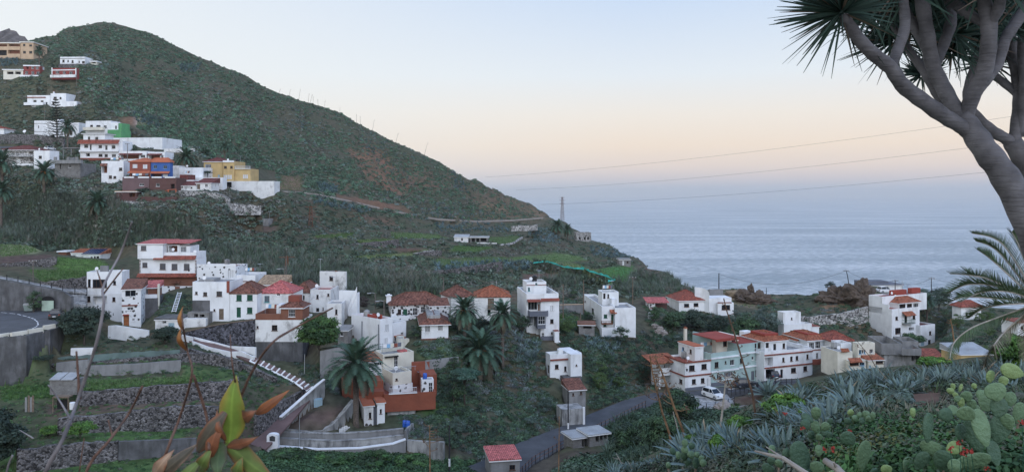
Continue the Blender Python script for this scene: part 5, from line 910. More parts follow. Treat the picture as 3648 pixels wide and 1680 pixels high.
# ------------------------------------------------------------------ walls, poles, vehicles, people and yard things
def wall(name,label,pts,mat,th=0.5,rough=0.0,cat='wall',found=1.4,cap=None,capw=0.06,sub=6):
 """pts: (u, v top, v foot, distance)"""
 A = []
 for i,(a,b_) in enumerate(zip(pts[:-1],pts[1:])):
  for k in range(sub): t = k / sub; A.append([x + (y - x) * t for x,y in zip(a,b_)])
 A.append(list(pts[-1])); mb = MB(); T = [P(u,vt,d) for u,vt,vb,d in A]; Bz = [P(u,vb,d).z - found for u,vt,vb,d in A]; n = len(A); org = T[0].copy(); org.z = Bz[0] + found
 root = empty(name,org,0,label,cat) if cap else None; vs = []
 for ps in (0,1):
  for i in range(n - 1):
   a,b_ = T[i],T[i + 1]
   if ps == 0: k,k0 = 1 + (th + 2.4) / a.y,1 + (th + .3) / a.y; raisez([a * k0,b_ * k0,b_ * k,a * k],planez(a,b_,Vector((a.x * k,a.y * k,a.z))),.1,.12)
   else: za,zb = Bz[i] + found,Bz[i + 1] + found; a0,b0 = Vector((a.x,a.y,za)),Vector((b_.x,b_.y,zb)); k,k0 = 1 - 3.6 / a.y,1 + .12 / a.y; clampz([a0 * k0,b0 * k0,Vector((b0.x * k,b0.y * k,zb)),Vector((a0.x * k,a0.y * k,za))],planez(a0,b0,Vector((a0.x * k,a0.y * k,za))),0.35,.02)
 for i in range(n):
  dr = (T[min(i + 1,n - 1)] - T[max(i - 1,0)]); nr = Vector((-dr.y,dr.x,0)).normalized(); nr = nr if nr.y > 0 else -nr; z = T[i].z + (rnd.uniform(-rough,rough) if rough else 0); j = rnd.uniform(-rough,rough) * .5
  f = T[i] - org; b2 = f + nr * th; vs += [(f.x,f.y + j - .12,Bz[i] - org.z),(f.x,f.y + j,z - org.z),(b2.x,b2.y + j,z - org.z),(b2.x,b2.y,Bz[i] - org.z)]
 fs = []
 for i in range(n - 1):
  a,b_ = i * 4,i * 4 + 4; fs += [(a,b_,b_ + 1,a + 1),(a + 1,b_ + 1,b_ + 2,a + 2),(a + 2,b_ + 2,b_ + 3,a + 3)]
 fs += [(0,1,2,3),(n * 4 - 1,n * 4 - 2,n * 4 - 3,n * 4 - 4)]; mb.add(vs,fs)
 if cap:
  mb.build('masonry',mat,root); cb = MB(); cv = []
  for i in range(n):
   f,b2 = Vector(vs[i * 4 + 1]),Vector(vs[i * 4 + 2]); nr = (b2 - f).normalized(); cv += [f - nr * capw + Vector((0,0,.005)),f - nr * capw + Vector((0,0,.12)),b2 + nr * capw + Vector((0,0,.12)),b2 + nr * capw + Vector((0,0,.005))]
  cf = []
  for i in range(n - 1): a,b_ = i * 4,i * 4 + 4; cf += [(a,b_,b_ + 1,a + 1),(a + 1,b_ + 1,b_ + 2,a + 2),(a + 2,b_ + 2,b_ + 3,a + 3)]
  cb.add(cv,cf + [(0,1,2,3),(n * 4 - 1,n * 4 - 2,n * 4 - 3,n * 4 - 4)]); cb.build('coping',cap,root); return root
 return tag(mb.build(name,mat,loc=org),label,cat)
wall('retaining_wall','tall dark grey concrete wall behind the hairpin road',[(-300,978,1112,130.3),(0,996,1107,130.9),(110,1016,1107,130.9),(225,1038,1108,130.9),(252,1056,1112,130)],M.dconc,.5)
wall('retaining_wall','stained concrete wall carrying the outer edge of the hairpin road',[(-300,1214,1400,106.0),(0,1202,1374,107.2),(95,1194,1368,108.6),(165,1176,1345,112.5),(218,1157,1300,117.3)],M.dconc,.5)
for lb,u0,u1,vt,vb,d in (('white concrete barrier block at the photo edge',-12,34,1190,1205,107.4),('white concrete barrier block, second from the photo edge',39,96,1183,1200,108.1),('white concrete barrier block between two others on the bend',100,152,1172,1192,110.2),('white concrete barrier block nearest the dark tree',155,196,1158,1178,113.5)):
 a,b_ = P(u0,vb,d),P(u1,vb - (u1 - u0) * .13,d + (u1 - u0) * .035); h_ = (vb - vt) * d / F; mb = MB(); c = (a + b_) / 2; dr = (b_ - a) / 2; dr.z = 0; nr = Vector((-dr.y,dr.x,0)).normalized()
 mb.obox((0,0,h_ / 2),dr,nr * .22,(0,0,h_ / 2 - .06)); mb.obox((0,0,h_ - .035),dr * .985,nr * .17,(0,0,.03)); mb.obox((0,0,.03),dr * .9,nr * .25,(0,0,.028)); tag(mb.build('barrier_block',M.cream,loc=c),lb,'barrier','barrier blocks along the hairpin')
ST = 'dry_stone_wall'
wall(ST,'dark dry stone wall with pale stones, longest one across the lower terraces',[(285,1396,1438,97),(420,1388,1430,98),(560,1374,1424,98.5),(700,1362,1418,99),(800,1360,1412,100),(850,1345,1390,101)],M.stone,.6,.12)
wall(ST,'dark dry stone wall below the brown field',[(205,1492,1504,89),(330,1478,1500,90),(470,1462,1494,91),(600,1448,1492,92),(720,1444,1496,93),(800,1450,1500,94)],M.stone,.6,.12)
wall(ST,'dry stone wall at the bottom of the terraces beside grey concrete',[(60,1602,1640,80),(180,1590,1636,81),(300,1578,1624,82),(420,1574,1620,83)],M.stone,.6,.12)
wall('concrete_wall','plain dark concrete terrace wall near the bottom edge',[(422,1572,1622,83),(580,1566,1618,84.5),(700,1560,1600,86)],M.dconc,.4)
wall(ST,'upper dry stone wall under the green mesh fence',[(180,1296,1312,109),(330,1288,1305,110),(480,1276,1300,111),(640,1258,1290,113),(760,1260,1290,114),(860,1290,1310,113)],M.stone,.6,.1)
wall('concrete_wall','pale stained concrete wall across the upper terrace',[(315,1302,1338,108),(470,1296,1334,109),(645,1282,1322,111)],M.conc,.3)
wall('mesh_fence','faded green mesh fence above the terraces',[(205,1272,1296,109.6),(330,1262,1288,110.4),(480,1252,1278,111.6),(640,1244,1262,113.2)],mk('green_mesh',(0.12,0.17,0.16),var=.3),.04,.08,cat='fence')
wall('white_wall','small white wall below the dark spreading tree',[(252,1240,1270,111),(335,1238,1266,111.5)],M.white2,.3)
wall('concrete_wall','long low grey wall beside the upper stone terrace at the road edge',[(200,1292,1300,107.5),(316,1280,1300,108.5)],M.conc,.3)
wall(ST,'dry stone wall climbing beside the reddish lower path',[(915,1478,1512,97.6),(990,1436,1470,101.4),(1048,1408,1432,104.8),(1078,1392,1408,107)],M.stone,.5,.1)
wall(ST,'short dry stone wall under the white stepped path',[(640,1235,1262,117),(760,1262,1292,115.5),(880,1300,1325,113),(980,1345,1365,110.5)],M.stone,.5,.1)
wall('white_wall','white wall in front of the narrow speckled house',[(385,1160,1174,124.5),(412,1158,1176,124.4),(529,1176,1194,123.6)],M.white,.25)
wall('white_wall','short white wall piece beside the pale blue door',[(632,1188,1206,123.2),(686,1200,1222,122.7)],M.white,.25); wall('white_wall','white upper parapet of the stepped path against the black wall',[(690,1200,1212,123.2),(716,1206,1222,122.6),(815,1232,1252,121.2),(909,1236,1272,118.6)],M.white,.25)
wall('white_wall','white lower parapet of the stepped path',[(684,1214,1224,122),(745,1236,1250,121),(818,1252,1272,119.5),(858,1250,1276,118.6),(904,1270,1298,117)],M.white,.22)
wall('basalt_wall','black basalt retaining wall under the green shutter house',[(655,1184,1204,124.2),(740,1164,1214,123.8),(820,1150,1234,123.4),(908,1139,1242,123)],M.basalt,.6,cap=M.dwood)
root = empty('stepped_kerb',P(905,1294,117),0,'white kerb with cross steps on the descending path','kerb'); o_ = root.location.copy(); mb = MB(); K = ROADS['white_path'][3:]; mb.tube([b_ - o_ + Vector((0,0,.08)) for a,b_ in K],.16,4); mb.build('kerb',M.white,root)
for i in range(13):
 t = i / 12 * (len(K) - 1); j = min(int(t),len(K) - 2); t -= j; a,b_ = K[j][0].lerp(K[j + 1][0],t),K[j][1].lerp(K[j + 1][1],t); mb = MB(); m_ = (a + b_) / 2 - o_; w = (b_ - a) / 2; s_ = Vector((-w.y,w.x,0)).normalized(); mb.obox(m_ + Vector((0,0,.08)),w,s_ * .12,(0,0,.07)); mb.build('step',M.white,root)
wall('retaining_wall','mottled wall with white coping beside the lower path',[(1158,1352,1424,108.6),(1130,1374,1442,107.4),(1060,1436,1494,104),(1003,1486,1534,101)],M.lconc,.35,cap=M.white)
wall('concrete_wall','curved double wall round the bare garden bed',[(1020,1531,1544,101.8),(1100,1537,1552,101.8),(1150,1534,1552,102),(1185,1514,1546,103),(1222,1474,1522,105),(1262,1426,1476,107.2)],M.lconc,.5,cap=M.lconc)
wall('concrete_wall','stepped concrete wall, top tier below the white crates',[(998,1540,1566,100.6),(1190,1546,1574,100.8),(1330,1538,1570,102),(1438,1528,1562,103)],M.conc,.4,cap=M.lconc); wall('concrete_wall','stepped concrete wall, middle tier',[(992,1562,1592,99.6),(1190,1572,1598,99.8),(1300,1566,1600,100.6),(1440,1550,1596,101.6)],M.lconc,.4,cap=M.lconc)
wall('concrete_wall','lowest curved concrete wall with white ledge above the bushes',[(940,1582,1606,97.4),(1000,1592,1614,98),(1130,1602,1618,98.4),(1280,1598,1616,99),(1400,1582,1614,100),(1446,1566,1610,100.6)],M.conc,.5,cap=M.white); wall('concrete_wall','pale broken wall beside the blue barrels',[(1448,1532,1604,101.4),(1464,1512,1560,103),(1474,1506,1530,104)],M.lconc,.3); wall('concrete_wall','low grey wall running to the road behind the agave stalk',[(1450,1566,1606,100.8),(1500,1570,1612,100),(1580,1574,1626,99)],M.lconc,.4)
wall('block_wall','stained block wall behind the leafy tree and the large palm',[(1140,1250,1352,113.4),(1200,1238,1330,114),(1252,1228,1310,114.6)],M.conc,.3); wall('low_wall','pale low wall under the bean poles',[(1515,1284,1300,117),(1580,1276,1294,118),(1634,1270,1288,119)],M.conc,.3)
wall('road_wall','grey wall beside the lower road under the agave slope',[(2262,1372,1408,140),(2300,1366,1400,141.5),(2345,1362,1392,143)],M.conc,.4); wall('road_wall','dark wall under the road railing behind the white car',[(2598,1388,1412,132.5),(2660,1380,1408,133.5),(2725,1372,1400,134.5)],M.stone,.5,cap=M.lconc); wall('low_wall','white edged bed wall below the brown bed',[(2612,1448,1456,125),(2715,1438,1446,126)],M.lconc,.3)
wall(ST,'grey stone wall with fence climbing to the tall white house',[(2790,1124,1144,170),(2880,1128,1160,168),(2990,1116,1150,167),(3092,1090,1124,167)],M.stonel,.5,.1)
wall(ST,'dark stone wall along the upper village street',[(-60,478,514,284),(130,479,513,283),(228,492,518,280)],M.stone,.5); wall(ST,'dark stone wall carrying the long white mountain house',[(208,228,247,351),(302,228,246,351)],M.stone,.5)
wall(ST,'pale stone terrace wall under the brown house',[(416,716,748,209.5),(520,718,752,209.6),(632,706,740,210)],M.stonel,.6,.15); wall(ST,'stone terrace wall under the white cottage with maroon roofs',[(634,680,728,214),(705,681,738,214),(770,686,724,213.5),(815,705,730,212)],M.stonel,.6,.15); wall(ST,'low ruined stone wall with bins below the yellow house',[(790,722,745,211),(860,728,748,212),(930,732,748,213)],M.stonel,.5,.2)
wall(ST,'dark dry stone wall beside the green meadow',[(-40,944,990,157),(100,930,972,159),(202,912,945,161)],M.stone,.6,.15); wall(ST,'dark dry stone wall just above the walkway',[(130,1006,1026,141),(230,996,1028,142),(312,985,1030,144)],M.stone,.6,.15)
wall(ST,'dark terrace wall below the brown field behind the cube tower',[(1300,912,936,222),(1440,908,934,224),(1575,890,918,228)],M.stone,.6,.15); wall(ST,'tan stone edging round the brown terrace field',[(1395,908,916,228),(1480,900,908,229),(1546,888,900,231)],M.stonel,.4,.15); wall(ST,'dark terrace wall under the pale green strip field',[(1225,872,902,230),(1320,862,886,234),(1420,852,876,238)],M.stone,.6,.15); wall(ST,'dark mid terrace wall left of the green field',[(1540,965,985,190),(1680,950,972,195),(1790,930,955,201)],M.stone,.6,.15)
wall(ST,'pale ruined wall on the far terrace above the stable',[(1822,804,811,300),(1915,800,808,302)],M.stonel,.5,.25); wall(ST,'white boundary wall winding above the dark green plot',[(1785,870,873,250),(1830,863,867,255),(1862,842,847,268)],M.stonel,.4,.1,found=.2); wall('low_wall','low dark wall and pale ledge behind the tall balcony house',[(1995,1086,1100,160),(2078,1084,1098,160)],M.conc,.4,cap=M.tan)
wall('net_fence','turquoise net strung round the terrace fields',[(1900,933,936,207),(1950,927,931,209),(2010,947,951,203),(2080,955,959,200)],mk('turquoise_net',(0.05,0.42,0.36),var=.3),.05,.2,cat='fence',found=.1); wall('net_fence','turquoise net crossing down to the vivid green plot',[(2070,945,949,204),(2100,962,966,198),(2150,975,980,194),(2192,993,997,188),(2166,999,1002,186)],bpy.data.materials['turquoise_net'],.05,.2,cat='fence',found=.1)
def height(x,y):
 x,y = np.atleast_1d(np.asarray(x,float)),np.atleast_1d(np.asarray(y,float)); return zgrid_at(U0 + F * x / y,np.log(y))
VG = VH - F * ZG / DD
def ground(u,v,dmin=2.0):
 """first point of the terrain seen at pixel (u, v) beyond dmin; arrays in, (n,3) points and a hit mask out"""
 u,v = np.atleast_1d(np.asarray(u,float)),np.atleast_1d(np.asarray(v,float)); fu = np.clip((u - ug[0]) / 10.0,0,NU - 1.001); iu = fu.astype(int); fu = (fu - iu)[:,None]
 out_ = np.zeros((len(u),3)); ok = np.zeros(len(u),bool); dm = np.broadcast_to(np.asarray(dmin,float),u.shape)
 for k in range(0,len(u),4000):
  s_ = slice(k,k + 4000); col = VG[iu[s_]] * (1 - fu[s_]) + VG[iu[s_] + 1] * fu[s_]
  m = (col <= v[s_,None]) & (dg[None] >= dm[s_,None]); j = m.argmax(1); hit = m.any(1) & (j > 0); j = np.maximum(j,1); r = np.arange(len(j))
  v0,v1 = col[r,j - 1],col[r,j]; t = np.clip((v0 - v[s_]) / np.where(np.abs(v0 - v1) < 1e-6,1e-6,v0 - v1),0,1); d_ = dg[j - 1] + (dg[j] - dg[j - 1]) * t
  t_ok = v0 > v[s_]; d_ = np.where(t_ok,d_,dg[j]); out_[s_,0] = d_ * (u[s_] - U0) / F; out_[s_,1] = d_; ok[s_] = hit & (ZG.min() < 1e9)
 out_[:,2] = zgrid_at(U0 + F * out_[:,0] / np.maximum(out_[:,1],.1),np.log(np.maximum(out_[:,1],.1))); return out_,ok
def gp(u,v,dmin=2.0):
 p,ok = ground(u,v,dmin); return Vector(p[0])
def inpoly(u,v,poly):
 u,v = np.asarray(u),np.asarray(v); c = np.zeros(u.shape,bool); n = len(poly); j = n - 1
 for i in range(n):
  xi,yi = poly[i]; xj,yj = poly[j]
  with np.errstate(divide='ignore',invalid='ignore'):
   c ^= ((yi > v) != (yj > v)) & (u < (xj - xi) * (v - yi) / (yj - yi + 1e-12) + xi)
  j = i
 return c
# ---- soil, rock and turf colours of the ground (albedo), zoned by region
base = np.array((0.066,0.062,0.046)); CG = np.empty((NU,ND,3)); CG[:] = base
nz1,nz2 = fbm(XX,YY,14,41),fbm(XX,YY,5,47)
mixc = lambda m,c,k=1.0: CG.__setitem__(m,CG[m] * (1 - k) + np.array(c) * k)
grn = np.clip(0.5 + 1.6 * nz1,0,1)[...,None]; CG = CG * (1 - grn * .8) + np.array((0.045,0.060,0.030)) * grn * .8
br = np.clip(2.2 * nz2,0,1)[...,None]; CG = CG * (1 - br) + np.array((0.090,0.062,0.045)) * br
ZONES = [  # polygon (image px),dmin,dmax,colour,strength
([(1260,505),(1330,530),(1420,600),(1460,660),(1430,700),(1330,660),(1270,590),(1250,540)],300,560,(0.17,0.092,0.060),.95),
([(1440,560),(1560,610),(1600,680),(1520,690),(1440,640)],300,560,(0.14,0.085,0.060),.7),
([(1560,560),(1700,640),(1850,715),(1740,745),(1600,680)],321,560,(0.15,0.092,0.065),.4),([(560,420),(820,470),(900,580),(700,560),(560,500)],321,560,(0.12,0.09,0.07),.2),([(1150,600),(1290,620),(1400,710),(1230,700)],321,560,(0.15,0.095,0.07),.4),([(800,330),(1000,380),(1080,480),(900,450)],321,560,(0.10,0.08,0.06),.2),
([(1190,690),(1440,735),(1480,760),(1300,735),(1200,715)],250,400,(0.16,0.085,0.055),.9),
([(1000,625),(1080,628),(1075,680),(990,675)],240,330,(0.18,0.11,0.08),.9),
([(410,415),(530,418),(525,450),(430,445)],240,360,(0.16,0.09,0.06),.95),([(490,415),(530,418),(525,455),(488,452)],240,360,(0.36,0.31,0.27),.8),
([(1700,720),(1800,700),(1940,745),(1950,775),(1720,785)],380,600,(0.15,0.10,0.065),.75),([(1480,770),(1940,765),(1950,790),(1500,800)],300,560,(0.15,0.11,0.07),.45),
([(1100,745),(1400,775),(1420,805),(1110,785)],220,340,(0.12,0.07,0.05),.7),
([(190,915),(360,925),(430,960),(330,985),(220,985),(200,950)],140,210,(0.075,0.135,0.035),.95),([(0,870),(110,875),(140,895),(60,910),(0,915)],150,215,(0.17,0.19,0.10),.8),([(0,915),(190,905),(200,945),(0,950)],140,210,(0.075,0.05,0.045),.9),
([(100,960),(310,965),(320,1015),(150,1005)],130,175,(0.07,0.11,0.035),.8),
([(1380,905),(1530,890),(1540,905),(1330,920),(1230,915)],200,270,(0.14,0.16,0.07),.9),([(1380,882),(1520,885),(1500,900),(1400,900)],200,280,(0.10,0.065,0.05),.9),([(1270,855),(1390,850),(1380,868),(1280,868)],200,290,(0.17,0.19,0.08),.9),
([(1120,840),(1260,828),(1260,845),(1130,848)],200,300,(0.14,0.16,0.07),.8),([(1390,825),(1560,835),(1600,850),(1400,850)],200,320,(0.09,0.14,0.05),.7),([(860,808),(1005,805),(1000,822),(870,824)],190,260,(0.11,0.075,0.06),.95),
([(1620,875),(1760,880),(1700,900),(1610,895)],200,300,(0.08,0.14,0.05),.8),([(1740,845),(1850,840),(1840,865),(1760,870)],210,330,(0.075,0.12,0.05),.85),
([(1800,920),(1980,900),(2060,915),(2100,930),(1960,935)],180,320,(0.09,0.14,0.055),.8),([(1920,925),(2060,940),(2120,960),(2180,985),(2060,975)],170,300,(0.12,0.15,0.06),.8),([(2130,958),(2250,945),(2250,985),(2230,1010),(2180,1000)],170,300,(0.05,0.14,0.045),.95),([(2250,950),(2390,965),(2420,985),(2270,985)],180,340,(0.09,0.058,0.048),.85),
([(1880,975),(2000,970),(1990,985),(1960,1000),(1860,1000)],160,260,(0.10,0.062,0.05),.95),([(1550,920),(1800,915),(1820,940),(1550,950)],180,260,(0.075,0.13,0.05),.5),([(1300,1000),(1560,990),(1560,1020),(1300,1030)],150,200,(0.08,0.06,0.05),.6),
([(0,1370),(230,1375),(330,1385),(330,1410),(0,1425)],85,110,(0.06,0.11,0.03),.9),([(310,1355),(720,1340),(720,1370),(320,1392)],85,116,(0.06,0.11,0.03),.85),([(150,1430),(420,1425),(720,1418),(700,1450),(260,1480),(170,1490)],80,110,(0.085,0.062,0.05),.9),([(640,1300),(860,1310),(940,1330),(760,1370),(640,1340)],95,120,(0.05,0.085,0.03),.8),
([(280,1500),(720,1490),(640,1560),(300,1570)],76,100,(0.05,0.10,0.03),.85),([(0,1600),(640,1610),(560,1690),(0,1690)],70,95,(0.05,0.10,0.03),.7),([(430,1570),(720,1560),(700,1600),(440,1615)],76,96,(0.075,0.07,0.068),.9),
([(1070,1480),(1230,1445),(1210,1500),(1140,1530),(1000,1530)],95,112,(0.085,0.062,0.055),1),([(1300,1540),(1440,1525),(1440,1550),(1310,1560)],95,112,(0.075,0.06,0.05),.9),([(1150,1330),(1230,1335),(1240,1380),(1130,1390)],100,116,(0.05,0.06,0.03),.6),
([(1490,1440),(1640,1420),(1720,1500),(1560,1510)],98,124,(0.05,0.10,0.03),.7),([(1560,1490),(1720,1520),(1760,1620),(1560,1600)],90,118,(0.075,0.06,0.05),.7),([(1990,1120),(2060,1130),(2060,1160),(1990,1170)],130,170,(0.055,0.11,0.03),.8),([(1480,1250),(1620,1220),(1660,1270),(1500,1290)],110,140,(0.05,0.09,0.03),.6),
([(2600,1420),(2720,1395),(2720,1440),(2600,1450)],118,136,(0.085,0.055,0.045),1),([(2180,1420),(2330,1400),(2180,1460)],115,150,(0.12,0.085,0.06),.6),([(2560,1010),(2760,1000),(2760,1110),(2580,1080)],170,260,(0.17,0.135,0.095),.65),([(2900,1010),(3100,1000),(3110,1110),(2930,1110)],165,220,(0.16,0.10,0.065),.8),
([(3180,1400),(3330,1380),(3360,1450),(3200,1460)],6,35,(0.10,0.062,0.048),1),([(2840,1390),(2960,1360),(2960,1420),(2880,1430)],10,40,(0.09,0.06,0.045),.7),([(2560,1430),(2640,1440),(2600,1500),(2560,1490)],90,130,(0.25,0.23,0.21),.6),([(1740,1640),(2140,1600),(2140,1690),(1740,1690)],88,112,(0.075,0.062,0.05),.8)]
for poly,d0,d1,c,k in ZONES:
 m = inpoly(UU + 60 * fbm(XX,YY,20,61),VG + 16 * fbm(XX,YY,12,63),poly) & (DD >= d0) & (DD <= d1); kk = (k * np.clip(.75 + 3.2 * fbm(XX,YY,9,65),0,1))[m][:,None] if d1 > 320 else k; CG[m] = CG[m] * (1 - kk) + np.array(c) * kk
 if d1 > 500: ZG[m] -= (7 * np.abs(fbm(XX + .3 * YY,YY * .3,13,71,4)) + 3 * np.abs(fbm(XX,YY,5,73,3)))[m]
CG = np.stack([sm(sm(CG[...,i],1,0),1,1) for i in range(3)],-1)
CG = CG * 1.3; VG = VH - F * ZG / DD
M.terr = mk('ground_earth',(0,0,0),rough=0.95,var=0.35,scale=0.7,bump=0.9,bscale=1.6,attr=True,spec=0.1)
V = np.stack([XX,YY,ZG],-1).reshape(-1,3); ii,jj = np.meshgrid(np.arange(NU - 1),np.arange(ND - 1),indexing='ij'); a = (ii * ND + jj).ravel()
terr = np_mesh('terrain',V,np.stack([a,a + ND,a + ND + 1,a + 1],1),M.terr,col=CG.reshape(-1,3),smooth=True); tag(terr,kind='structure')
# ground behind the camera and beyond, level with the slope edge
mb = MB(); mb.poly([(-60,-60,-1.9),(60,-60,-1.2),(25,1.6,-1.3),(-25,1.6,-1.9)]); tag(mb.build('ground_behind',M.soil),kind='structure')
# ---- road sheets
def ribbon(name,rows,mat,lift=0.02,sub=6):
 mb = MB(); pts = []
 for (a,b_),(c,d_) in zip(rows[:-1],rows[1:]):
  for i in range(sub): t = i / sub; pts.append((a.lerp(c,t),b_.lerp(d_,t)))
 pts.append(rows[-1]); n = len(pts); Z = Vector((0,0,lift)); E = Vector((0,0,-.8 if mat is M.asph else -.25))
 for k in range(n - 1):
  a,b_ = pts[k]; c,d_ = pts[k + 1]; mb.poly([b_ + Z,d_ + Z,c + Z,a + Z]); mb.poly([b_ + Z,b_ + E,d_ + E,d_ + Z]); mb.poly([a + Z,c + Z,c + E,a + E])
 return tag(mb.build(name,mat),kind='structure')
ribbon('valley_road',ROADS['valley_road'],M.asph,.03); ribbon('parking_apron',ROADS['parking_apron'],M.lconc,.015); ribbon('hairpin_road',ROADS['hairpin_road'],M.asph); ribbon('upper_walkway',ROADS['upper_walkway'],M.lconc)
ribbon('lower_path',ROADS['lower_path'],M.path); ribbon('white_path',ROADS['white_path'],M.path); ribbon('hill_path',ROADS['hill_path'],mk('dusty_track',(0.24,0.20,0.16),var=.2)); ribbon('upper_road',ROADS['upper_road'],M.asph)
# dashed line on the hairpin
mb = MB()
cen = [(0,1112),(60,1118),(98,1128),(122,1136),(134,1147),(136,1157),(128,1164),(114,1170)]
for k in range(len(cen) - 1):
 for t0,t1 in ((.05,.4),(.55,.9)):
  u0,v0 = cen[k]; u1,v1 = cen[k + 1]; a,b_ = (P(u0 + (u1 - u0) * t,v0 + (v1 - v0) * t,zr(v0 + (v1 - v0) * t,-20)) for t in (t0,t1)); dr = (b_ - a); s_ = Vector((-dr.y,dr.x,0)).normalized() * .09; z_ = Vector((0,0,.035)); mb.poly([a - s_ + z_,b_ - s_ + z_,b_ + s_ + z_,a + s_ + z_])
tag(mb.build('road_markings',M.white),kind='structure')
# ---- sea
m,t,b = newmat('sea_water'); n = t.nodes.new; l = t.links.new
zc = n('ShaderNodeMapRange'); cm_ = n('ShaderNodeMix'); cm_.data_type = 'RGBA'; cm_.inputs[6].default_value = (.24,.31,.35,1); cm_.inputs[7].default_value = (.80,.83,.85,1); l(cm_.outputs[2],b.inputs['Base Color']); b.inputs['Roughness'].default_value = 0.38; b.inputs['IOR'].default_value = 1.33
g = n('ShaderNodeNewGeometry'); mp = n('ShaderNodeMapping'); mp.inputs['Scale'].default_value = (0.05,0.13,1); mp.inputs['Rotation'].default_value = (0,0,.35); l(g.outputs['Position'],mp.inputs[0])
z1 = n('ShaderNodeTexNoise'); z1.inputs['Scale'].default_value = 1.0; z1.inputs['Detail'].default_value = 7; z1.inputs['Roughness'].default_value = 0.62; l(mp.outputs[0],z1.inputs['Vector'])
zb_ = n('ShaderNodeTexNoise'); mb_ = n('ShaderNodeMapping'); mb_.inputs['Scale'].default_value = (.0012,.006,1); l(g.outputs['Position'],mb_.inputs[0]); l(mb_.outputs[0],zb_.inputs['Vector']); zb_.inputs['Scale'].default_value = 1.0; zb_.inputs['Detail'].default_value = 4; za_ = n('ShaderNodeMath'); za_.operation = 'MULTIPLY_ADD'; l(zb_.outputs[0],za_.inputs[0]); za_.inputs[1].default_value = .5; l(z1.outputs[0],za_.inputs[2]); zs_ = n('ShaderNodeMath'); zs_.operation = 'SUBTRACT'; l(za_.outputs[0],zs_.inputs[0]); zs_.inputs[1].default_value = .25; l(zs_.outputs[0],zc.inputs[0]); zc.inputs[1].default_value = .44; zc.inputs[2].default_value = .70; l(zc.outputs[0],cm_.inputs[0]); bp = n('ShaderNodeBump'); bp.inputs['Strength'].default_value = 1.0; bp.inputs['Distance'].default_value = 9.0; l(z1.outputs[0],bp.inputs['Height']); l(bp.outputs[0],b.inputs['Normal'])
mb = MB(); mb.poly([(-60000,150,SEA),(60000,150,SEA),(60000,90000,SEA),(-60000,90000,SEA)]); tag(mb.build('sea',m),kind='structure')
# far rock peak behind the mountain
mb = MB(); pk = [(-80,180),(-40,150),(0,138),(5,122),(14,114),(22,112),(26,104),(33,101),(38,108),(50,109),(58,112),(62,124),(75,128),(88,130),(92,140),(110,160),(140,190)]
front = [P(u,v,9000) for u,v in pk]; vs = []; fs = []; nn = len(pk)
for i,p in enumerate(front):
 r = rnd.uniform(-200,200); vs += [p,Vector((p.x,p.y - 600 + r,p.z - 300)),Vector((p.x,p.y - 1400,p.z - 1400)),Vector((p.x,p.y + 800,p.z - 500)),Vector((p.x,p.y + 2000,p.z - 2400))]
for i in range(nn - 1):
 a,b_ = i * 5,i * 5 + 5; fs += [(a,a + 1,b_ + 1,b_),(a + 1,a + 2,b_ + 2,b_ + 1),(a,b_,b_ + 3,a + 3),(a + 3,b_ + 3,b_ + 4,a + 4)]
mb.add(vs,fs); tag(mb.build('far_mountain',mk('far_rock',(0.13,0.11,0.10),var=.3,scale=.02)),kind='structure')
# ------------------------------------------------------------------ vegetation
M.leaf = mk('foliage',(0,0,0),rough=0.7,var=0.18,scale=2.5,attr=True,spec=0.25)
M.bark = mk('tree_bark',(0.095,0.08,0.07),var=0.3,scale=4,bump=0.6,bscale=10)
M.twig = mk('pale_dry_wood',(0.30,0.27,0.24),var=0.25,scale=5)
def unit(n): v = rng.normal(size=(n,3)); return v / np.linalg.norm(v,axis=1,keepdims=True)
def leafquads(c,nrm,s,asp=0.55):
 """diamond shaped leaves at c with normals nrm and half length s"""
 n = len(c); t = np.cross(nrm,unit(n)); t /= np.maximum(np.linalg.norm(t,axis=1,keepdims=True),1e-6); b = np.cross(nrm,t); s = np.broadcast_to(np.asarray(s,float),(n,))[:,None]
 V = np.stack([c - t * s,c + b * s * asp - t * s * .1,c + t * s,c - b * s * asp - t * s * .1],1).reshape(-1,3); return V,np.arange(4 * n).reshape(-1,4)
def crown_arrays(R,nclump,nleaf,leaf,cols,flat=0.0,fill=0.75,clr=0.42,tvar=0.3,low=.45):
 R = np.array(R,float); k = unit(nclump) * (fill + (1 - fill) * rng.random((nclump,1))) * (0.55 + 0.45 * rng.random((nclump,1)) ** .5); k[:,2] = np.where(k[:,2] < -low,-k[:,2] * .5,k[:,2]) * (1 - flat)
 cc = k * R; rc = clr * R.mean() * (0.65 + 0.7 * rng.random(nclump)); ci = rng.integers(0,nclump,nleaf); dirs = unit(nleaf); dirs[:,2] = np.where(dirs[:,2] < -.3,dirs[:,2] * .3,dirs[:,2])
 c = cc[ci] + dirs * rc[ci][:,None] * (0.45 + 0.6 * rng.random((nleaf,1))) * np.array([1,1,0.85 * R[2] / R.mean() if R[2] < R.mean() else .9])
 nr = dirs + 0.7 * unit(nleaf) + np.array([0,0,.35]); nr /= np.linalg.norm(nr,axis=1,keepdims=True)
 V,Q = leafquads(c,nr,leaf * (0.6 + 0.8 * rng.random(nleaf)))
 cols = np.array(cols,float); cl = cols[rng.integers(0,len(cols),nclump)] * (1 - tvar + 2 * tvar * rng.random((nclump,1))); col = cl[ci] * (0.75 + 0.5 * rng.random((nleaf,1)))
 return V,Q,np.repeat(col,4,0),cc
GREEN = [(0.042,0.070,0.032),(0.056,0.088,0.038),(0.038,0.060,0.032)]
DARKG = [(0.026,0.038,0.027),(0.036,0.05,0.034)]
LIME = [(0.10,0.17,0.03),(0.075,0.14,0.03),(0.06,0.11,0.03)]
GREYG = [(0.08,0.105,0.08),(0.10,0.12,0.10),(0.068,0.09,0.068)]
BRIGHT = [(0.045,0.095,0.030),(0.06,0.11,0.035)]
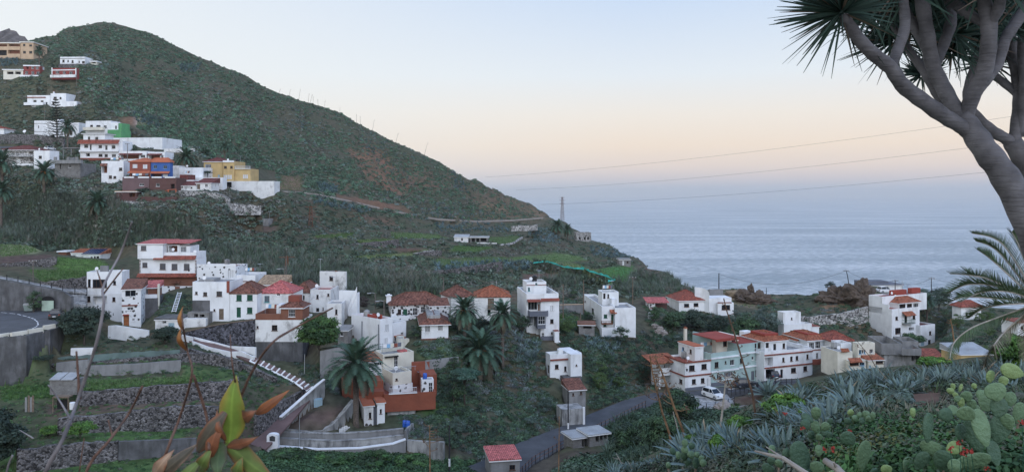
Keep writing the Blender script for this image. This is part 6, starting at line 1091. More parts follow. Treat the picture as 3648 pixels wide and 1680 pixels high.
def tree(name,label,u,vt,vb,hw,cols=GREEN,d=None,dmin=20,trunk=0.25,clumps=26,leaves=2600,leaf=None,flat=0.0,cat='tree',group=None,lean=0,bare=False,fill=.75):
 """u: column of the trunk, vt / vb: rows of the top and the foot, hw: half width in px"""
 g = gp(u,vb,dmin) if d is None else P(u,vb,d)
 if d is not None: g.z = float(height(g.x,g.y)[0])
 k = g.y / F; H = (VH - vt) * k - g.z; r = hw * k * 1.2; root = empty(name,g,rnd.uniform(0,6),label,cat,group)
 tz = H * trunk; R = (r,r,max((H - tz) / 2 * 1.15,.2)); cz = tz + R[2] * .85; ms = 0.5 * (r + R[2])
 V,Q,cl,cc = crown_arrays((R[0] * .72,R[1] * .72,R[2] * .74),int(clumps * 1.3),int(leaves * 2.2),leaf or min(.2,max(0.045,ms * 0.05)),cols,flat,fill,low=.9 if trunk < .25 else .45)
 np_mesh('crown' if trunk > .04 else 'foliage',V + np.array([0,0,cz]),Q,M.leaf,root,cl)
 mb = MB(); tr = max(.05,H * .022); mb.tube([(0,0,-.4),(tr * .4,0,tz * .6),(tr,tr,tz + R[2] * .5),(tr * .5,tr,cz + R[2] * .2)],[tr * 1.3,tr,tr * .75,tr * .3],7)
 for i in range(7):
  c = cc[rnd.randrange(len(cc))]; mb.tube([(tr * .5,0,tz * .7 + rnd.random() * R[2] * .3),(c[0] * .5,c[1] * .5,cz + c[2] * .5 - R[2] * .1),(c[0],c[1],cz + c[2])],[tr * .55,tr * .35,tr * .1],5)
 mb.build('trunk' if trunk > .04 else 'stem',M.bark,root,True); return root
FOOTW = [np.array([(p[0],p[1]) for p in f]) for f in FOOT] + [np.array([(q.x,q.y) for q in (a,b_,d_,c)]) for rows in ROADS.values() for (a,b_),(c,d_) in zip(rows[:-1],rows[1:])]
def blocked(p,grow=0.8):
 bad = np.zeros(len(p),bool)
 for pts in FOOTW:
  c = pts.mean(0); q = pts + (pts - c) * (grow / np.maximum(np.linalg.norm(pts - c,axis=1,keepdims=True),.3)); near = (np.abs(p[:,0] - c[0]) < 25) & (np.abs(p[:,1] - c[1]) < 30)
  if near.any(): ix = np.where(near)[0]; bad[ix[inpoly(p[ix,0],p[ix,1],[tuple(t) for t in q])]] = True
 return bad
def sample(poly,n,dmin,dmax,avoid=(),grow=0.8):
 pl = np.array(poly,float); lo,hi = pl.min(0),pl.max(0); u = rng.uniform(lo[0],hi[0],n * 2); v = rng.uniform(lo[1],hi[1],n * 2); m = inpoly(u,v,poly)
 for a in avoid: m &= ~inpoly(u,v,a)
 u,v = u[m][:n],v[m][:n]; p,ok = ground(u,v,dmin); ok &= (p[:,1] >= dmin) & (p[:,1] <= dmax) & (p[:,2] > SEA + 5); p = p[ok]; return p[~blocked(p,grow)]
def shrub_tpl(n,s=0.30,up=0.55):
 d_ = unit(n); d_[:,2] = np.abs(d_[:,2]); c = d_ * (0.45 + .55 * rng.random((n,1))) * np.array([1,1,up * 1.2]); nr = d_ + .8 * unit(n) + [0,0,.3]; nr /= np.linalg.norm(nr,axis=1,keepdims=True); return leafquads(c,nr,s * (.6 + .8 * rng.random(n)),.6)
def blade_tpl(n,spread,wid,bend=0.25,hv=.4):
 V = []
 for i in range(n):
  a = rng.uniform(0,2 * np.pi); sp = spread * rng.random() ** .6; h = 1 - hv * rng.random(); d_ = np.array([np.cos(a),np.sin(a),0]); sd = np.array([-d_[1],d_[0],0]); o = d_ * .12 * rng.random()
  mid = o + d_ * sp * .5 + np.array([0,0,h * .62]); tip = o + d_ * (sp + bend * rng.random()) + np.array([0,0,h])
  V += [o - sd * wid * .5,o + sd * wid * .5,mid + sd * wid * .5,mid - sd * wid * .5,mid - sd * wid * .5,mid + sd * wid * .5,tip + sd * wid * .08,tip - sd * wid * .08]
 V = np.array(V); return V,np.arange(len(V)).reshape(-1,4)
SHR = [shrub_tpl(26) for _ in range(6)]; SHRF = [shrub_tpl(95,.15) for _ in range(5)]; AGV = [blade_tpl(15,.9,.11,.1) for _ in range(4)]; CANE = [blade_tpl(18,.35,.03,.35) for _ in range(5)]; TUFT = [blade_tpl(9,.8,.06,.3) for _ in range(4)]
def scatter(name,tpls,p,size,cols,mat=None,tvar=0.35,zs=(.8,1.2),sink=0.1,patch=25,kind='stuff',hue=None):
 if len(p) == 0: return
 Vs,Qs,Cs,off = [],[],[],0; cols = np.array(cols,float); ti = rng.integers(0,len(tpls),len(p)); pn = fbm(p[:,0],p[:,1],patch,77,2) + .5
 for k,(V,Q) in enumerate(tpls):
  pk = p[ti == k]; n = len(pk)
  if n == 0: continue
  s = rng.uniform(*size,n)[:,None]; a = rng.uniform(0,6.28,n)[:,None]; x = V[None,:,0] * np.cos(a) - V[None,:,1] * np.sin(a); y = V[None,:,0] * np.sin(a) + V[None,:,1] * np.cos(a); z = V[None,:,2] * rng.uniform(*zs,n)[:,None]
  W_ = np.stack([pk[:,None,0] + x * s,pk[:,None,1] + y * s,pk[:,None,2] + z * s - sink * s],-1).reshape(-1,3)
  ci = np.clip((pn[ti == k] * 1.0 + rng.normal(0,.22,n)) * len(cols),0,len(cols) - 1).astype(int); c = cols[ci] * (1 - tvar + 2 * tvar * rng.random((n,1))); cc = np.repeat(c,len(V),0) * np.repeat(.8 + .4 * rng.random((n * len(Q),1)),4,0)
  Vs.append(W_); Qs.append((Q[None] + (np.arange(n) * len(V))[:,None,None]).reshape(-1,4) + off); Cs.append(cc); off += len(W_)
 return tag(np_mesh(name,np.concatenate(Vs),np.concatenate(Qs),mat or M.leaf,None,np.concatenate(Cs)),kind=kind)
HILL = [(0,140),(60,140),(200,90),(370,60),(440,70),(700,185),(950,295),(1200,385),(1450,500),(1700,625),(1850,690),(1960,765),(1940,785),(1500,785),(1000,690),(980,610),(700,560),(580,520),(520,470),(420,425),(300,330),(240,235),(170,195),(0,200)]
BARE = [z[0] for z in ZONES if z[4] >= .9 and z[1] > 200 and z[3][0] > .12]; MEAD = [z[0] for z in ZONES if z[1] >= 70 and (z[3][1] > .1 or z[4] >= .9)]
HC = [(0.052,0.076,0.048),(0.068,0.106,0.062),(0.082,0.12,0.074),(0.072,0.122,0.066),(0.105,0.105,0.078),(0.13,0.115,0.09),(0.095,0.12,0.105)]
p = sample(HILL,24000,255,640,BARE); p = p[rng.random(len(p)) < np.clip(.82 + 2.4 * fbm(p[:,0],p[:,1],22,91,3),.12,1)]; p = np.concatenate([p,sample(ZONES[0][0],330,280,600)]); scatter('hillside_shrubbery',SHR,p,(0.6,1.5),HC,patch=40)
LEFTB = [(0,200),(180,200),(300,330),(430,430),(600,540),(720,600),(1000,690),(1500,785),(1960,785),(2100,842),(2300,932),(2470,1030),(2300,1060),(2000,1060),(1560,1030),(1250,990),(700,900),(480,870),(200,900),(0,870)]
p = sample(LEFTB,13000,150,520,MEAD); scatter('slope_shrubbery',SHR,p,(0.5,1.25),[(0.045,0.058,0.038),(0.062,0.082,0.050),(0.082,0.104,0.068),(0.10,0.115,0.09),(0.12,0.105,0.085)],patch=16)
AGP = [[(1490,730),(1800,765),(1930,770),(1700,800),(1480,760)],[(1290,480),(1360,520),(1480,660),(1400,640),(1290,540)],[(1130,650),(1200,660),(1200,690),(1140,685)],[(1110,700),(1230,720),(1330,750),(1280,765),(1110,725)],[(1550,790),(1800,800),(1820,830),(1560,825)],[(1880,810),(1980,820),(2000,870),(1890,860)],[(1600,590),(1640,620),(1670,690),(1620,680)],[(470,400),(620,430),(560,460),(480,430)],[(2100,875),(2250,900),(2240,930),(2110,910)],[(1530,940),(1900,930),(1920,960),(1560,975)],[(640,230),(720,225),(700,260),(640,255)],[(0,195),(70,200),(60,230),(0,240)]]
ap = np.concatenate([sample(z,130,160,600) for z in AGP]); scatter('far_agave_shrubbery',AGV,ap,(0.8,1.5),[(0.09,0.125,0.125),(0.12,0.16,0.165),(0.07,0.10,0.095)],tvar=.25)
# cane and dry scrub behind the middle row, on the bank at the left and in the gorge
CANEC = [(0.08,0.088,0.062),(0.105,0.115,0.088),(0.075,0.10,0.06),(0.145,0.128,0.10)]
cp = np.concatenate([sample(z,n,d0,d1,MEAD) for z,n,d0,d1 in (([(760,880),(1000,890),(1300,960),(1560,985),(1580,1050),(1250,1060),(1000,1000),(740,940)],1500,135,215),([(0,690),(400,700),(480,760),(700,780),(760,900),(480,880),(200,880),(0,860)],2100,180,245),([(1900,930),(2080,980),(2060,1030),(1900,1010)],260,150,240),([(360,160),(500,170),(480,260),(300,270)],130,300,400),([(2170,970),(2440,980),(2480,1040),(2200,1050)],350,170,300))]); scatter('cane_undergrowth',CANE,cp,(1.2,2.8),CANEC,patch=12)
# bushes between the houses and down to the road
VIL = [(1480,1130),(1640,1120),(1900,1180),(1950,1260),(1960,1360),(2000,1480),(1920,1580),(1700,1640),(1560,1560),(1500,1450),(1560,1330),(1480,1240)]
VIL2 = [(1990,1060),(2080,1060),(2130,1200),(2300,1180),(2360,1260),(2330,1390),(2100,1460),(2090,1360),(2080,1260),(1990,1230)]; VIL3 = [(2290,1090),(2420,1110),(2560,1120),(2640,1120),(2760,1080),(2780,1200),(2540,1190),(2440,1240),(2330,1230)]; VIL4 = [(2540,1020),(2780,1010),(2920,1040),(3100,1020),(3100,1200),(2960,1240),(2900,1170),(2760,1100),(2620,1090)]; VIL5 = [(3240,1030),(3400,1060),(3648,1130),(3648,1290),(3400,1300),(3340,1240),(3290,1150)]
NOB = [z[0] for z in ZONES if 70 < z[1] < 150 and z[4] >= .85]
BC = [(0.036,0.050,0.034),(0.050,0.076,0.042),(0.066,0.10,0.052),(0.088,0.112,0.082),(0.12,0.12,0.108)]
bp_ = np.concatenate([sample(z,n,90,230,NOB) for z,n in ((VIL,1700),(VIL2,1100),(VIL3,800),(VIL4,600),(VIL5,700))]); scatter('village_shrubbery',SHRF,bp_,(0.35,0.95),BC,patch=9)
ap = np.concatenate([sample(z,n,100,160) for z,n in (([(1830,1180),(1930,1220),(1900,1320),(1840,1300)],60),([(2120,1200),(2220,1200),(2200,1300),(2140,1260)],45),([(2150,1330),(2230,1330),(2230,1400),(2160,1390)],30),([(2080,1180),(2160,1200),(2100,1260)],25))]); scatter('pale_agave_shrubbery',AGV,ap,(0.6,1.1),[(0.12,0.155,0.15),(0.17,0.20,0.19)])
GORGE = [(2060,1560),(2200,1490),(2330,1420),(2450,1400),(2560,1470),(2720,1450),(2760,1400),(2900,1350),(3000,1330),(2500,1580),(2300,1650),(2130,1690),(1980,1690),(2060,1620)]
p = sample(GORGE,3400,62,128,NOB + [[(2030,1540),(2180,1530),(2190,1615),(2030,1640)]]); scatter('gorge_undergrowth',SHRF,p,(0.5,1.4),[(0.030,0.046,0.030),(0.042,0.066,0.038),(0.054,0.084,0.046),(0.075,0.10,0.066)],patch=8)
p = sample([(2170,1500),(2340,1450),(2480,1540),(2380,1640),(2160,1690)],170,60,118); scatter('gorge_cane_undergrowth',CANE,p,(1.3,2.7),[(0.04,0.06,0.036),(0.055,0.08,0.048),(0.08,0.10,0.07)],patch=7)
# terraces at the lower left: weeds and grass
p = sample([(0,1370),(320,1250),(640,1220),(900,1320),(1060,1400),(960,1520),(820,1690),(0,1690)],2600,66,126,[[z for z in ZONES if z[1] == 76 and z[2] == 96][0][0]]); scatter('terrace_weeds',SHRF,p,(0.12,0.42),[(0.042,0.074,0.032),(0.06,0.11,0.04),(0.08,0.13,0.046),(0.09,0.09,0.06)],patch=6)
TG = [z[0] for z in ZONES if z[3][1] > .1]; p = np.concatenate([sample(z,900,70,330,grow=.2) for z in TG]); scatter('terrace_grass',TUFT,p,(0.18,0.5),[(0.06,0.11,0.03),(0.085,0.14,0.04),(0.12,0.15,0.06)],patch=8)
p = sample([(930,1608),(1560,1630),(1780,1650),(1700,1690),(880,1690)],1700,76,103,[ZONES[-1][0]]); scatter('lower_undergrowth',SHRF,p,(0.35,0.9),[(0.036,0.062,0.032),(0.050,0.09,0.04),(0.074,0.12,0.05)],patch=6)
p = np.concatenate([sample(z,300,90,150,NOB) for z in ([(505,1045),(690,1050),(690,1130),(560,1130)],[(1050,1290),(1250,1300),(1260,1420),(1180,1400),(1080,1360)],[(1380,1440),(1560,1430),(1560,1560),(1460,1560)],[(1480,1290),(1700,1300),(1720,1420),(1560,1430)],[(960,1300),(1110,1370),(1090,1390),(900,1310)],[(640,1230),(700,1220),(1040,1370),(900,1380)],[(240,1200),(540,1190),(680,1240),(600,1330),(230,1330)],[(1150,1300),(1240,1310),(1220,1360),(1130,1370)])]); scatter('bank_weeds',SHRF,p,(0.2,0.6),BC,patch=5)
p = sample([(2960,1510),(3120,1470),(3300,1490),(3420,1530),(3648,1560),(3648,1690),(2960,1690)],420,3,14,grow=0); scatter('leafy_undergrowth',[shrub_tpl(230,.085) for _ in range(4)],p,(.2,.42),[(.04,.085,.028),(.03,.06,.024),(.055,.11,.035),(.07,.085,.05),(.09,.09,.03)],patch=1)
# ---- trees and bushes one can tell apart
tree('dark_tree','dark spreading tree beside the hairpin road and the windowed white house',300,1082,1262,88,DARKG,d=117,trunk=.2,clumps=34,leaves=4200)
tree('dark_bush','dark green bush behind the white path wall near the pale blue door',588,1158,1242,66,DARKG,d=119,trunk=.1,leaves=2600,cat='bush')
tree('leafy_tree','tall fresh green leafy tree against the peeling tower cottage',1138,1112,1300,82,[(0.04,0.072,0.02),(0.055,0.095,0.025),(0.03,0.055,0.02)],d=115.5,trunk=.08,clumps=44,leaves=5200)
tree('wall_bush','round green bush growing out of the hairpin retaining wall',122,1024,1072,24,GREEN,d=129.5,trunk=.1,leaves=900,cat='bush')
tree('dark_tree','dark tree at the photo edge below the terraces',-10,1425,1640,90,DARKG,d=80,trunk=.1,clumps=34,leaves=4200)
for (u,vt,vb,hw,lb) in ((175,1506,1555,38,'lime green bush on the lower terrace, smallest of a pair'),(285,1492,1560,62,'lime green wide bush on the lower terrace, bigger of a pair')): tree('lime_bush',lb,u,vt,vb,hw,LIME,dmin=70,trunk=.12,leaves=1700,cat='bush',flat=.3)
tree('umbrella_tree','flat topped umbrella tree with a bare pale trunk by the terracotta terrace',1655,1302,1445,66,[(0.045,0.085,0.055),(0.06,0.10,0.07)],d=113,trunk=.62,clumps=30,leaves=3200,flat=.45)
tree('round_tree','dense dark green tree standing at the inside bend of the lower road',2420,1384,1545,74,DARKG + GREEN,d=108,trunk=.12,clumps=40,leaves=5200)
tree('gorge_tree','broad dark tree hanging over the gorge beside the roadside shed',2250,1492,1640,85,DARKG + GREEN,d=94,trunk=.05,clumps=40,leaves=4200); tree('gorge_tree','dense green tree in the gorge behind the orange dead stalks',2360,1470,1640,80,GREEN,d=86,trunk=.05,clumps=40,leaves=4200)
for (u,vt,vb,hw,lb) in ((2488,1092,1190,55,'dark tree below the curved white house'),(2560,1120,1200,45,'dark broad tree under the wide dark window'),(2655,1120,1215,62,'broad green tree behind the mint and white row'),(2735,1105,1200,55,'grey green tree between row and rock ridge'),(2400,1105,1180,48,'olive bush below the red tile house'),(2330,1090,1150,22,'small bush beside the pink roofed shed'),(2610,1150,1225,40,'low green tree behind the red parapet roof')):
 tree('hill_tree',lb,u,vt,vb,hw,GREYG if 'grey' in lb else (DARKG if 'dark' in lb else GREEN),dmin=140,trunk=.1,leaves=2400,clumps=28)
tree('tamarisk_tree','feathery grey green tamarisk beside the tall white house',3290,1020,1120,55,GREYG,dmin=165,trunk=.12,leaves=2600,fill=.5); tree('tamarisk_tree','feathery grey green tamarisk touching the sea line, farther from the tall house',3345,1014,1105,48,GREYG,dmin=175,trunk=.12,leaves=2400,fill=.5)
tree('ridge_bush','black round bush on top of the brown ridge',2960,1000,1034,24,DARKG,d=192,trunk=.1,leaves=1100,cat='bush'); tree('round_bush','large rounded green bush in front of the tall white house',3246,1172,1232,46,GREEN,d=160,trunk=.05,leaves=2400,cat='bush',flat=.2)
tree('garden_tree','dark round tree in front of the big brown house',508,668,710,27,DARKG,d=212.5,trunk=.15,leaves=1400); tree('terrace_shrub','small dark tree on the roof terrace above the red gabled house',478,526,546,15,DARKG,d=252,trunk=.3,leaves=500,cat='bush')
tree('dragon_tree','little dark umbrella shaped dragon tree against the yellow house',740,602,640,17,DARKG,d=232,trunk=.55,leaves=800,flat=.4)
for (u,vt,vb,hw,lb,d_) in ((905,955,1000,36,'yellow green bush behind the speckled annex',165),(1290,1050,1095,30,'red brown bush near the studded stone house',142),(1355,1075,1125,38,'dark green bush beside the studded stone house',139),(640,800,850,45,'bush on the scree below the brown stone terrace',205),(1710,1120,1180,36,'dark bush between the two tall palms',134),(255,905,930,20,'dark garden shrub beside the solar cottage',184),(700,690,745,40,'ivy covered bush on the stone wall under the white cottage',212),(390,1000,1030,10,'small shrub behind the narrow speckled house',150),(155,1262,1356,40,'dark weedy bush at the foot of the hairpin wall',106)): tree('garden_bush',lb,u,vt,vb,hw,[(0.07,0.05,0.045)] if 'red' in lb else (LIME if 'yellow' in lb else (DARKG if 'dark' in lb else GREEN)),d=d_,trunk=.08,leaves=1300,cat='bush')
for i,(u,vt,vb,hw,lb) in enumerate(((1010,1600,1700,80,'leafy bush under the white arched gate wall'),(1190,1612,1710,80,'leafy bush under the stepped concrete wall, darker and lower'),(1330,1604,1710,75,'tall leafy bush at the foot of the curved concrete wall'),(1470,1616,1710,70,'leafy bush next to the agave stalk by the concrete wall'))): tree('slope_bush',lb,u,vt,vb,hw,BRIGHT + GREEN,d=88 + i,trunk=.06,leaves=3400,cat='bush',clumps=32)
PAL = {'dark green': DARKG + GREEN,'grey green': GREYG,'yellow green': [(.075,.105,.035),(.06,.09,.03)]}
for i in range(30):
 pl = (VIL,VIL2,VIL3,VIL,VIL5,VIL2)[i % 6]; q = sample(pl,6,90,230,NOB,2.5)
 if len(q) == 0: continue
 x,y,z = q[0]; u,v = U0 + F * x / y,VH - F * z / y; hw = rnd.uniform(1.0,2.3) * F / y; kd = list(PAL)[(i // 2) % 3]; tree('scrub_bush','rounded %s bush standing out of the scrub between the village houses' % kd,u,v - hw * rnd.uniform(1.1,1.9),v + 4,hw * .8,PAL[kd],d=y,trunk=.06,leaves=900,cat='bush',group='%s bushes in the village scrub' % kd,clumps=18)
# Norfolk pine
g = gp(204,503,250); root = empty('norfolk_pine',g,0,'tall tiered Norfolk pine in front of the blank white house','tree'); k = g.y / F; H = 156 * k; mb = MB(); mb.tube([(0,0,-.3),(-.2,0,H * .5),(-.6,0,H)],[.28,.18,.03],7); mb.build('trunk',M.bark,root)
Vs = [];
for i in range(15):
 t = 0.10 + 0.9 * i / 15; z0 = H * t; r = 4.9 * (1 - t) ** .75 + .25
 for j in range(8):
  a = j * math.pi / 4 + i * .4 + rnd.uniform(-.15,.15); n_ = 26
  s_ = np.linspace(.1,1,n_)[:,None]; c = np.concatenate([np.cos(a) * r * s_ - .6 * t,np.sin(a) * r * s_,z0 + (0.45 * s_ ** 2 - 0.12) * r * .55],1) + rng.normal(0,.07,(n_,3)); Vs.append(leafquads(c,unit(n_) * .6 + [0,0,.8],.30 * (1 - .5 * s_[:,0]) + .06,.5)[0])
V = np.concatenate(Vs); np_mesh('foliage',V,np.arange(len(V)).reshape(-1,4),M.leaf,root,np.tile(np.array([(0.014,0.024,0.018)]),(len(V),1)))
# ---- date palms
def frond_arrays(L,droop,up,n=22,w=0.34,seed=0):
 r = np.random.default_rng(seed); t = np.linspace(0,1,n); ang = up - droop * t ** 1.3; x = np.cumsum(np.cos(ang)) * L / n; z = np.cumsum(np.sin(ang)) * L / n; V = []
 for i in range(n):
  tx,tz = np.cos(ang[i]),np.sin(ang[i]); ll = w * L * (0.35 + .9 * math.sin(math.pi * min(1,.12 + t[i] * .86))) * (.55 if t[i] < .12 else 1); bw = L * 0.034
  for sg in (-1,1):
   b0 = np.array([x[i],0,z[i]]); dr = np.array([tx * .62,sg * .72,tz * .62 + .16 + r.normal(0,.06)]); tip = b0 + dr * ll * .5 + np.array([0,0,-.10 * ll * t[i]]); a = np.array([tx,0,tz]) * bw
   V += [b0 - a,b0 + a,tip + a * .25,tip - a * .25]
 rach = []
 for i in range(n - 1):
  wd = L * .012 * (1 - t[i] * .8); rach += [[x[i],-wd,z[i]],[x[i],wd,z[i]],[x[i + 1],wd,z[i + 1]],[x[i + 1],-wd,z[i + 1]]]
 return np.array(V + rach),len(V)
def palm_crown(seed,nf=76):
 r = np.random.default_rng(seed); Vs,Cs = [],[]
 for i in range(nf):
  q = (i + .5) / nf; up = 1.45 - 2.1 * q ** .85; L = r.uniform(.85,1.08); V,nl = frond_arrays(L,.9 + .45 * q + r.normal(0,.12),up,18,.30,seed * 100 + i); a = i * 2.39996 + r.normal(0,.15); c,s = np.cos(a),np.sin(a); V = np.stack([V[:,0] * c - V[:,1] * s,V[:,0] * s + V[:,1] * c,V[:,2]],1); Vs.append(V)
  col = np.array((0.050,0.082,0.052)) * r.uniform(.7,1.35) if q < .84 else np.array((0.115,0.09,0.06)) * r.uniform(.7,1.2); cc = np.tile(col,(len(V),1)); cc[nl:] = (0.10,0.10,0.06); Cs.append(cc)
 V = np.concatenate(Vs); return V,np.arange(len(V)).reshape(-1,4),np.concatenate(Cs)
PCM = []
for s_ in range(3):
 V,Q,cl = palm_crown(s_ + 1); o = np_mesh('crown',V,Q,M.leaf,None,cl); PCM.append(o.data); bpy.data.objects.remove(o)
M.ptrunk = mk('palm_trunk',(0.125,0.10,0.085),var=.35,scale=6,bump=.8,bscale=9); M.dates = mk('orange_date_stalks',(0.42,0.16,0.03),var=.2)
def palm(label,u,vc,vb,r,d=None,dmin=60,fruit=False,lean=0.0):
 g = gp(u,vb,dmin) if d is None else P(u,vb,d)
 if d is not None: g.z = min(g.z,float(height(g.x,g.y)[0]))
 k = g.y / F; H = (VH - vc) * k - g.z; R = r * k * 1.3; root = empty('palm_tree',g,0,label,'palm',None); mb = MB(); tw = max(.16,R * .085); n = 8
 mb.tube([(lean * H * (i / n) ** 2,0,-.5 + (H + .4) * i / n) for i in range(n + 1)],[tw * (1.35 if i == 0 else (1.1 if i == n else 1.0)) * rnd.uniform(.94,1.06) for i in range(n + 1)],9,jit=.05); mb.build('trunk',M.ptrunk,root,True)
 c = bpy.data.objects.new('crown',PCM[rnd.randrange(3)]); C.objects.link(c); c.parent = root; c.location = (lean * H,0,H); c.scale = (R,R,R * 1.02); c.rotation_euler = (0,0,rnd.uniform(0,6.28))
 if fruit:
  mb = MB()
  for i in range(7):
   a = rnd.uniform(3.6,5.8); mb.tube([(lean * H,0,H),(lean * H + math.cos(a) * R * .22,math.sin(a) * R * .22,H + R * .03),(lean * H + math.cos(a) * R * .34,math.sin(a) * R * .34,H - R * .12)],[.05,.05,.13],5)
  mb.build('fruit_stalk',M.dates,root)
palm('large palm with bushy grey green crown standing in front of the terracotta wall',1268,1296,1488,92,d=104.5)
palm('tall palm with a spiky crown in front of the faded red roof',1655,1105,1195,56,d=128,fruit=True); palm('palm nearest the tall grey balcony house, with drooping skirt',1790,1118,1205,54,d=129)
palm('wide feathery palm rising from the bushes below the two tall palms',1710,1248,1345,84,d=123,fruit=True)
palm('big palm beside the yellow house above the white block',664,562,596,40,d=237); palm('smaller palm behind the yellow house',735,548,572,24,d=262); palm('slender palm on the slope far behind the yellow house',801,524,562,18,d=280)
palm('tall thin trunked palm beside the conifer',241,452,516,29,d=272); palm('palm at the photo edge by the old stone house',8,578,645,46,d=226); palm('round palm with orange date stalks below the plain white cube',157,612,668,43,d=221,fruit=True); palm('drooping palm at the photo edge low on the bank',4,680,735,42,d=212); palm('palm half hidden in scrub under the white cube house',347,722,775,44,d=204)
palm('small palm on the tan house garden near the mountain top',140,180,210,18,d=352); palm('palm beside the tall white house near the sea',3302,1074,1100,30,d=180); palm('palm on the far terrace near the roofless ruin',1985,805,832,26,d=330); palm('second low palm on the far terrace beside the ruin',2022,818,840,20,d=318)
def rock(name,label,u,v,d,sx,sy,sz,mat,seed=1,cat='rock',group=None):
 import bmesh
 bm = bmesh.new(); bmesh.ops.create_icosphere(bm,subdivisions=5,radius=1); r = np.random.default_rng(seed); co_ = np.array([w.co[:] for w in bm.verts]); x,y,z = co_.T * 3 + 20; f = .82 + .8 * fbm(x,z,1.6,seed,5) + .7 * fbm(y,z * 1.3,1.3,seed + 3,5) + .7 * fbm(x + z,y,1.5,seed + 5,5) - .35 * np.abs(fbm(x * 2,z * 2 + y,1,seed + 9,4))
 for w,k in zip(bm.verts,f): w.co = Vector((w.co.x * sx * k,w.co.y * sy * k,w.co.z * sz * k))
 me = bpy.data.meshes.new(name); bm.to_mesh(me); bm.free(); me.materials.append(mat); o = bpy.data.objects.new(name,me); C.objects.link(o); o.location = P(u,v,d); o.rotation_euler = (0,0,seed); return tag(o,label,cat,group)
M.rockb = mk('brown_rock',(0.10,0.075,0.058),var=.4,scale=.6,stain=.6,stcol=(.07,.055,.045),bump=1,bscale=2); M.rockg = mk('pale_rock',(0.26,0.23,0.21),var=.3,scale=.6,stain=.6,stcol=(.12,.09,.07),bump=1,bscale=2)
rock('rock_outcrop','brown rock ridge with a rounded summit beside the curved white house',2655,1068,196,4.4,4,3.0,M.rockb,2); rock('rock_outcrop','long low brown rock sloping away from the ridge summit',2715,1078,192,4.0,3,2.6,M.rockb,3); rock('rock_outcrop','small upright knob of rock on the ridge top',2676,1030,198,1.0,1,1.7,M.rockb,5); rock('rock_outcrop','dry yellowish rock shoulder next to the curved house',2610,1062,198,3,3,2.4,mk('yellow_rock',(.2,.155,.105),var=.4,scale=.6,bump=1,bscale=2),4)
rock('rock_outcrop','large rust brown rock face behind the tall white house',2995,1075,184,6.6,5,5.2,M.rockb,7); rock('rock_outcrop','dark rust rock knoll nearest the tall white house',3075,1066,180,4.8,4,4.8,M.rockb,8); rock('rock_outcrop','grey pumice bank below the parked white car',2580,1478,112,2.6,2,1.8,M.rockg,11)
for i,(u,v) in enumerate(((2335,1160),(2352,1172),(2364,1185),(2345,1180))): rock('boulder','pale boulder in the rubble heap below the brick barbecue',u,v,150 - i,.8,.7,.6,M.rockg,20 + i,'boulder','rubble below the barbecue')
# ---- poles and pylons
def pole(label,u,vt,vb,d=None,dmin=60,arms=1,r=.1,mat=None,lamp=False,lean=0,name='utility_pole',base=None):
 g = gp(u,vb,dmin) if d is None else P(u,vb,d); k = g.y / F; H = (vb - vt) * k; root = empty(name,g,0,label,'pole'); mb = MB(); x = lean * k; mb.tube([(0,0,-1),(x * .5,0,H * .5),(x,0,H)],[r * 1.15,r,r * .75],7); mb.build('shaft',mat or M.polew,root)
 if arms:
  mb = MB()
  for i in range(arms): mb.obox((x,-.12,H - .25 - .55 * i),(.75,0,0),(0,.05,0),(0,0,.06))
  mb.build('crossarm',M.polew,root)
  mb = MB()
  for i in range(arms):
   for s_ in (-.65,0.0,.65): mb.lathe([(.03,0),(.06,.05),(.05,.12),(.02,.16)],6,(x + s_,-.12,H - .19 - .55 * i))
  mb.build('insulators',M.wframe,root)
 if lamp: mb = MB(); mb.tube([(x,0,H - .05),(x - .5,-.3,H + .15),(x - .9,-.5,H + .12)],.035,5); mb.obox((x - 1.05,-.58,H + .08),(.28,.12,0),(-.05,.1,0),(0,0,.06)); mb.build('lamp_head',M.metal,root)
 if base: mb = MB(); mb.tube([(0,0,.02),(0,0,1.0)],r * 1.3,8); mb.build('painted_base',base,root)
 return Vector((g.x + x,g.y,g.z + H))
pole('utility pole with crossarm beside the white house near the conifer',281,324,382,316,arms=2); pole('thin pole below the white balcony house',159,380,420,304,arms=0); pole('thin pole beside the dark red house with three windows',273,226,300,326,arms=0); pole('pole in front of the blank white hall',454,510,596,232,arms=1); pole('thin pole beside the big palm and yellow house',630,540,600,236,arms=0,lamp=True)
pole('pole on the walkway above the hairpin',118,926,1010,139,arms=1); pole('pole at the photo edge above the stone meadow wall',28,928,962,152,arms=0); pole('pole in the cane behind the pink roof',1020,910,1016,158,arms=0); pole('lamp post behind the pink roof',1014,958,1018,150,arms=0,lamp=True,name='lamp_post'); pole('pole between the tower house and the studded stone house',1337,1044,1102,138,arms=0,lamp=True,name='lamp_post'); pole('short lamp post near the red roof terrace',1368,1072,1108,132,arms=0,lamp=True,name='lamp_post')
pole('pole behind the faded red roof',1580,988,1042,152,arms=0); pole('white banded pole behind the orange roof',1769,1000,1064,154,arms=0,mat=M.lconc); pole('dark pole beside the tall balcony house',2006,1010,1112,150,arms=0,mat=M.dwood); pole('dark pole at the corner of the white flank house',2079,996,1094,158,arms=0,mat=M.dwood); pole('pole above the small rusty hut',2068,1112,1190,145,arms=0,mat=M.dwood); pole('tall dark pole on the slope behind the white flank house',2254,985,1094,172,arms=1,mat=M.dwood)
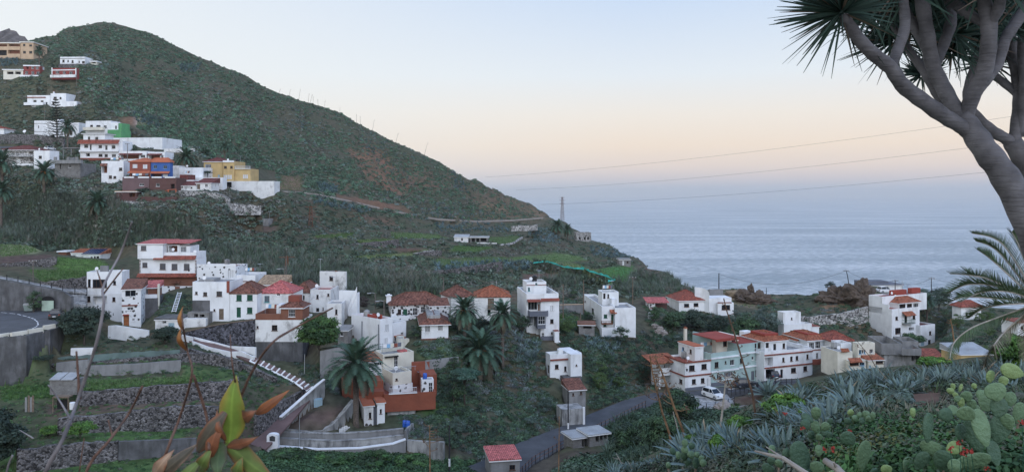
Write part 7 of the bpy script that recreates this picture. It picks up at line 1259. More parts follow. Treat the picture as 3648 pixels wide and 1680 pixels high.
pole('black pole standing against the sea behind the curved house',2561,972,1040,196,arms=0,mat=M.cable,r=.14); pole('thin dark pole behind the rock ridge',2730,1024,1070,202,arms=0,mat=M.cable); pole('leaning dark pole on the brown ridge against the sea',3026,960,1012,190,arms=1,mat=M.cable,lean=-12); pole('pole with crossarm above the tall white house roof',3189,995,1050,186,arms=1,mat=M.cable); pole('pole rising from the tamarisks against the sea',3318,987,1060,186,arms=1,mat=M.cable); pole('thin pole right of the tall house roof',3214,998,1050,188,arms=0,mat=M.metal,r=.06)
pole('black pole with white painted foot at the concrete yard corner',2024,1388,1528,115.5,arms=0,mat=M.cable,base=M.white); pole('slim dark pole with white foot on the slope above the road',1601,1515,1660,97,arms=0,mat=M.cable,base=M.white); pole('thin grey pole standing in the bare garden bed',1067,1478,1598,99,arms=0,mat=M.metal,r=.05); pole('thin pole at the foot of the leafy tree',1085,1260,1324,113,arms=0,mat=M.metal,r=.06); pole('slim lamp column beside the white end house',2376,1300,1395,137,arms=0,mat=M.metal,r=.06)
def lattice(label,u,vt,vb,d,w=.8):
 g = P(u,vb,d); g.z -= .3; H = (vb - vt) * d / F; root = empty('lattice_pylon',g,.3,label,'pylon'); mb = MB(); n = 12
 for sx_ in (-1,1):
  for sy_ in (-1,1): mb.tube([(sx_ * w,sy_ * w,-.5),(sx_ * w * .35,sy_ * w * .35,H)],.07,4)
 mb.build('leg_frame',M.rust,root); mb = MB()
 for i in range(n):
  z0,z1 = H * i / n,H * (i + 1) / n; a,b_ = w * (1 - .65 * i / n),w * (1 - .65 * (i + 1) / n)
  for s_ in (-1,1): mb.tube([(-a,s_ * a,z0),(b_,s_ * b_,z1)],.045,4); mb.tube([(s_ * a,-a,z0),(s_ * b_,b_,z1)],.045,4); mb.tube([(a,s_ * a,z0),(-b_,s_ * b_,z1)],.045,4)
 mb.build('bracing',M.rust,root); mb = MB()
 for z,L_ in ((H - .3,1.7),(H * .86,2.0),(H * .72,1.7))[:(3 if w > 1 else 1)]: mb.tube([(-L_,0,z),(L_,0,z)],.08,4)
 mb.build('crossarm',M.rust,root); return g + Vector((0,0,H))
lattice('rusty lattice pylon standing in the terraces below the yellow house',1107,730,848,244,.9); top = lattice('grey lattice pylon on the headland against the sea',2003,700,782,500,1.05); lattice('lattice mast in the cane behind the pink roof house',1022,906,960,172,.5)
def cable(label,pts,r=.03,sag=0.0,cat='power line'):
 mb = MB(); q = []
 for a,b_ in zip(pts[:-1],pts[1:]):
  for i in range(14): t = i / 14; p = a.lerp(b_,t); p.z -= sag * 4 * t * (1 - t); q.append(p)
 q.append(pts[-1]); o = q[0].copy(); mb.tube([p - o for p in q],r,4); return tag(mb.build('power_line',M.cable,loc=o),label,cat)
cable('highest power line crossing the sky towards the dragon tree',[P(1730,631,497),P(3720,398,300)],.04,3.0); cable('middle power line crossing the peach coloured sky',[P(1840,676,499),P(3720,492,300)],.04,3.0); cable('lowest power line crossing just above the sea',[P(1930,728,499),P(3720,592,300)],.04,2.4)
cable('thin cable in front of the banded house',[P(281,330,316),P(454,515,232)],.02,2); cable('thin cable over the walkway meadow',[P(-60,935,150),P(118,932,139),P(600,930,170)],.02,.8); cable('thin cable from the ridge pole to the crossarm pole',[P(3014,962,190),P(3189,998,186),P(3318,990,186),P(3640,1000,170)],.025,1.2); cable('thin cable from the rock ridge pole',[P(2561,975,196),P(3014,964,190)],.025,3)
# ---- vehicles
def car(name,label,p,rz,paint,L_=4.3,W_=1.75,H_=1.5,suv=False,cat='car'):
 root = empty(name,p,rz,label,cat); mb = MB(); w = W_ / 2; hb = .62 * H_; gc = .22
 prof = [(-.5,gc + .12),(-.49,hb * .80),(-.44,hb),(-.36,hb * 1.02),(.15,hb),(.30,hb * .97),(.46,hb * .86),(.5,hb * .62),(.5,gc + .1),(.42,gc),(-.42,gc)]
 xs = [(s_,t) for s_ in (-1,1) for t in (0,)]; rows = []
 for yy,ins in ((-1.0,.06),(-.96,.0),(.96,.0),(1.0,.06)): rows.append([(x * L_ * (1 - ins * .3),yy * w * (1 - .05 * (z > hb * .9)),z - ins * .3 if z > hb * .5 else z + ins * .3) for x,z in prof])
 b0 = len(mb.v); n = len(prof); mb.v += [q for r_ in rows for q in r_]
 for r_ in range(3):
  for i in range(n): mb.f.append((b0 + r_ * n + i,b0 + (r_ + 1) * n + i,b0 + (r_ + 1) * n + (i + 1) % n,b0 + r_ * n + (i + 1) % n)); mb.m.append(0)
 mb.f.append(tuple(b0 + i for i in range(n))); mb.f.append(tuple(b0 + 3 * n + i for i in reversed(range(n)))); mb.m += [0,0]
 mb.build('body',paint,root); xr = -.46 if suv else -.40
 cab = [(xr * L_,hb),(-.34 * L_ + (.0 if not suv else -.08 * L_),H_ - .05),(-.05 * L_,H_),(.08 * L_,H_ - .03),(.25 * L_,hb)]
 mb = MB(); b0 = 0; A = [(x,-w * (.93 if z < H_ * .8 else .74),z - .01) for x,z in cab] + [(x,w * (.93 if z < H_ * .8 else .74),z - .01) for x,z in cab]; mb.add(A,[(0,1,2,3,4)[::-1],(5,6,7,8,9),(0,5,6,1)[::-1],(3,8,9,4)[::-1]]); mb.build('window',M.glass,root)
 mb = MB(); rf = [A[1],A[2],A[3],A[8],A[7],A[6]]; up = [(x,y,z + .035) for x,y,z in rf]; mb.add(rf + up,[(6,7,10,11),(7,8,9,10),(0,1,7,6),(1,2,8,7),(2,3,9,8),(3,4,10,9),(4,5,11,10),(5,0,6,11)])
 for s_ in (0,5):
  for i,j in ((0,1),(3,4),(2,2)):
   a,b_ = Vector(A[s_ + i]),Vector(A[s_ + j]) if i != j else Vector((A[s_ + i][0] + .1,A[s_ + i][1] * 1.25,hb)); mb.tube([a,b_],.04,4)
 mb.build('roof',paint,root)
 for sx_ in (-.31,.31):
  for sy_ in (-1,1):
   m2 = MB(); y = sy_ * (w - .08); R = .33; m2.tube([(sx_ * L_,y - .1,R),(sx_ * L_,y - .08,R),(sx_ * L_,y + .08,R),(sx_ * L_,y + .11,R)],[R * .86,R,R,R * .86],16); wo = m2.build('wheel',M.black,root); m3 = MB(); yo = y + sy_ * .115; m3.tube([(sx_ * L_,yo - sy_ * .01,R),(sx_ * L_,yo + sy_ * .012,R)],[.2,.17],10); m3.build('rim',M.metal,wo)
 for sy_ in (-1,1):
  m2 = MB(); m2.obox((L_ * .485,sy_ * w * .72,hb * .72),(.05,0,0),(0,.2,0),(0,0,.08)); m2.build('headlight',M.glassb,root); m2 = MB(); m2.obox((-L_ * .487,sy_ * w * .78,hb * .82),(.04,0,0),(0,.13,0),(0,0,.09)); m2.build('taillight',M.deck,root)
  m2 = MB(); m2.obox((L_ * .16,sy_ * (w + .08),hb * 1.06),(.05,0,0),(0,.1,0),(0,0,.07)); m2.build('mirror',paint,root)
 m2 = MB(); m2.obox((-L_ * .503,0,hb * .55),(.012,0,0),(0,.26,0),(0,0,.06)); m2.build('number_plate',M.white,root); return root
def paint(name,c,met=.0): return mk(name,c,rough=.28,var=.02,metallic=met,spec=.6)
pw,pd,pb = paint('white_car_paint',(.72,.73,.74)),paint('dark_blue_grey_car_paint',(.045,.05,.065),.3),paint('black_car_paint',(.012,.012,.014))
def onroad(u,v,z=-35.6): d = zr(v,z); p = P(u,v,d); return Vector((p.x,p.y,z + .035))
car('parked_car','white hatchback parked on the concrete apron below the row',onroad(2540,1416,-34.15),math.radians(-62),pw,3.9,1.7,1.55,True); car('parked_car','dark blue grey car parked on the road before the mint house',onroad(2655,1378,-33.75),math.radians(10),pd,4.5,1.8,1.5); car('parked_car','black hatchback parked nose to the hairpin wall',Vector((*P(201,1132,zr(1132,-20))[:2],-19.96)),math.radians(112),pb,4.0,1.7,1.45)
car('parked_car','small white car on the upper village street',Vector((*P(177,536,273.5)[:2],P(177,536,273.5).z + .05)),math.radians(75),pw,3.9,1.65,1.5); car('parked_car','dark car half inside the garage of the long white house',onroad(2745,1349,-33.4) + Vector((0.3,1.2,0)),math.radians(105),pd,4.2,1.7,1.45); car('parked_car','white car on the sea side behind the rust rock',P(3152,1042,182) ,math.radians(15),pw,4.1,1.7,1.5)
# ---- person walking up the reddish path
def person(label,p,rz,H=1.72):
 root = empty('person',p,rz,label,'person'); sk = [((0,0,.95),.155),((0,-.01,1.18),.15),((0,-.02,1.38),.165),((0,-.01,1.50),.065),((0,.01,1.56),.062),((0,.02,1.64),.098),((0,.02,1.73),.075),
  ((.10,.0,.90),.105),((.11,.13,.50),.072),((.11,.06,.09),.046),((.11,.20,.04),.04),((-.10,0,.90),.105),((-.11,-.10,.50),.072),((-.11,-.34,.12),.046),((-.11,-.24,.05),.04),
  ((.20,-.02,1.40),.066),((.26,-.10,1.13),.05),((.24,.06,.93),.038),((.235,.12,.86),.03),((-.20,-.02,1.40),.066),((-.27,.04,1.14),.05),((-.25,.22,.98),.038),((-.24,.28,.93),.03)]
 ed = [(0,1),(1,2),(2,3),(3,4),(4,5),(5,6),(0,7),(7,8),(8,9),(9,10),(0,11),(11,12),(12,13),(13,14),(2,15),(15,16),(16,17),(17,18),(2,19),(19,20),(20,21),(21,22)]
 k = H / 1.80; me = bpy.data.meshes.new('body'); me.from_pydata([tuple(c * k for c in q) for q,r in sk],ed,[]); me.materials.append(M.cloth); me.materials.append(M.skin); o = bpy.data.objects.new('body',me); C.objects.link(o); o.parent = root
 md = o.modifiers.new('skin','SKIN'); md.use_smooth_shade = True
 for i,(q,r) in enumerate(sk): me.skin_vertices[0].data[i].radius = (r * k,r * k * (.75 if i < 3 else 1)); me.skin_vertices[0].data[i].use_root = (i == 0)
 o.modifiers.new('sub','SUBSURF').levels = 1; o.modifiers['sub'].render_levels = 1
 dg_ = bpy.context.evaluated_depsgraph_get(); m2 = bpy.data.meshes.new_from_object(o.evaluated_get(dg_)); o.modifiers.clear(); o.data = m2; m2.name = 'body'
 if len(m2.materials) < 2: m2.materials.clear(); m2.materials.append(M.cloth); m2.materials.append(M.skin)
 for f in m2.polygons:
  c = f.center / k
  if c.z > 1.50 or (abs(c.x) > .2 and c.z < .94): f.material_index = 1
 mb = MB(); mb.tube([(0,.015 * k,1.66 * k),(0,.0,1.74 * k),(0,0,1.80 * k),(0,0,1.825 * k)],[.105,.11,.075,.02],12); mb.build('hair',M.hair,root,True)
 mb = MB()
 for s_ in (-1,1):
  for j in range(4): hx,hy,hz = (.235,.12,.86) if s_ > 0 else (.24,.28,.93); mb.tube([(s_ * hx * k,(hy - .02 + .016 * j) * k,hz * k),(s_ * (hx - .005) * k,(hy + .0 + .016 * j) * k,(hz - .05 - .01 * (j in (1,2))) * k),(s_ * (hx - .02) * k,(hy + .012 + .016 * j) * k,(hz - .085 - .012 * (j in (1,2))) * k)],.009,5)
  mb.tube([(s_ * hx * k,hy * k,(hz + .01) * k),(s_ * (hx - .04) * k,(hy + .03) * k,(hz - .03) * k)],.01,5)
 mb.build('hand',M.skin,root)
 mb = MB(); mb.tube([(0,.115 * k,1.645 * k),(0,.135 * k,1.62 * k)],[.012,.016],6); mb.build('nose',M.skin,root); return root
fp = P(1082,1424,106); fp.z = ROADS['lower_path'][1][0].z * .55 + ROADS['lower_path'][1][1].z * .45 + .03; person('person in dark clothes walking down the reddish path',Vector((*(ROADS['lower_path'][1][0] * .45 + ROADS['lower_path'][1][1] * .55 + (ROADS['lower_path'][0][0] - ROADS['lower_path'][1][0]) * .2)[:2],fp.z + .12)),math.radians(200))
# ---- yard things
def boxthing(name,label,u,v,d,dims,mat,rz=0,cat=None,parts=()):
 root = empty(name,P(u,v,d),rz,label,cat or name.replace('_',' '))
 mb = MB(); x,y,z = dims; mb.box(-x / 2,x / 2,-y / 2,y / 2,0,z); return root,mb
root,mb = boxthing('water_tank','pale blue caged cube water tank beside the mottled wall',1134,1446,107,(1.1,1.0,1.05),M.tank,.2); mb.build('tank',M.tank,root); mb = MB()
for i in range(6):
 for a in (-1,1): mb.tube([(-.57 + .228 * i,a * .52,0),(-.57 + .228 * i,a * .52,1.08)],.018,4); mb.tube([(-.57,a * .52,.2 * i + .04),(.57,a * .52,.2 * i + .04)],.018,4)
mb.build('cage',M.metal,root); mb = MB(); mb.box(-.58,.58,-.52,.52,-.16,-.003); mb.build('pallet',M.dwood,root)
for lb,u,v,d in (('blue plastic barrel beside the garden cottage door',1267,1517,105),('blue plastic barrel with bung by the broken pale wall',1442,1520,103.5),('second blue barrel pressed against its twin by the broken wall',1453,1521,103),('blue barrel on top of the terracotta terrace',1514,1350,112.5)):
 root = empty('barrel',P(u,v,d),0,lb,'barrel'); mb = MB(); mb.lathe([(.24,0),(.29,.04),(.30,.3),(.285,.33),(.30,.36),(.30,.62),(.285,.65),(.29,.86),(.24,.9),(.02,.9)],14); mb.build('drum',M.plastic,root,True); mb = MB(); mb.lathe([(.05,.9),(.05,.94),(.01,.945)],8,(.12,0,0)); mb.build('bung',M.black,root)
for i in range(7):
 u = 1214 + (i % 4) * 9; v = 1543 - (i % 4) * 5 - (i // 4) * 9; root = empty('crate',P(u,v,102 + .4 * (i % 4)),.3,'white plastic crate in the stack on the concrete tier','crate','white crates on the concrete tier'); mb = MB(); x,y,z,t = .21,.16,.28,.02
 mb.box(-x,x,-y,y,0,t)
 for s_ in (-1,1):
  mb.box(min(s_ * x,s_ * (x - t)),max(s_ * x,s_ * (x - t)),-y,y,t,z)
  for zz in (.05,.15,.24): mb.box(-x + t,x - t,min(s_ * y,s_ * (y - t)),max(s_ * y,s_ * (y - t)),zz,zz + .06)
 mb.build('basket',M.wframe,root)
root = empty('dumpster',Vector((*P(106,1110,zr(1110,-20))[:2],-19.97)),.05,'pale grey green waste container against the hairpin wall','waste container'); mb = MB(); mb.add([(-.62,-.45,.18),(.62,-.45,.18),(.62,.45,.18),(-.62,.45,.18),(-.78,-.58,1.15),(.78,-.58,1.15),(.78,.58,1.15),(-.78,.58,1.15)],[(3,2,1,0),(0,1,5,4),(1,2,6,5),(2,3,7,6),(3,0,4,7),(4,5,6,7)]); mb.build('bin',mk('bin_plastic',(.22,.27,.25),var=.1),root); mb = MB(); mb.tube([(-.8,0,1.17),(.8,0,1.17)],[.6,.6],14); mb.v = [(x,y,1.16 + max(0,z - 1.17) * .5) for x,y,z in mb.v]; mb.build('lid',M.greydeck,root)
for sx_ in (-.5,.5):
 for sy_ in (-.35,.35): mb = MB(); mb.tube([(sx_ - .04,sy_,.1),(sx_ + .04,sy_,.1)],.1,10); mb.build('wheel',M.black,root)
root = empty('arched_door',Vector((*P(171,1105,130.4)[:2],-19.97)),0,'arched niche with pale green metal door in the hairpin wall','door'); k = 130.4 / F; w = 23 * k; mb = MB(); pts = [(-w,0,0),(w,0,0)] + [(w * math.cos(a),0,34 * k + w * .75 * math.sin(a)) for a in np.linspace(0,math.pi,12)]; mb.poly([(x * 1.08,-.03,z * 1.04) for x,y,z in pts]); mb.poly([(x * 1.08,.5,z * 1.04) for x,y,z in reversed(pts)]); mb.build('niche',M.dark,root)
mb = MB(); mb.box(-w * .92,w * .92,-.12,-.04,.05,37 * k); [mb.box(x,x + .05,-.15,-.121,.1,36 * k) for x in (-w * .9,-.03,w * .85)]; mb.build('door_leaf',M.pgreen,root)
root = empty('staircase',P(300,1085,132),0,'broad outdoor stairs between walkway and hairpin beside the white house','stairs'); a0 = P(228,1040,137);
for i in range(10):
 t = i / 9; mb = MB(); c = P(228 + 40 * t,1042 + 40 * t,137 - 5.5 * t) - root.location; e = P(300 + 8 * t,1042 + 40 * t,138.5 - 5.5 * t) - root.location; mb.obox((c + e) / 2 - Vector((0,0,.35)),(e - c) / 2,(0,.36,0),(0,0,.36)); mb.build('step',M.lconc,root)
root = empty('hill_ladder',P(622,1122,137),0,'white framed ladder of steps down the bare slope from the wooden door','stairs'); mb = MB(); A,B_ = gp(619,1118,120) - root.location + Vector((0,0,.3)),gp(640,1052,120) - root.location + Vector((0,0,.5)); mb.tube([A + Vector((-.35,0,.1)),B_ + Vector((-.35,0,.1))],.06,4); mb.tube([A + Vector((.35,0,.1)),B_ + Vector((.35,0,.1))],.06,4); mb.build('rail',M.white,root)
for i in range(12): c = A.lerp(B_,(i + .5) / 12); mb = MB(); mb.obox(c + Vector((0,0,.08)),(.34,0,0),(0,.13,0),(0,0,.04)); mb.build('step',M.white,root)
root = empty('barbecue',gp(2320,1136,130),.2,'white barbecue chimney on the rubble slope','barbecue'); mb = MB(); mb.box(-.6,.6,-.4,.4,-1,.7); mb.box(-.55,.55,-.1,.38,.701,1.3); mb.build('hearth',M.white2,root); mb = MB(); mb.tube([(0,.1,1.3),(0,.1,1.75),(0,.1,2.2)],[.62,.22,.2],4); mb.build('chimney',M.white2,root); mb = MB(); mb.box(-.3,.3,.1,.38,2.22,2.3); mb.build('cap',M.tileo,root)
root = empty('satellite_dish',gp(88,482,200),0,'white round dish on the stone street wall of the upper village','dish'); mb = MB(); mb.tube([(0,0,-1),(0,0,1.2)],.06,6); mb.build('mast',M.metal,root); mb = MB(); mb.tube([(0,-.2,1.5),(0,-.1,1.45),(0,.02,1.4)],[.6,.42,.05],14); mb.build('dish',M.wframe,root)
root = empty('gate_shrine',P(970,1588,96.4),0,'little white arched gatehouse with a dark grille at the path foot','shrine'); k = 96.4 / F; mb = MB(); w = 20 * k; pts = [(-w,-1),(w,-1)] + [(w * math.cos(a),36 * k + w * .4 * math.sin(a)) for a in np.linspace(0,math.pi,9)]
mb.poly([(x,0,z) for x,z in pts]); mb.poly([(x,.7,z) for x,z in reversed(pts)])
for (a,b_) in zip(pts,pts[1:] + pts[:1]): mb.poly([(a[0],0,a[1]),(a[0],.7,a[1]),(b_[0],.7,b_[1]),(b_[0],0,b_[1])])
mb.build('wall',M.white,root); mb = MB(); mb.poly([(-w * .5,-.01,18 * k),(w * .5,-.01,18 * k),(w * .5,-.01,34 * k),(0,-.01,38 * k),(-w * .5,-.01,34 * k)]); mb.build('niche',M.dark,root); mb = MB(); [mb.tube([(x * w * .5,-.03,18 * k),(x * w * .5,-.03,36 * k)],.02,4) for x in (-.9,-.45,0,.45,.9)]; mb.build('grille',M.metal,root)
# pens and sheds of the kitchen garden
root = empty('lean_to_shed',P(235,1388,98),0,'grey block lean-to with two pale sheet roofs on the terrace','shed'); k = 98 / F; mb = MB(); mb.box(-58 * k,40 * k,0,1.8,-.6,36 * k); mb.build('wall',M.block,root)
for x0,x1 in ((-58,-20),(-16,26)): mb = MB(); mb.obox(((x0 + x1) / 2 * k,.8,44 * k),((x1 - x0) / 2 * k,0,0),(0,1.0,.25),(0,0,.03)); mb.build('roof_sheet',M.corr,root)
root = empty('wooden_pen',P(205,1460,93.5),0,'ramshackle wooden pen with a boarded box on the brown field','pen'); k = 93.5 / F
for x in (-16,38): mb = MB(); mb.box(x * k - .05,x * k + .05,-.05,.05,-.3,44 * k); mb.build('post',M.dwood,root)
mb = MB(); mb.box(-16 * k,40 * k,-.1,.9,44 * k + .003,49 * k); mb.build('roof_board',M.dwood,root); mb = MB(); mb.box(-10 * k,30 * k,.5,.56,0,34 * k); mb.build('back_board',M.dark,root)
for i,x in enumerate((-122,-112,-104,-97)): mb = MB(); mb.box(x * k,(x + 7) * k,.3,.36,-.3,(44 + 6 * (i % 2)) * k); mb.build('fence_board',M.dwood if i % 2 else M.conc,root)
root = empty('white_drum',P(258,1456,93.4),0,'white drum beside the ramshackle pen','drum'); mb = MB(); mb.lathe([(.3,0),(.32,.4),(.32,.8),(.28,.84),(.02,.84)],12); mb.build('drum',M.wframe,root); mb = MB(); mb.tube([(-.3,0,.3),(-.34,0,.7),(-.3,0,.75)],.02,5); mb.build('handle',M.metal,root)
# road railings with their posts
def railing(label,pts,h=.95,n=24,mat=None):
 root = empty('road_railing',pts[0],0,label,'railing'); o = pts[0]; mb = MB()
 for z in (.45,h): mb.tube([p - o + Vector((0,0,z)) for p in pts],.035,4)
 mb.build('rail',mat or M.rust,root); L_ = [0]
 for a,b_ in zip(pts[:-1],pts[1:]): L_.append(L_[-1] + (b_ - a).length)
 for i in range(n):
  s_ = L_[-1] * i / (n - 1); j = min(max(0,int(np.searchsorted(L_,s_)) - 1),len(pts) - 2); p = pts[j].lerp(pts[j + 1],(s_ - L_[j]) / max(L_[j + 1] - L_[j],1e-6)) - o; mb = MB(); mb.box(p.x - .05,p.x + .05,p.y - .05,p.y + .05,p.z - .5,p.z + h + .1); mb.build('post',M.cable,root)
up = Vector((0,0,.03)); V_ = ROADS['valley_road']; railing('long rusty railing along the outer edge of the lower road',[b_ + up for a,b_ in V_[:6]],n=34); railing('dark railing along the road in front of the mint house',[b_ + up for a,b_ in V_[8:12]],n=16,mat=M.cable); railing('railing round the parked white car',[b_ + up for a,b_ in ROADS['parking_apron']],.8,6,M.metal)
wk = ROADS['upper_walkway']; railing('sparse post railing along the walkway above the hairpin',[b_ + up for a,b_ in wk[:5]],.9,14,M.polew)
for lb,u,v,d in (('black wall lantern on the corner of the white end house',2447,1312,131.6),('black wall lantern on the mint house',2662,1284,139.4),('black wall lantern on the long white row house',2862,1279,148.6),('black wall lantern above the brown wall of the banded house',673,958,149)):
 root = empty('wall_lantern',P(u,v,d),0,lb,'lantern'); mb = MB(); mb.tube([(0,1.2,-.1),(0,.3,.15),(0,0,.1)],.03,5); mb.build('bracket',M.black,root); mb = MB(); mb.tube([(0,0,-.45),(0,0,-.05),(0,0,.02)],[.1,.2,.05],6); mb.build('lamp',M.black,root)
# ------------------------------------------------------------------ near slope: agaves, prickly pears, dragon trees, palm fronds, twigs
M.agave = mk('agave_leaf',(0,0,0),rough=.5,var=.12,scale=6,attr=True,spec=.35)
def agave_mesh(seed,nl=30,spread=1.0):
 r = np.random.default_rng(seed); Vs,Cs,Qs,off = [],[],[],0; n = 8
 for i in range(nl):
  q = i / nl; a = i * 2.39996 + r.normal(0,.12); el = (1.35 - 1.05 * q * spread) + r.normal(0,.07); L = r.uniform(.8,1.1) * (.75 + .3 * q); fold = r.random() < .22 * (.3 + q); t = np.linspace(0,1,n + 1); ang = el - (.35 + .25 * q) * t ** 2
  if fold: ang = np.where(t > r.uniform(.45,.65),ang - r.uniform(1.5,2.4),ang)
  x = .05 + np.concatenate([[0],np.cumsum(np.cos(ang[:-1]))]) * L / n; z = np.concatenate([[0],np.cumsum(np.sin(ang[:-1]))]) * L / n
  w = .068 * np.interp(t,[0,.15,.45,.8,1],[.85,.8,1,.55,.03]) * r.uniform(.85,1.15); th = .016 * (1 - t * .8); nx,nz = -np.sin(ang),np.cos(ang); c,s = np.cos(a),np.sin(a); ring = []
  for k in range(n + 1):
   for (yy,hh) in ((-1,.55),(0,-1.0),(1,.55),(0,.1)):
    px,py,pz = x[k] + nx[k] * th[k] * hh * 1.6,yy * w[k],z[k] + nz[k] * th[k] * hh * 1.6; ring.append((px * c - py * s,px * s + py * c,pz))
  Vs.append(ring); b = np.array((.125,.18,.165)) * r.uniform(.75,1.3) if r.random() > .06 else np.array((.30,.24,.15)); cc = np.tile(b,((n + 1) * 4,1)); cc[0::4] *= 1.18; cc[2::4] *= 1.18; Cs.append(cc)
  for k in range(n):
   for j in range(4): Qs.append((off + k * 4 + j,off + k * 4 + (j + 1) % 4,off + k * 4 + 4 + (j + 1) % 4,off + k * 4 + 4 + j))
  off += (n + 1) * 4
 o = np_mesh('agave',np.array(sum(Vs,[])),np.array(Qs),M.agave,None,np.concatenate(Cs)); me = o.data; bpy.data.objects.remove(o); return me
AGM = [agave_mesh(s_,30,sp) for s_,sp in ((1,1.0),(2,.75),(3,.6),(4,1.1))]
def agave(u,v,px,label,group=None,dmin=2):
 g = gp(u,v,dmin); o = bpy.data.objects.new('agave_plant',AGM[rnd.randrange(4)]); C.objects.link(o); o.location = g - Vector((0,0,.03)); k = px * g.y / F; o.scale = (k,k,k); o.rotation_euler = (rnd.uniform(-.2,.2),rnd.uniform(-.2,.2),rnd.uniform(0,6.28)); return tag(o,label,'agave',group)
for u,v,px,lb in ((2865,1425,105,'upright blue agave standing between the road and the lime shrub'),(2955,1535,165,'largest blue agave, with long leaves behind the cactus cluster'),(3035,1465,140,'blue agave with folded white leaves above the cactus cluster'),(2735,1405,80,'blue agave with curled leaves at the edge facing the parked cars'),(2795,1640,165,'wide sprawling agave beside the dry white branch'),(3100,1478,95,'agave with one drooping arched leaf beside the bare soil'),(3595,1400,85,'agave behind the flat topmost cactus pad')): agave(u,v,px,lb)
for i in range(18): agave(2770 + (i * 53) % 240 + rnd.uniform(-15,15),1445 + rnd.uniform(0,95),rnd.uniform(75,120),'tall blue agave between the lime shrubs and the cactus cluster','agaves between lime shrubs and cactus')
for i in range(26): agave(2985 + i * 26 + rnd.uniform(-12,12),1405 - i * 2.2 + rnd.uniform(-26,22),rnd.uniform(78,112),'blue green agave in the crowded band below the bare concrete house','agave band below the concrete house')
for i in range(24): u = 2440 + (i * 37) % 330 + rnd.uniform(-12,12); agave(u,1585 + (u - 2440) * -.06 + rnd.uniform(0,90),rnd.uniform(75,125),'blue agave in the dense patch below the pale dead stalk','agave patch below the pale stalk')
for i in range(12): agave(2170 + i * 22 + rnd.uniform(-8,8),1690 - i * 3 + rnd.uniform(-8,14),rnd.uniform(45,70),'small agave on the lowest lip of the near slope','agaves on the lowest lip')
# prickly pears
def padmat(name,c):
 m = mk(name,c,rough=.55,var=.15,scale=5,bump=.35,bscale=30); t = m.node_tree; n = t.nodes.new; b = t.nodes['Principled BSDF']; src = b.inputs['Base Color'].links[0].from_socket; tc_ = n('ShaderNodeTexCoord'); v_ = n('ShaderNodeTexVoronoi'); v_.inputs['Scale'].default_value = 5.5; t.links.new(tc_.outputs['Object'],v_.inputs['Vector']); r_ = n('ShaderNodeMapRange'); r_.inputs[1].default_value = .05; r_.inputs[2].default_value = .12; r_.inputs[3].default_value = .6; r_.inputs[4].default_value = 0; t.links.new(v_.outputs['Distance'],r_.inputs[0]); x = n('ShaderNodeMix'); x.data_type = 'RGBA'; t.links.new(r_.outputs[0],x.inputs[0]); t.links.new(src,x.inputs[6]); x.inputs[7].default_value = (.22,.24,.14,1); t.links.new(x.outputs[2],b.inputs['Base Color']); return m
PM = [padmat('cactus_pad',(.13,.21,.115)),padmat('young_cactus_pad',(.22,.31,.125)),padmat('old_cactus_pad',(.062,.115,.07))]  # pad greens: mid, yellow green, and a much darker one
def pad_mesh(m,seed):
 r = np.random.default_rng(seed); mb = MB(); nu,nv = 20,11; V = []
 for i in range(nv + 1):
  ph = math.pi * i / nv; zz = -math.cos(ph); wd = math.sin(ph) * (1 + .16 * zz) * (1 if zz > -.5 else .9)
  for j in range(nu): a = 2 * math.pi * j / nu; V.append((wd * math.cos(a),math.copysign(abs(math.sin(a)) ** .8,math.sin(a)) * wd ** .6 * (1 + .12 * r.normal()),zz))
 mb.add(V,[(i * nu + j,i * nu + (j + 1) % nu,(i + 1) * nu + (j + 1) % nu,(i + 1) * nu + j) for i in range(nv) for j in range(nu)]); o = mb.build('pad',m,None,True); me = o.data; bpy.data.objects.remove(o); return me
PADM = [[pad_mesh(m,k * 3 + i) for i in range(2)] for k,m in enumerate(PM)]
def pear(label,d,pads,base):
 g = P(*base,d); z = float(height(g.x,g.y)[0]); g.z = z; root = empty('prickly_pear',g,0,label,'cactus'); k = d / F; mb = MB(); low = sorted(pads,key=lambda p: -p[1])
 for i,p in enumerate(pads):
  u,v,w,h = p[:4]; ang = p[4] if len(p) > 4 else 0; kind = p[5] if len(p) > 5 else 0; o = bpy.data.objects.new('pad',rnd.choice(PADM[kind])); C.objects.link(o); o.parent = root; dd = d + rnd.uniform(-.03,.03) * d + (.012 * d if kind == 2 else 0); o.location = P(u,v,dd) - g
  o.scale = (w * k * .56,max(.013,.0036 * d * .8),h * k * .54); o.rotation_euler = Matrix.Rotation(math.radians(rnd.uniform(-38,38)),4,'Z').to_euler(); o.rotation_euler = (Matrix.Rotation(math.radians(ang),4,'Y') @ Matrix.Rotation(math.radians(rnd.uniform(-14,14)),4,'X') @ Matrix.Rotation(math.radians(rnd.uniform(-35,35)),4,'Z')).to_euler()
  if p in low[:2]: mb = MB(); q = P(u,v + h * .4,dd) - g; e = Vector((q.x * .8,q.y * .8,-.1)); mb.tube([e,(e + q) / 2 + Vector((0,.02,0)),q],[.012 * d / 6,.012 * d / 6,.008 * d / 6],6); mb.build('stem',M.dwood,root,True)
pear('large prickly pear with broad dark and pale pads beside the red flowers',5.9,[(3306,1522,53,99,8,2),(3336,1604,50,118,-62),(3361,1642,57,80,-8,2),(3460,1642,62,124,76),(3475,1547,72,118,-15,2),(3496,1522,60,122,-10),(3562,1526,66,100,12,2),(3558,1450,52,66,15,2),(3517,1429,55,68,25),(3547,1395,64,62,-20),(3422,1539,46,57,0,2),(3443,1473,52,60,-60),(3371,1477,44,48,-30,2),(3395,1461,34,36,50),(3541,1613,56,84,-10,2),(3283,1640,42,72,25,2),(3397,1594,42,50,60,1),(3400,1660,40,50,10),(3590,1500,40,60,-20)],(3450,1700))
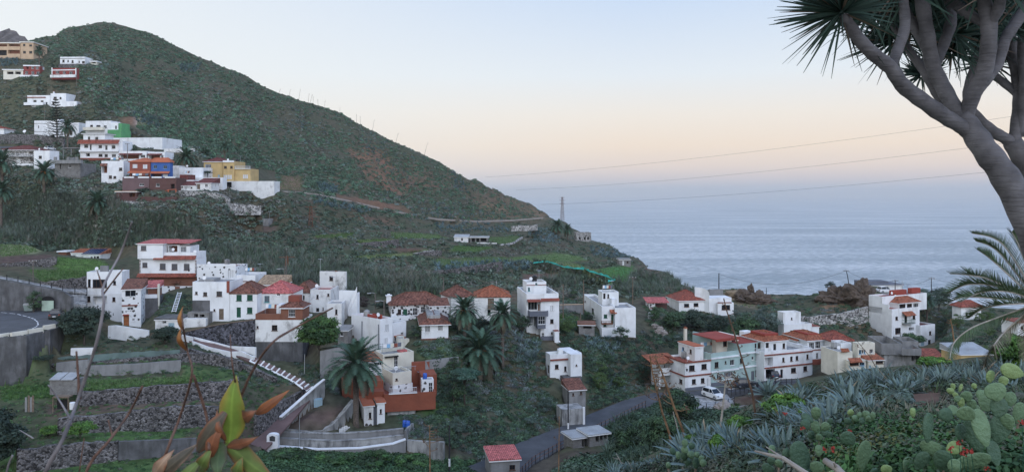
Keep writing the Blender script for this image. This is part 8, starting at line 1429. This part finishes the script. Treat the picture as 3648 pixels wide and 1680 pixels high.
pear('prickly pear with young yellow green pads on top at the photo edge',8.3,[(3528,1340,32,42,5,1),(3574,1357,36,36,20,1),(3606,1321,46,82,-72,1),(3630,1469,38,72,10),(3386,1391,22,20,0,1),(3403,1405,18,18,30,1),(3443,1412,38,40,-40),(3424,1433,24,38,-10,1),(3422,1380,10,28,20,1),(3395,1376,9,22,0,1),(3470,1374,15,20,0,1),(3495,1405,30,34,10),(3462,1440,30,40,-20),(3600,1420,36,50,0),(3410,1420,20,24,40),(3480,1460,26,36,0)],(3540,1560))
pear('prickly pear with one tall pale pad in the leafy shrub',6.8,[(3076,1622,58,112,5),(3022,1561,46,54,-42,2),(3158,1672,34,36,0,1),(3238,1660,60,64,0),(3110,1685,40,44,20,2)],(3130,1720))
pear('prickly pear cluster in front of the largest blue agave',11.2,[(2907,1471,31,45),(2876,1489,30,42,-60,2),(2870,1510,34,34,-30,2),(2905,1519,30,44,-5),(2939,1518,28,32,30),(2956,1500,16,26,20,2),(2919,1558,22,30,-20),(2956,1556,20,36,0,2),(2890,1548,24,30,10,2),(2938,1540,22,26,40,2)],(2915,1600))
pear('low prickly pear with a very large dark pad at the lower edge',7.2,[(2852,1627,70,110,-20,2),(2910,1664,42,44),(2918,1603,26,36,10),(2802,1612,28,32,60,2),(2960,1690,40,36,30,1),(2880,1690,40,40,0,2)],(2880,1730))
pear('small prickly pear beside the dry white branch',10,[(2750,1603,26,36),(2748,1641,28,28,0,2),(2735,1668,40,36,20,2),(2775,1650,24,30,-30)],(2750,1720))
pear('prickly pear among the dead agave stalks, with many small round pads',17.5,[(2397,1606,20,26,-15,2),(2440,1577,20,26),(2464,1587,22,24,20,2),(2439,1600,24,24,50),(2462,1619,24,26,-20),(2482,1618,18,20),(2438,1623,24,34,0,2),(2479,1648,22,38,0,2),(2505,1648,22,24,10),(2381,1656,16,22),(2416,1620,18,28),(2450,1645,20,26,20,2),(2498,1632,18,22,30)],(2445,1690))
pear('slim prickly pear with one upright pad in the lime shrub',23,[(2752,1437,18,32,-8),(2748,1466,10,18,0),(2760,1470,8,20,10)],(2754,1500)); pear('prickly pear cluster beside the arched agave leaf',12.3,[(3030,1468,24,22,60,1),(3045,1490,22,24,0),(3062,1478,20,24,30),(3085,1475,24,26),(3095,1492,24,22,50),(3110,1480,16,26,0),(3070,1500,20,24,0,2),(3020,1500,22,26,0,2)],(3065,1530)); pear('lone upright pad growing at the bare soil edge',12,[(3252,1468,17,30,5,1),(3246,1492,14,20,0)],(3250,1510))
# leafy shrubs on the near slope
for u,vt,vb,hw,lb,cols in ((2790,1398,1492,78,'bright lime green shrub in front of the parked dark car',LIME),(2640,1480,1545,62,'lime green shrub at the slope edge below the white car',LIME),(2870,1462,1500,26,'small pale lime shrub beside the cactus cluster',LIME),(2470,1540,1610,34,'small lime shrub among the dead stalks',LIME),(3600,1175,1330,62,'green bush under the palm fronds at the photo edge',BRIGHT + LIME),(3190,1388,1440,70,'dark mounded shrub beside the bare soil',GREYG),(3330,1268,1310,60,'yellow green low shrub in front of the flat orange sheds',LIME),(2985,1505,1545,36,'grey wiry cushion shrub behind the tall pale pad',GREYG),(2560,1545,1620,30,'narrow lime shrub beside the pale dead stalk',LIME)): tree('near_shrub',lb,u,vt,vb,hw,cols,dmin=3,trunk=.05,leaves=3600,leaf=None,cat='shrub',clumps=40)
def leafpatch(name,poly,n,leaf,cols,dmin,dmax,hgt,label=None):
 p = sample(poly,n,dmin,dmax,[[(3190,1415),(3400,1390),(3400,1460),(3200,1475)]],grow=0); m = len(p); c = p + np.stack([rng.normal(0,.05,m),rng.normal(0,.05,m),rng.random(m) ** .7 * hgt],1); nr = unit(m) * .7 + [0,-.25,.8]; V,Q = leafquads(c,nr / np.linalg.norm(nr,axis=1,keepdims=True),leaf * (.6 + .8 * rng.random(m)) * np.clip(p[:,1] / 6,.6,3),.75); cl = np.array(cols)[rng.integers(0,len(cols),m)] * (.6 + .8 * rng.random((m,1))); tag(np_mesh(name,V,Q,M.leaf,None,np.repeat(cl,4,0)),kind='stuff')
NS = sample([(2130,1690),(2300,1640),(2500,1550),(2700,1460),(2900,1375),(3100,1335),(3648,1275),(4100,1250),(4100,1480),(3300,1490),(2960,1510),(2900,1690)],1350,4,44,[[(3190,1415),(3400,1390),(3400,1460),(3200,1475)]],0); scatter('near_undergrowth',[shrub_tpl(150,.10) for _ in range(4)],NS,(.2,.5),[(.045,.065,.035),(.065,.085,.05),(.04,.05,.032),(.10,.095,.07)],patch=2)
SOIL = ZONES[-5][0]
leafpatch('slope_ground_foliage',[(2130,1690),(2300,1630),(2500,1535),(2700,1450),(2900,1365),(3100,1330),(3648,1270),(3648,1690)],9000,.014,[(.05,.075,.035),(.075,.085,.05),(.035,.055,.03),(.10,.085,.06)],3,46,.22)
p = sample([(2500,1560),(2800,1420),(3100,1340),(3648,1280),(4100,1260),(4100,1480),(3400,1500),(3000,1560),(2900,1690),(2400,1690)],900,4,46,[[(3190,1415),(3400,1390),(3400,1470),(3200,1480)]],0); scatter('dry_grass_tufts',TUFT,p,(.15,.4),[(.06,.085,.04),(.10,.10,.06),(.15,.125,.085)],patch=3)
for i,(u,v) in enumerate(((2797,1472),(2858,1524),(3030,1533),(3022,1537),(2936,1598),(2967,1597),(3385,1597),(3442,1606),(3460,1605),(3430,1614),(3416,1577),(3640,1502),(3512,1668))):
 dd = 5.6 if u > 3300 else (6.2 if v > 1560 else 8.5); g = P(u,v,dd); z = float(height(g.x,g.y)[0]); root = empty('red_flower',(g.x,g.y,z),0,'small red flower head above the leaves of the near slope','flower','red flowers on the near slope'); mb = MB(); mb.tube([(0,0,-.02),(.02,.01,(g.z - z) * .6),(0,0,g.z - z)],.0025,4); mb.build('stalk',M.gframe,root); c = rng.normal(0,.009,(16,3)) + [0,0,g.z - z]; V,Q = leafquads(c,unit(16) + [0,-1,.3],.008,.8); np_mesh('petals',V,Q,mk('red_petal',(.30,.04,.03),var=.1) if i == 0 else bpy.data.materials['red_petal'],root)
# dead agave stalks
M.stalk = mk('orange_dead_stalk',(.22,.13,.07),var=.45,scale=3.5,bump=.5,bscale=20); M.stalkg = mk('grey_dead_stalk',(.33,.30,.26),var=.35,scale=4); M.stalkd = mk('dark_dead_stalk',(.12,.075,.05),var=.35,scale=4)
def stalk(label,pts,d,w,mat,br=0,blen=40,tuft=True,name='agave_stalk',group=None,br0=.5):
 """pts: foot to tip in px; w: foot width px; br: number of side branches"""
 k = d / F; g = P(*pts[0],d); root = empty(name,g,0,label,'dead stalk',group); Q = [P(u,v,d + .0 * i) - g for i,(u,v) in enumerate(pts)]; Q[0].z -= .5; n = len(Q); mb = MB(); mb.tube(Q,[w * k * .4 * (1 - .55 * i / max(1,n - 1)) for i in range(n)],7,jit=.12)
 if tuft: mb.build('stem',mat,root)
 if br:
  Vs = []
  for i in range(br):
   t = (br0 + (1 - br0) * (i + .5) / br) * (n - 1); j = min(int(t),n - 2); p = Q[j].lerp(Q[j + 1],t - j); a = rnd.uniform(0,6.28); l_ = blen * k * rnd.uniform(.6,1.1) * (1.1 - .5 * i / br); e = p + Vector((math.cos(a) * l_,math.sin(a) * l_,l_ * .22)); b2 = MB() if tuft else mb; b2.tube([p,(p + e) / 2 - Vector((0,0,l_ * .08)),e],[w * k * .16,w * k * .13,w * k * .08],5)
   if tuft: b2.build('branch',mat,root)
   if tuft: Vs.append(leafquads(np.array(e) + rng.normal(0,l_ * .13,(14,3)) + [0,0,l_ * .1],unit(14),l_ * .12,.45)[0])
  if Vs: V = np.concatenate(Vs); np_mesh('seed_clumps',V,np.arange(len(V)).reshape(-1,4),M.stalkd,root)
 if not tuft: mb.build('stem',mat,root)
 return root
stalk('orange dead agave stalk with brushy top, left of its thicker twin',[(2402,1600),(2385,1545),(2360,1470),(2340,1390),(2325,1330),(2315,1265)],30,11,M.stalk,16,42); stalk('orange dead agave stalk with curled side branches, thicker twin',[(2462,1592),(2430,1525),(2402,1450),(2378,1380),(2352,1310),(2332,1268)],29,13,M.stalk,12,50,br0=.35); stalk('short bare grey stalk between the two orange ones',[(2434,1600),(2415,1530),(2398,1465)],28,9,M.stalkg)
stalk('pale dead agave stalk with a dark branching head beside the white car',[(2556,1600),(2565,1530),(2575,1450),(2582,1385),(2586,1340)],22,12,M.stalkg,12,62,br0=.8); stalk('long dark leaning stalk crossing in front of the mint house',[(2705,1510),(2680,1400),(2650,1300),(2620,1200),(2590,1110),(2578,1062)],26,11,M.stalkd,11,22,br0=.3); stalk('brown agave stalk with round seed clumps beside the stepped concrete',[(1532,1760),(1532,1640),(1531,1560),(1530,1512)],48,8,M.stalk,9,36,br0=.45); stalk('thin orange stalk standing by the lower road',[(1990,1700),(1991,1600),(1993,1480)],55,6,M.stalk,5,18,br0=.6); stalk('white bare leaning stick at the lowest lip of the slope',[(2235,1690),(2215,1650),(2197,1616)],24,7,M.stalkg,3,30,False); stalk('thin yellow stalk beyond the palm fronds',[(3402,1215),(3392,1165),(3386,1135)],60,7,M.stalk,5,16,br0=.6); stalk('dark thin dead stalk leaning across the cream house',[(3150,1320),(3100,1270),(3052,1212)],34,5,M.stalkd,5,22,br0=.5)
for u0,v0,u1,v1 in ((990,340,1003,308),(1028,332,1040,314),(1063,348,1073,307),(1096,362,1104,322),(1102,362,1118,328),(1115,366,1117,336),(1134,374,1131,347),(1155,379,1161,350),(1210,400,1212,376),(1270,424,1270,400),(1284,430,1283,408),(1327,444,1337,421),(1410,484,1425,472),(1512,530,1530,500)): stalk('thin dead agave stalk standing on the skyline of the green mountain',[(u0,v0 + 20),((u0 + u1) / 2,(v0 + v1) / 2),(u0 + (u1 - u0) * .75,v0 + (v1 - v0) * .75)],488,1.4,M.stalkg,6,4,False,group='agave stalks on the skyline',br0=.55)
root = empty('dry_branch',P(2850,1700,6),0,'forked white dry branch lying among agaves','branch'); o_ = root.location.copy(); mb = MB(); mb.tube([P(2880,1690,6) - o_,P(2790,1630,6.2) - o_,P(2740,1618,6.4) - o_,P(2690,1605,6.6) - o_],[.022,.018,.014,.008],7); mb.build('limb',M.twig,root); mb = MB(); mb.tube([P(2790,1630,6.2) - o_,P(2730,1590,6.6) - o_],[.011,.005],6); mb.build('side_twig',M.twig,root)
root = empty('dry_branch',P(2990,1690,5),0,'thick pale cut branch pointing up beside the very large dark pad','branch'); o_ = root.location.copy(); mb = MB(); mb.tube([P(3020,1710,4.9) - o_,P(2980,1665,5) - o_,P(2938,1638,5.1) - o_],[.028,.024,.02],8); mb.build('limb',M.twig,root,True); mb = MB(); mb.tube([P(2980,1665,5) - o_,P(2970,1645,4.95) - o_],[.012,.006],6); mb.build('knot',M.twig,root)
# dragon trees
M.dbark = mk('dragon_tree_bark',(.095,.09,.094),var=.4,scale=6,stain=.6,stcol=(.08,.07,.068)); t = M.dbark.node_tree; b = t.nodes['Principled BSDF']; uvn = t.nodes.new('ShaderNodeNewGeometry'); mpp = t.nodes.new('ShaderNodeMapping'); mpp.inputs['Scale'].default_value = (5,5,42); mpp.inputs['Rotation'].default_value = (0,.45,0); t.links.new(uvn.outputs['Position'],mpp.inputs[0]); nzz = t.nodes.new('ShaderNodeTexNoise'); nzz.inputs['Scale'].default_value = 1; nzz.inputs['Detail'].default_value = 4; t.links.new(mpp.outputs[0],nzz.inputs['Vector']); bb = t.nodes.new('ShaderNodeBump'); bb.inputs['Strength'].default_value = .9; bb.inputs['Distance'].default_value = .02; t.links.new(nzz.outputs[0],bb.inputs['Height']); t.links.new(bb.outputs[0],b.inputs['Normal'])
Z8 = lambda x,y,d: P(2760 + .759 * x,.759 * y,d)
def smooth_path(pts,rad,k=5):
 out_,ro = [],[]; n = len(pts)
 for i in range(n - 1):
  p0,p1,p2,p3 = pts[max(0,i - 1)],pts[i],pts[i + 1],pts[min(n - 1,i + 2)]
  for j in range(k): t = j / k; out_.append(.5 * ((2 * p1) + (p2 - p0) * t + (2 * p0 - 5 * p1 + 4 * p2 - p3) * t * t + (3 * p1 - p0 - 3 * p2 + p3) * t ** 3)); ro.append(rad[i] + (rad[i + 1] - rad[i]) * t)
 return out_ + [pts[-1]],ro + [rad[-1]]
def sword_leaves(c,axis,L,n,seed):
 r = np.random.default_rng(seed); Vs = []; axis = np.array(axis) / np.linalg.norm(axis)
 for i in range(n):
  dr = r.normal(size=3); dr /= np.linalg.norm(dr); dr = dr + axis * .75; dr /= np.linalg.norm(dr); l_ = L * r.uniform(.75,1.1); sd = np.cross(dr,r.normal(size=3)); sd /= np.linalg.norm(sd); w = .0115; dp = np.array([0,0,-1.0]) * l_ * r.uniform(.0,.14); m_ = c + dr * l_ * .5 + dp * .25; e = c + dr * l_ + dp; s0 = c + dr * .03
  Vs += [s0 - sd * w,s0 + sd * w,m_ + sd * w,m_ - sd * w,m_ - sd * w,m_ + sd * w,e + sd * .002,e - sd * .002]
 return np.array(Vs)
def dragon(label,trunk,branches,tips,foot):
 root = empty('dragon_tree',foot,0,label,'tree'); f = Vector(foot); SC_ = .759 / F
 def limb(name,b):
  pts = [Z8(x,y,d) - f for x,y,d,w in b]; rad = [w * (.40 if name == 'trunk' else .42) * SC_ * d for x,y,d,w in b]; p,r_ = smooth_path(pts,rad); mb = MB(); mb.tube(p,[x * (1 + .05 * math.sin(i * 1.7)) for i,x in enumerate(r_)],14,jit=.02); return mb.build(name,M.dbark,root,True)
 limb('trunk',trunk)
 for b in branches: limb('branch',b)
 for i,(x,y,d,L) in enumerate(tips):
  c = Z8(x,y,d) - f; V = sword_leaves(np.array(c),(c.x * .02 - .2 if x < 500 else rnd.uniform(-.3,.3),rnd.uniform(-.3,.3),.8),L,330 if i == 0 else 200,60 + i); cl = np.repeat(np.array([(.026,.044,.032)]) * (.6 + .8 * rng.random((len(V) // 8,1))),8,0); dead = np.repeat(rng.random(len(V) // 8) < .12,8); cl[dead] = (.10,.065,.045); np_mesh('leaf_rosette',V,np.arange(len(V)).reshape(-1,4),M.leaf,root,cl)
ft = Z8(1420,1700,6.3); ft.z = float(height(ft.x,ft.y)[0])
dragon('big leaning dragon tree with forked grey branches filling the upper corner',[(1440,1760,6.3,215),(1330,1400,6.4,190),(1210,1090,6.5,168),(1100,860,6.6,156),(1000,720,6.7,140),(930,620,6.8,130),(870,545,6.85,120)],
[[(925,640,6.8,60),(870,590,6.78,80),(800,548,6.7,86),(690,470,6.6,86),(600,400,6.5,83),(545,320,6.45,78),(470,260,6.4,76),(400,190,6.35,72),(345,110,6.3,64),(320,70,6.3,50)],[(550,330,6.5,50),(575,240,6.6,58),(610,130,6.7,58),(605,0,6.8,50),(590,-90,6.9,45)],
[(875,570,6.85,90),(840,500,6.9,84),(785,400,7.0,82),(740,300,7.0,80),(715,150,6.95,74),(690,0,6.9,76),(675,-110,6.9,70)],[(735,290,7.0,50),(690,180,7.05,60),(630,90,7.1,63),(580,0,7.2,62),(550,-90,7.3,58)],[(755,310,7.1,48),(800,190,7.25,58),(828,90,7.35,62),(800,0,7.4,60),(780,-90,7.5,55)],
[(890,570,6.85,85),(925,460,6.8,80),(975,360,6.75,86),(1000,250,6.7,84),(1005,110,6.7,84),(985,10,6.7,74),(975,-100,6.7,68)],[(1000,120,6.75,46),(900,60,6.9,60),(820,-10,7.0,60),(760,-90,7.1,55)],[(1005,120,6.7,52),(1050,40,6.6,62),(1070,-80,6.5,58)],[(980,400,6.9,46),(1045,300,7.0,60),(1080,190,7.05,60),(1130,110,7.1,62),(1190,10,7.2,58),(1220,-80,7.2,50)],
[(830,540,7.0,52),(760,430,7.15,60),(700,330,7.3,54),(640,250,7.4,42),(560,130,7.5,32),(535,40,7.6,34)]],
[(315,60,6.3,.54),(585,-60,6.9,.55),(675,-110,6.9,.55),(545,-70,7.3,.55),(775,-80,7.5,.55),(975,-100,6.7,.55),(755,-80,7.1,.55),(1075,-80,6.5,.5),(1220,-70,7.2,.55),(530,50,7.6,.60),(945,60,9.3,.66),(640,150,8.4,.6),(690,350,8.2,.26),(850,160,8.5,.6),(880,30,8.4,.6),(1010,60,8.4,.6),(450,60,7.4,.5),(740,60,8.3,.6),(560,190,8.6,.6),(480,20,8.2,.6),(640,20,8.8,.65),(900,110,9,.65),(1120,150,8.8,.6),(830,250,9,.4),(980,190,9.2,.5)],ft)
f2 = Z8(1560,1500,9.2); f2.z = float(height(f2.x,f2.y)[0])
dragon('second dragon tree behind the big one, cut by the photo edge',[(1600,1560,9.2,150),(1400,1150,9.2,135),(1260,900,9.1,125),(1180,780,9,112),(1115,665,9,100)],[[(1150,700,9,60),(1090,655,9,64),(1030,620,9,62),(960,560,9,56),(905,480,9.1,44),(905,400,9.15,36),(938,300,9.25,38),(955,190,9.3,42),(950,80,9.4,40)],[(1120,690,9,66),(1140,560,9,66),(1148,430,9,64),(1130,300,9.1,68),(1105,200,9.2,70),(1095,40,9.3,60),(1090,-60,9.3,50)],[(1145,450,9,38),(1080,392,9.1,46),(1015,345,9.2,44)],[(1150,640,9,60),(1175,420,8.9,62),(1168,200,8.9,62),(1175,0,8.9,60)]],[(1090,-40,9.3,.6),(1015,300,9.4,.45),(1175,20,9,.6),(1060,120,9.6,.65),(1160,120,9.5,.6)],f2)
# near palm whose fronds enter from the edge
root = empty('palm_tree',P(3705,1300,22),0,'near palm with long feathery fronds entering at the photo edge','palm'); f = root.location.copy(); hub = P(3700,1078,22) - f; mb = MB(); mb.tube([Vector((0,0,-3)),hub * .5,hub + Vector((0,0,-.2))],[.3,.26,.3],10,jit=.05); mb.build('trunk',M.ptrunk,root,True)
FR = [[(3576,874),(3462,830)],[(3560,900),(3476,858)],[(3545,935),(3480,888)],[(3540,1000),(3460,980),(3385,975)],[(3560,1022),(3450,1012),(3376,1045)],[(3560,1064),(3430,1058),(3366,1090)],[(3570,1085),(3500,1100),(3452,1132)],[(3560,1128),(3460,1168),(3400,1218),(3384,1275)],[(3590,1170),(3540,1230),(3508,1290),(3498,1345)],[(3640,900),(3605,826)],[(3600,1040),(3500,1040),(3420,1075)],[(3690,900),(3720,820)],[(3760,980),(3860,960)],[(3780,1060),(3900,1090)],[(3740,1160),(3820,1290)],[(3670,1180),(3660,1330)]]
for i,fr in enumerate(FR):
 pts = [hub] + [P(u,v,22 + rnd.uniform(-.8,.8) * (j + 1) * .5) - f for j,(u,v) in enumerate(fr)]; p,r_ = smooth_path(pts,[.03] + [.02] * (len(pts) - 2) + [.006],14 if len(pts) < 4 else 10); n = len(p); Vs = []; dry = i in (8,15)
 for k in range(3,n):
  tg = (p[k] - p[k - 1]).normalized(); sd = tg.cross(Vector((0,0,1))).normalized(); upv = sd.cross(tg); ll = .46 * (math.sin(math.pi * min(1,.18 + .78 * k / n)) ** .6) * (.75 if i < 3 else 1)
  for sg in (-1,1):
   for h_ in range(3): q = p[k - 1].lerp(p[k],h_ / 3); dr = (tg * .75 + sd * sg * .55 + upv * (.50 + rnd.uniform(-.15,.15)) * (1 if i < 7 or i > 8 else -.4) + Vector((0,0,-.25 if i in (7,8) else 0))).normalized(); e = q + dr * ll; a = tg * .022; Vs += [q - a,q + a,e + a * .15,e - a * .15]
 V = np.array([tuple(v) for v in Vs]); cl = np.repeat((np.array([(.055,.075,.035)]) if not dry else np.array([(.14,.115,.075)])) * (.6 + .8 * rng.random((len(V) // 4,1))),4,0); fo = np_mesh('frond',V,np.arange(len(V)).reshape(-1,4),M.leaf,root,cl); mb = MB(); mb.tube(p,r_,6); mb.build('midrib',M.stalkg,fo)
# twigs and withered leaves of a shrub right in front of the lens
M.twigd = mk('brown_twig',(.13,.075,.055),var=.4,scale=30,bump=.3,bscale=60); M.twigl = mk('grey_twig',(.20,.185,.19),var=.5,scale=14)
gz = -1.3
root = empty('twiggy_shrub',Vector((-.35,1.35,gz)),0,'bare shrub with thin twigs and a few withered leaves close to the lens','shrub'); f = root.location.copy(); DT = 1.45
TW = [([(150,1720),(225,1560),(285,1400),(345,1215),(370,1080),(368,1020),(430,900),(470,790)],24,8,0),([(368,1030),(345,960)],9,4,1),([(366,1050),(415,985),(440,955)],10,5,1),([(285,1420),(278,1330),(272,1250)],15,10,1),([(250,1490),(215,1430),(172,1370)],11,6,0),([(300,1700),(395,1560),(460,1470),(507,1375)],16,10,1),([(402,1556),(386,1495)],10,8,1),([(560,1720),(600,1590),(642,1480),(684,1330),(668,1250),(652,1160),(648,1100)],18,7,1),([(745,1600),(738,1490),(690,1335)],16,12,1),([(760,1720),(800,1580),(880,1360),(960,1230),(1050,1168),(1185,1096)],22,8,1),([(850,1420),(828,1300),(820,1190)],11,4,1),([(20,1710),(45,1620)],13,9,0),([(280,1720),(300,1560)],8,5,1),([(120,1560),(70,1530)],6,3,0)]
for pts,w0,w1,kd in TW:
 q = [P(u,v,DT + .05 * math.sin(u)) - f for u,v in pts]
 if pts[0][1] > 1690: q = [P(pts[0][0] + (pts[0][0] - pts[1][0]) * .9,3120,DT + .1) - f,P(pts[0][0] + (pts[0][0] - pts[1][0]) * .55,2050,DT) - f] + q
 rr = [(w0 + (w1 - w0) * i / (len(q) - 1)) * .36 * DT / F for i in range(len(q))]; p,r_ = smooth_path(q,rr); mb = MB(); mb.tube(p,[x * (1 + .18 * (rnd.random() < .15)) for x in r_],8,jit=.08); mb.build('twig',M.twigd if kd else M.twigl,root,True)
M.wither = mk('withered_leaf',(0,0,0),rough=.55,var=.25,scale=25,attr=True)
def lens_leaf(b_,e_,w,curl,ca,cb,d=DT,side=0.0):
 A,E = P(*b_,d) - f,P(*e_,d + side) - f; ax = E - A; sd = ax.cross(Vector((0,1,0))).normalized(); nr = sd.cross(ax).normalized(); n = 22; m_ = 12; V,cl = [],[]
 for i in range(n + 1):
  t = i / n; wd = w * d / F * .5 * math.sin(math.pi * (.03 + .97 * t) ** .8) * (1 + .04 * math.sin(t * 17 + w))
  for j in range(-m_ // 2,m_ // 2 + 1):
   s_ = j / (m_ / 2); p = A + ax * t + sd * wd * s_ + nr * (curl * .3 * (abs(s_) ** 1.2) * wd + .014 * math.sin(t * 4 + curl * 3)); V.append(p); k = min(1,max(0,abs(s_) ** 2 * 1.1 - .25 + .5 * vnoise(np.array([t * 7.0 + w]),np.array([s_ * 2.5 + w]),3)[0] * 1.5 - .2 + (.5 if t > .9 else 0) - .2)); cl.append([(x + (y - x) * k) * (1.35 if abs(s_) < .05 else 1) for x,y in zip(ca,cb)])
 c = m_ + 1; Q = [(i * c + j,i * c + j + 1,(i + 1) * c + j + 1,(i + 1) * c + j) for i in range(n) for j in range(m_)]; o = np_mesh('leaf',np.array([tuple(v) for v in V]),np.array(Q),M.wither,root,np.array(cl),True); md = o.modifiers.new('thickness','SOLIDIFY'); md.thickness = .0007
GR,BR,YG,DK = (.17,.25,.045),(.20,.078,.038),(.11,.16,.04),(.075,.065,.045)
for a in (((806,1592),(850,1330),98,.5,GR,(.30,.22,.05)),((905,1480),(1030,1388),34,.8,BR,(.35,.12,.03)),((840,1500),(920,1455),50,.6,BR,DK),((700,1612),(822,1440),60,.9,DK,BR),((740,1640),(800,1470),46,.9,BR,BR),((570,1690),(700,1582),46,1.0,DK,(.25,.17,.12)),((540,1700),(620,1600),44,.8,(.30,.20,.13),BR),((790,1590),(985,1690),84,.5,YG,BR),((800,1600),(925,1548),40,.6,BR,DK),((770,1580),(790,1690),62,.5,(.07,.11,.05),DK),((700,1690),(760,1590),50,.7,YG,BR),((830,1720),(870,1620),50,.6,YG,(.25,.11,.03)),((648,1185),(652,1090),16,.8,(.28,.13,.04),(.24,.10,.03)),((655,1250),(645,1165),20,.8,(.26,.11,.03),BR),((640,1720),(720,1630),46,.9,YG,DK),((800,1570),(770,1460),30,.9,BR,DK)): lens_leaf(*a)
# ------------------------------------------------------------------ every labelled top-level object is a thing
for o in SC.objects:
 if o.parent is None and o.get('label') and not o.get('kind'): o['kind'] = 'thing'
# ------------------------------------------------------------------ sea air: one even volume round everything
m = bpy.data.materials.new('sea_haze'); m.use_nodes = True; t = m.node_tree; t.nodes.clear(); o_ = t.nodes.new('ShaderNodeOutputMaterial'); pv_ = t.nodes.new('ShaderNodeVolumePrincipled')
pv_.inputs['Density'].default_value = HAZE; pv_.inputs['Color'].default_value = (0.98,0.95,0.92,1); pv_.inputs['Anisotropy'].default_value = 0.7; t.links.new(pv_.outputs[0],o_.inputs['Volume'])
mb = MB(); mb.box(-65000,65000,-1500,95000,SEA - 40,135); tag(mb.build('haze',m),kind='stuff')
SC.cycles.volume_bounces = 1
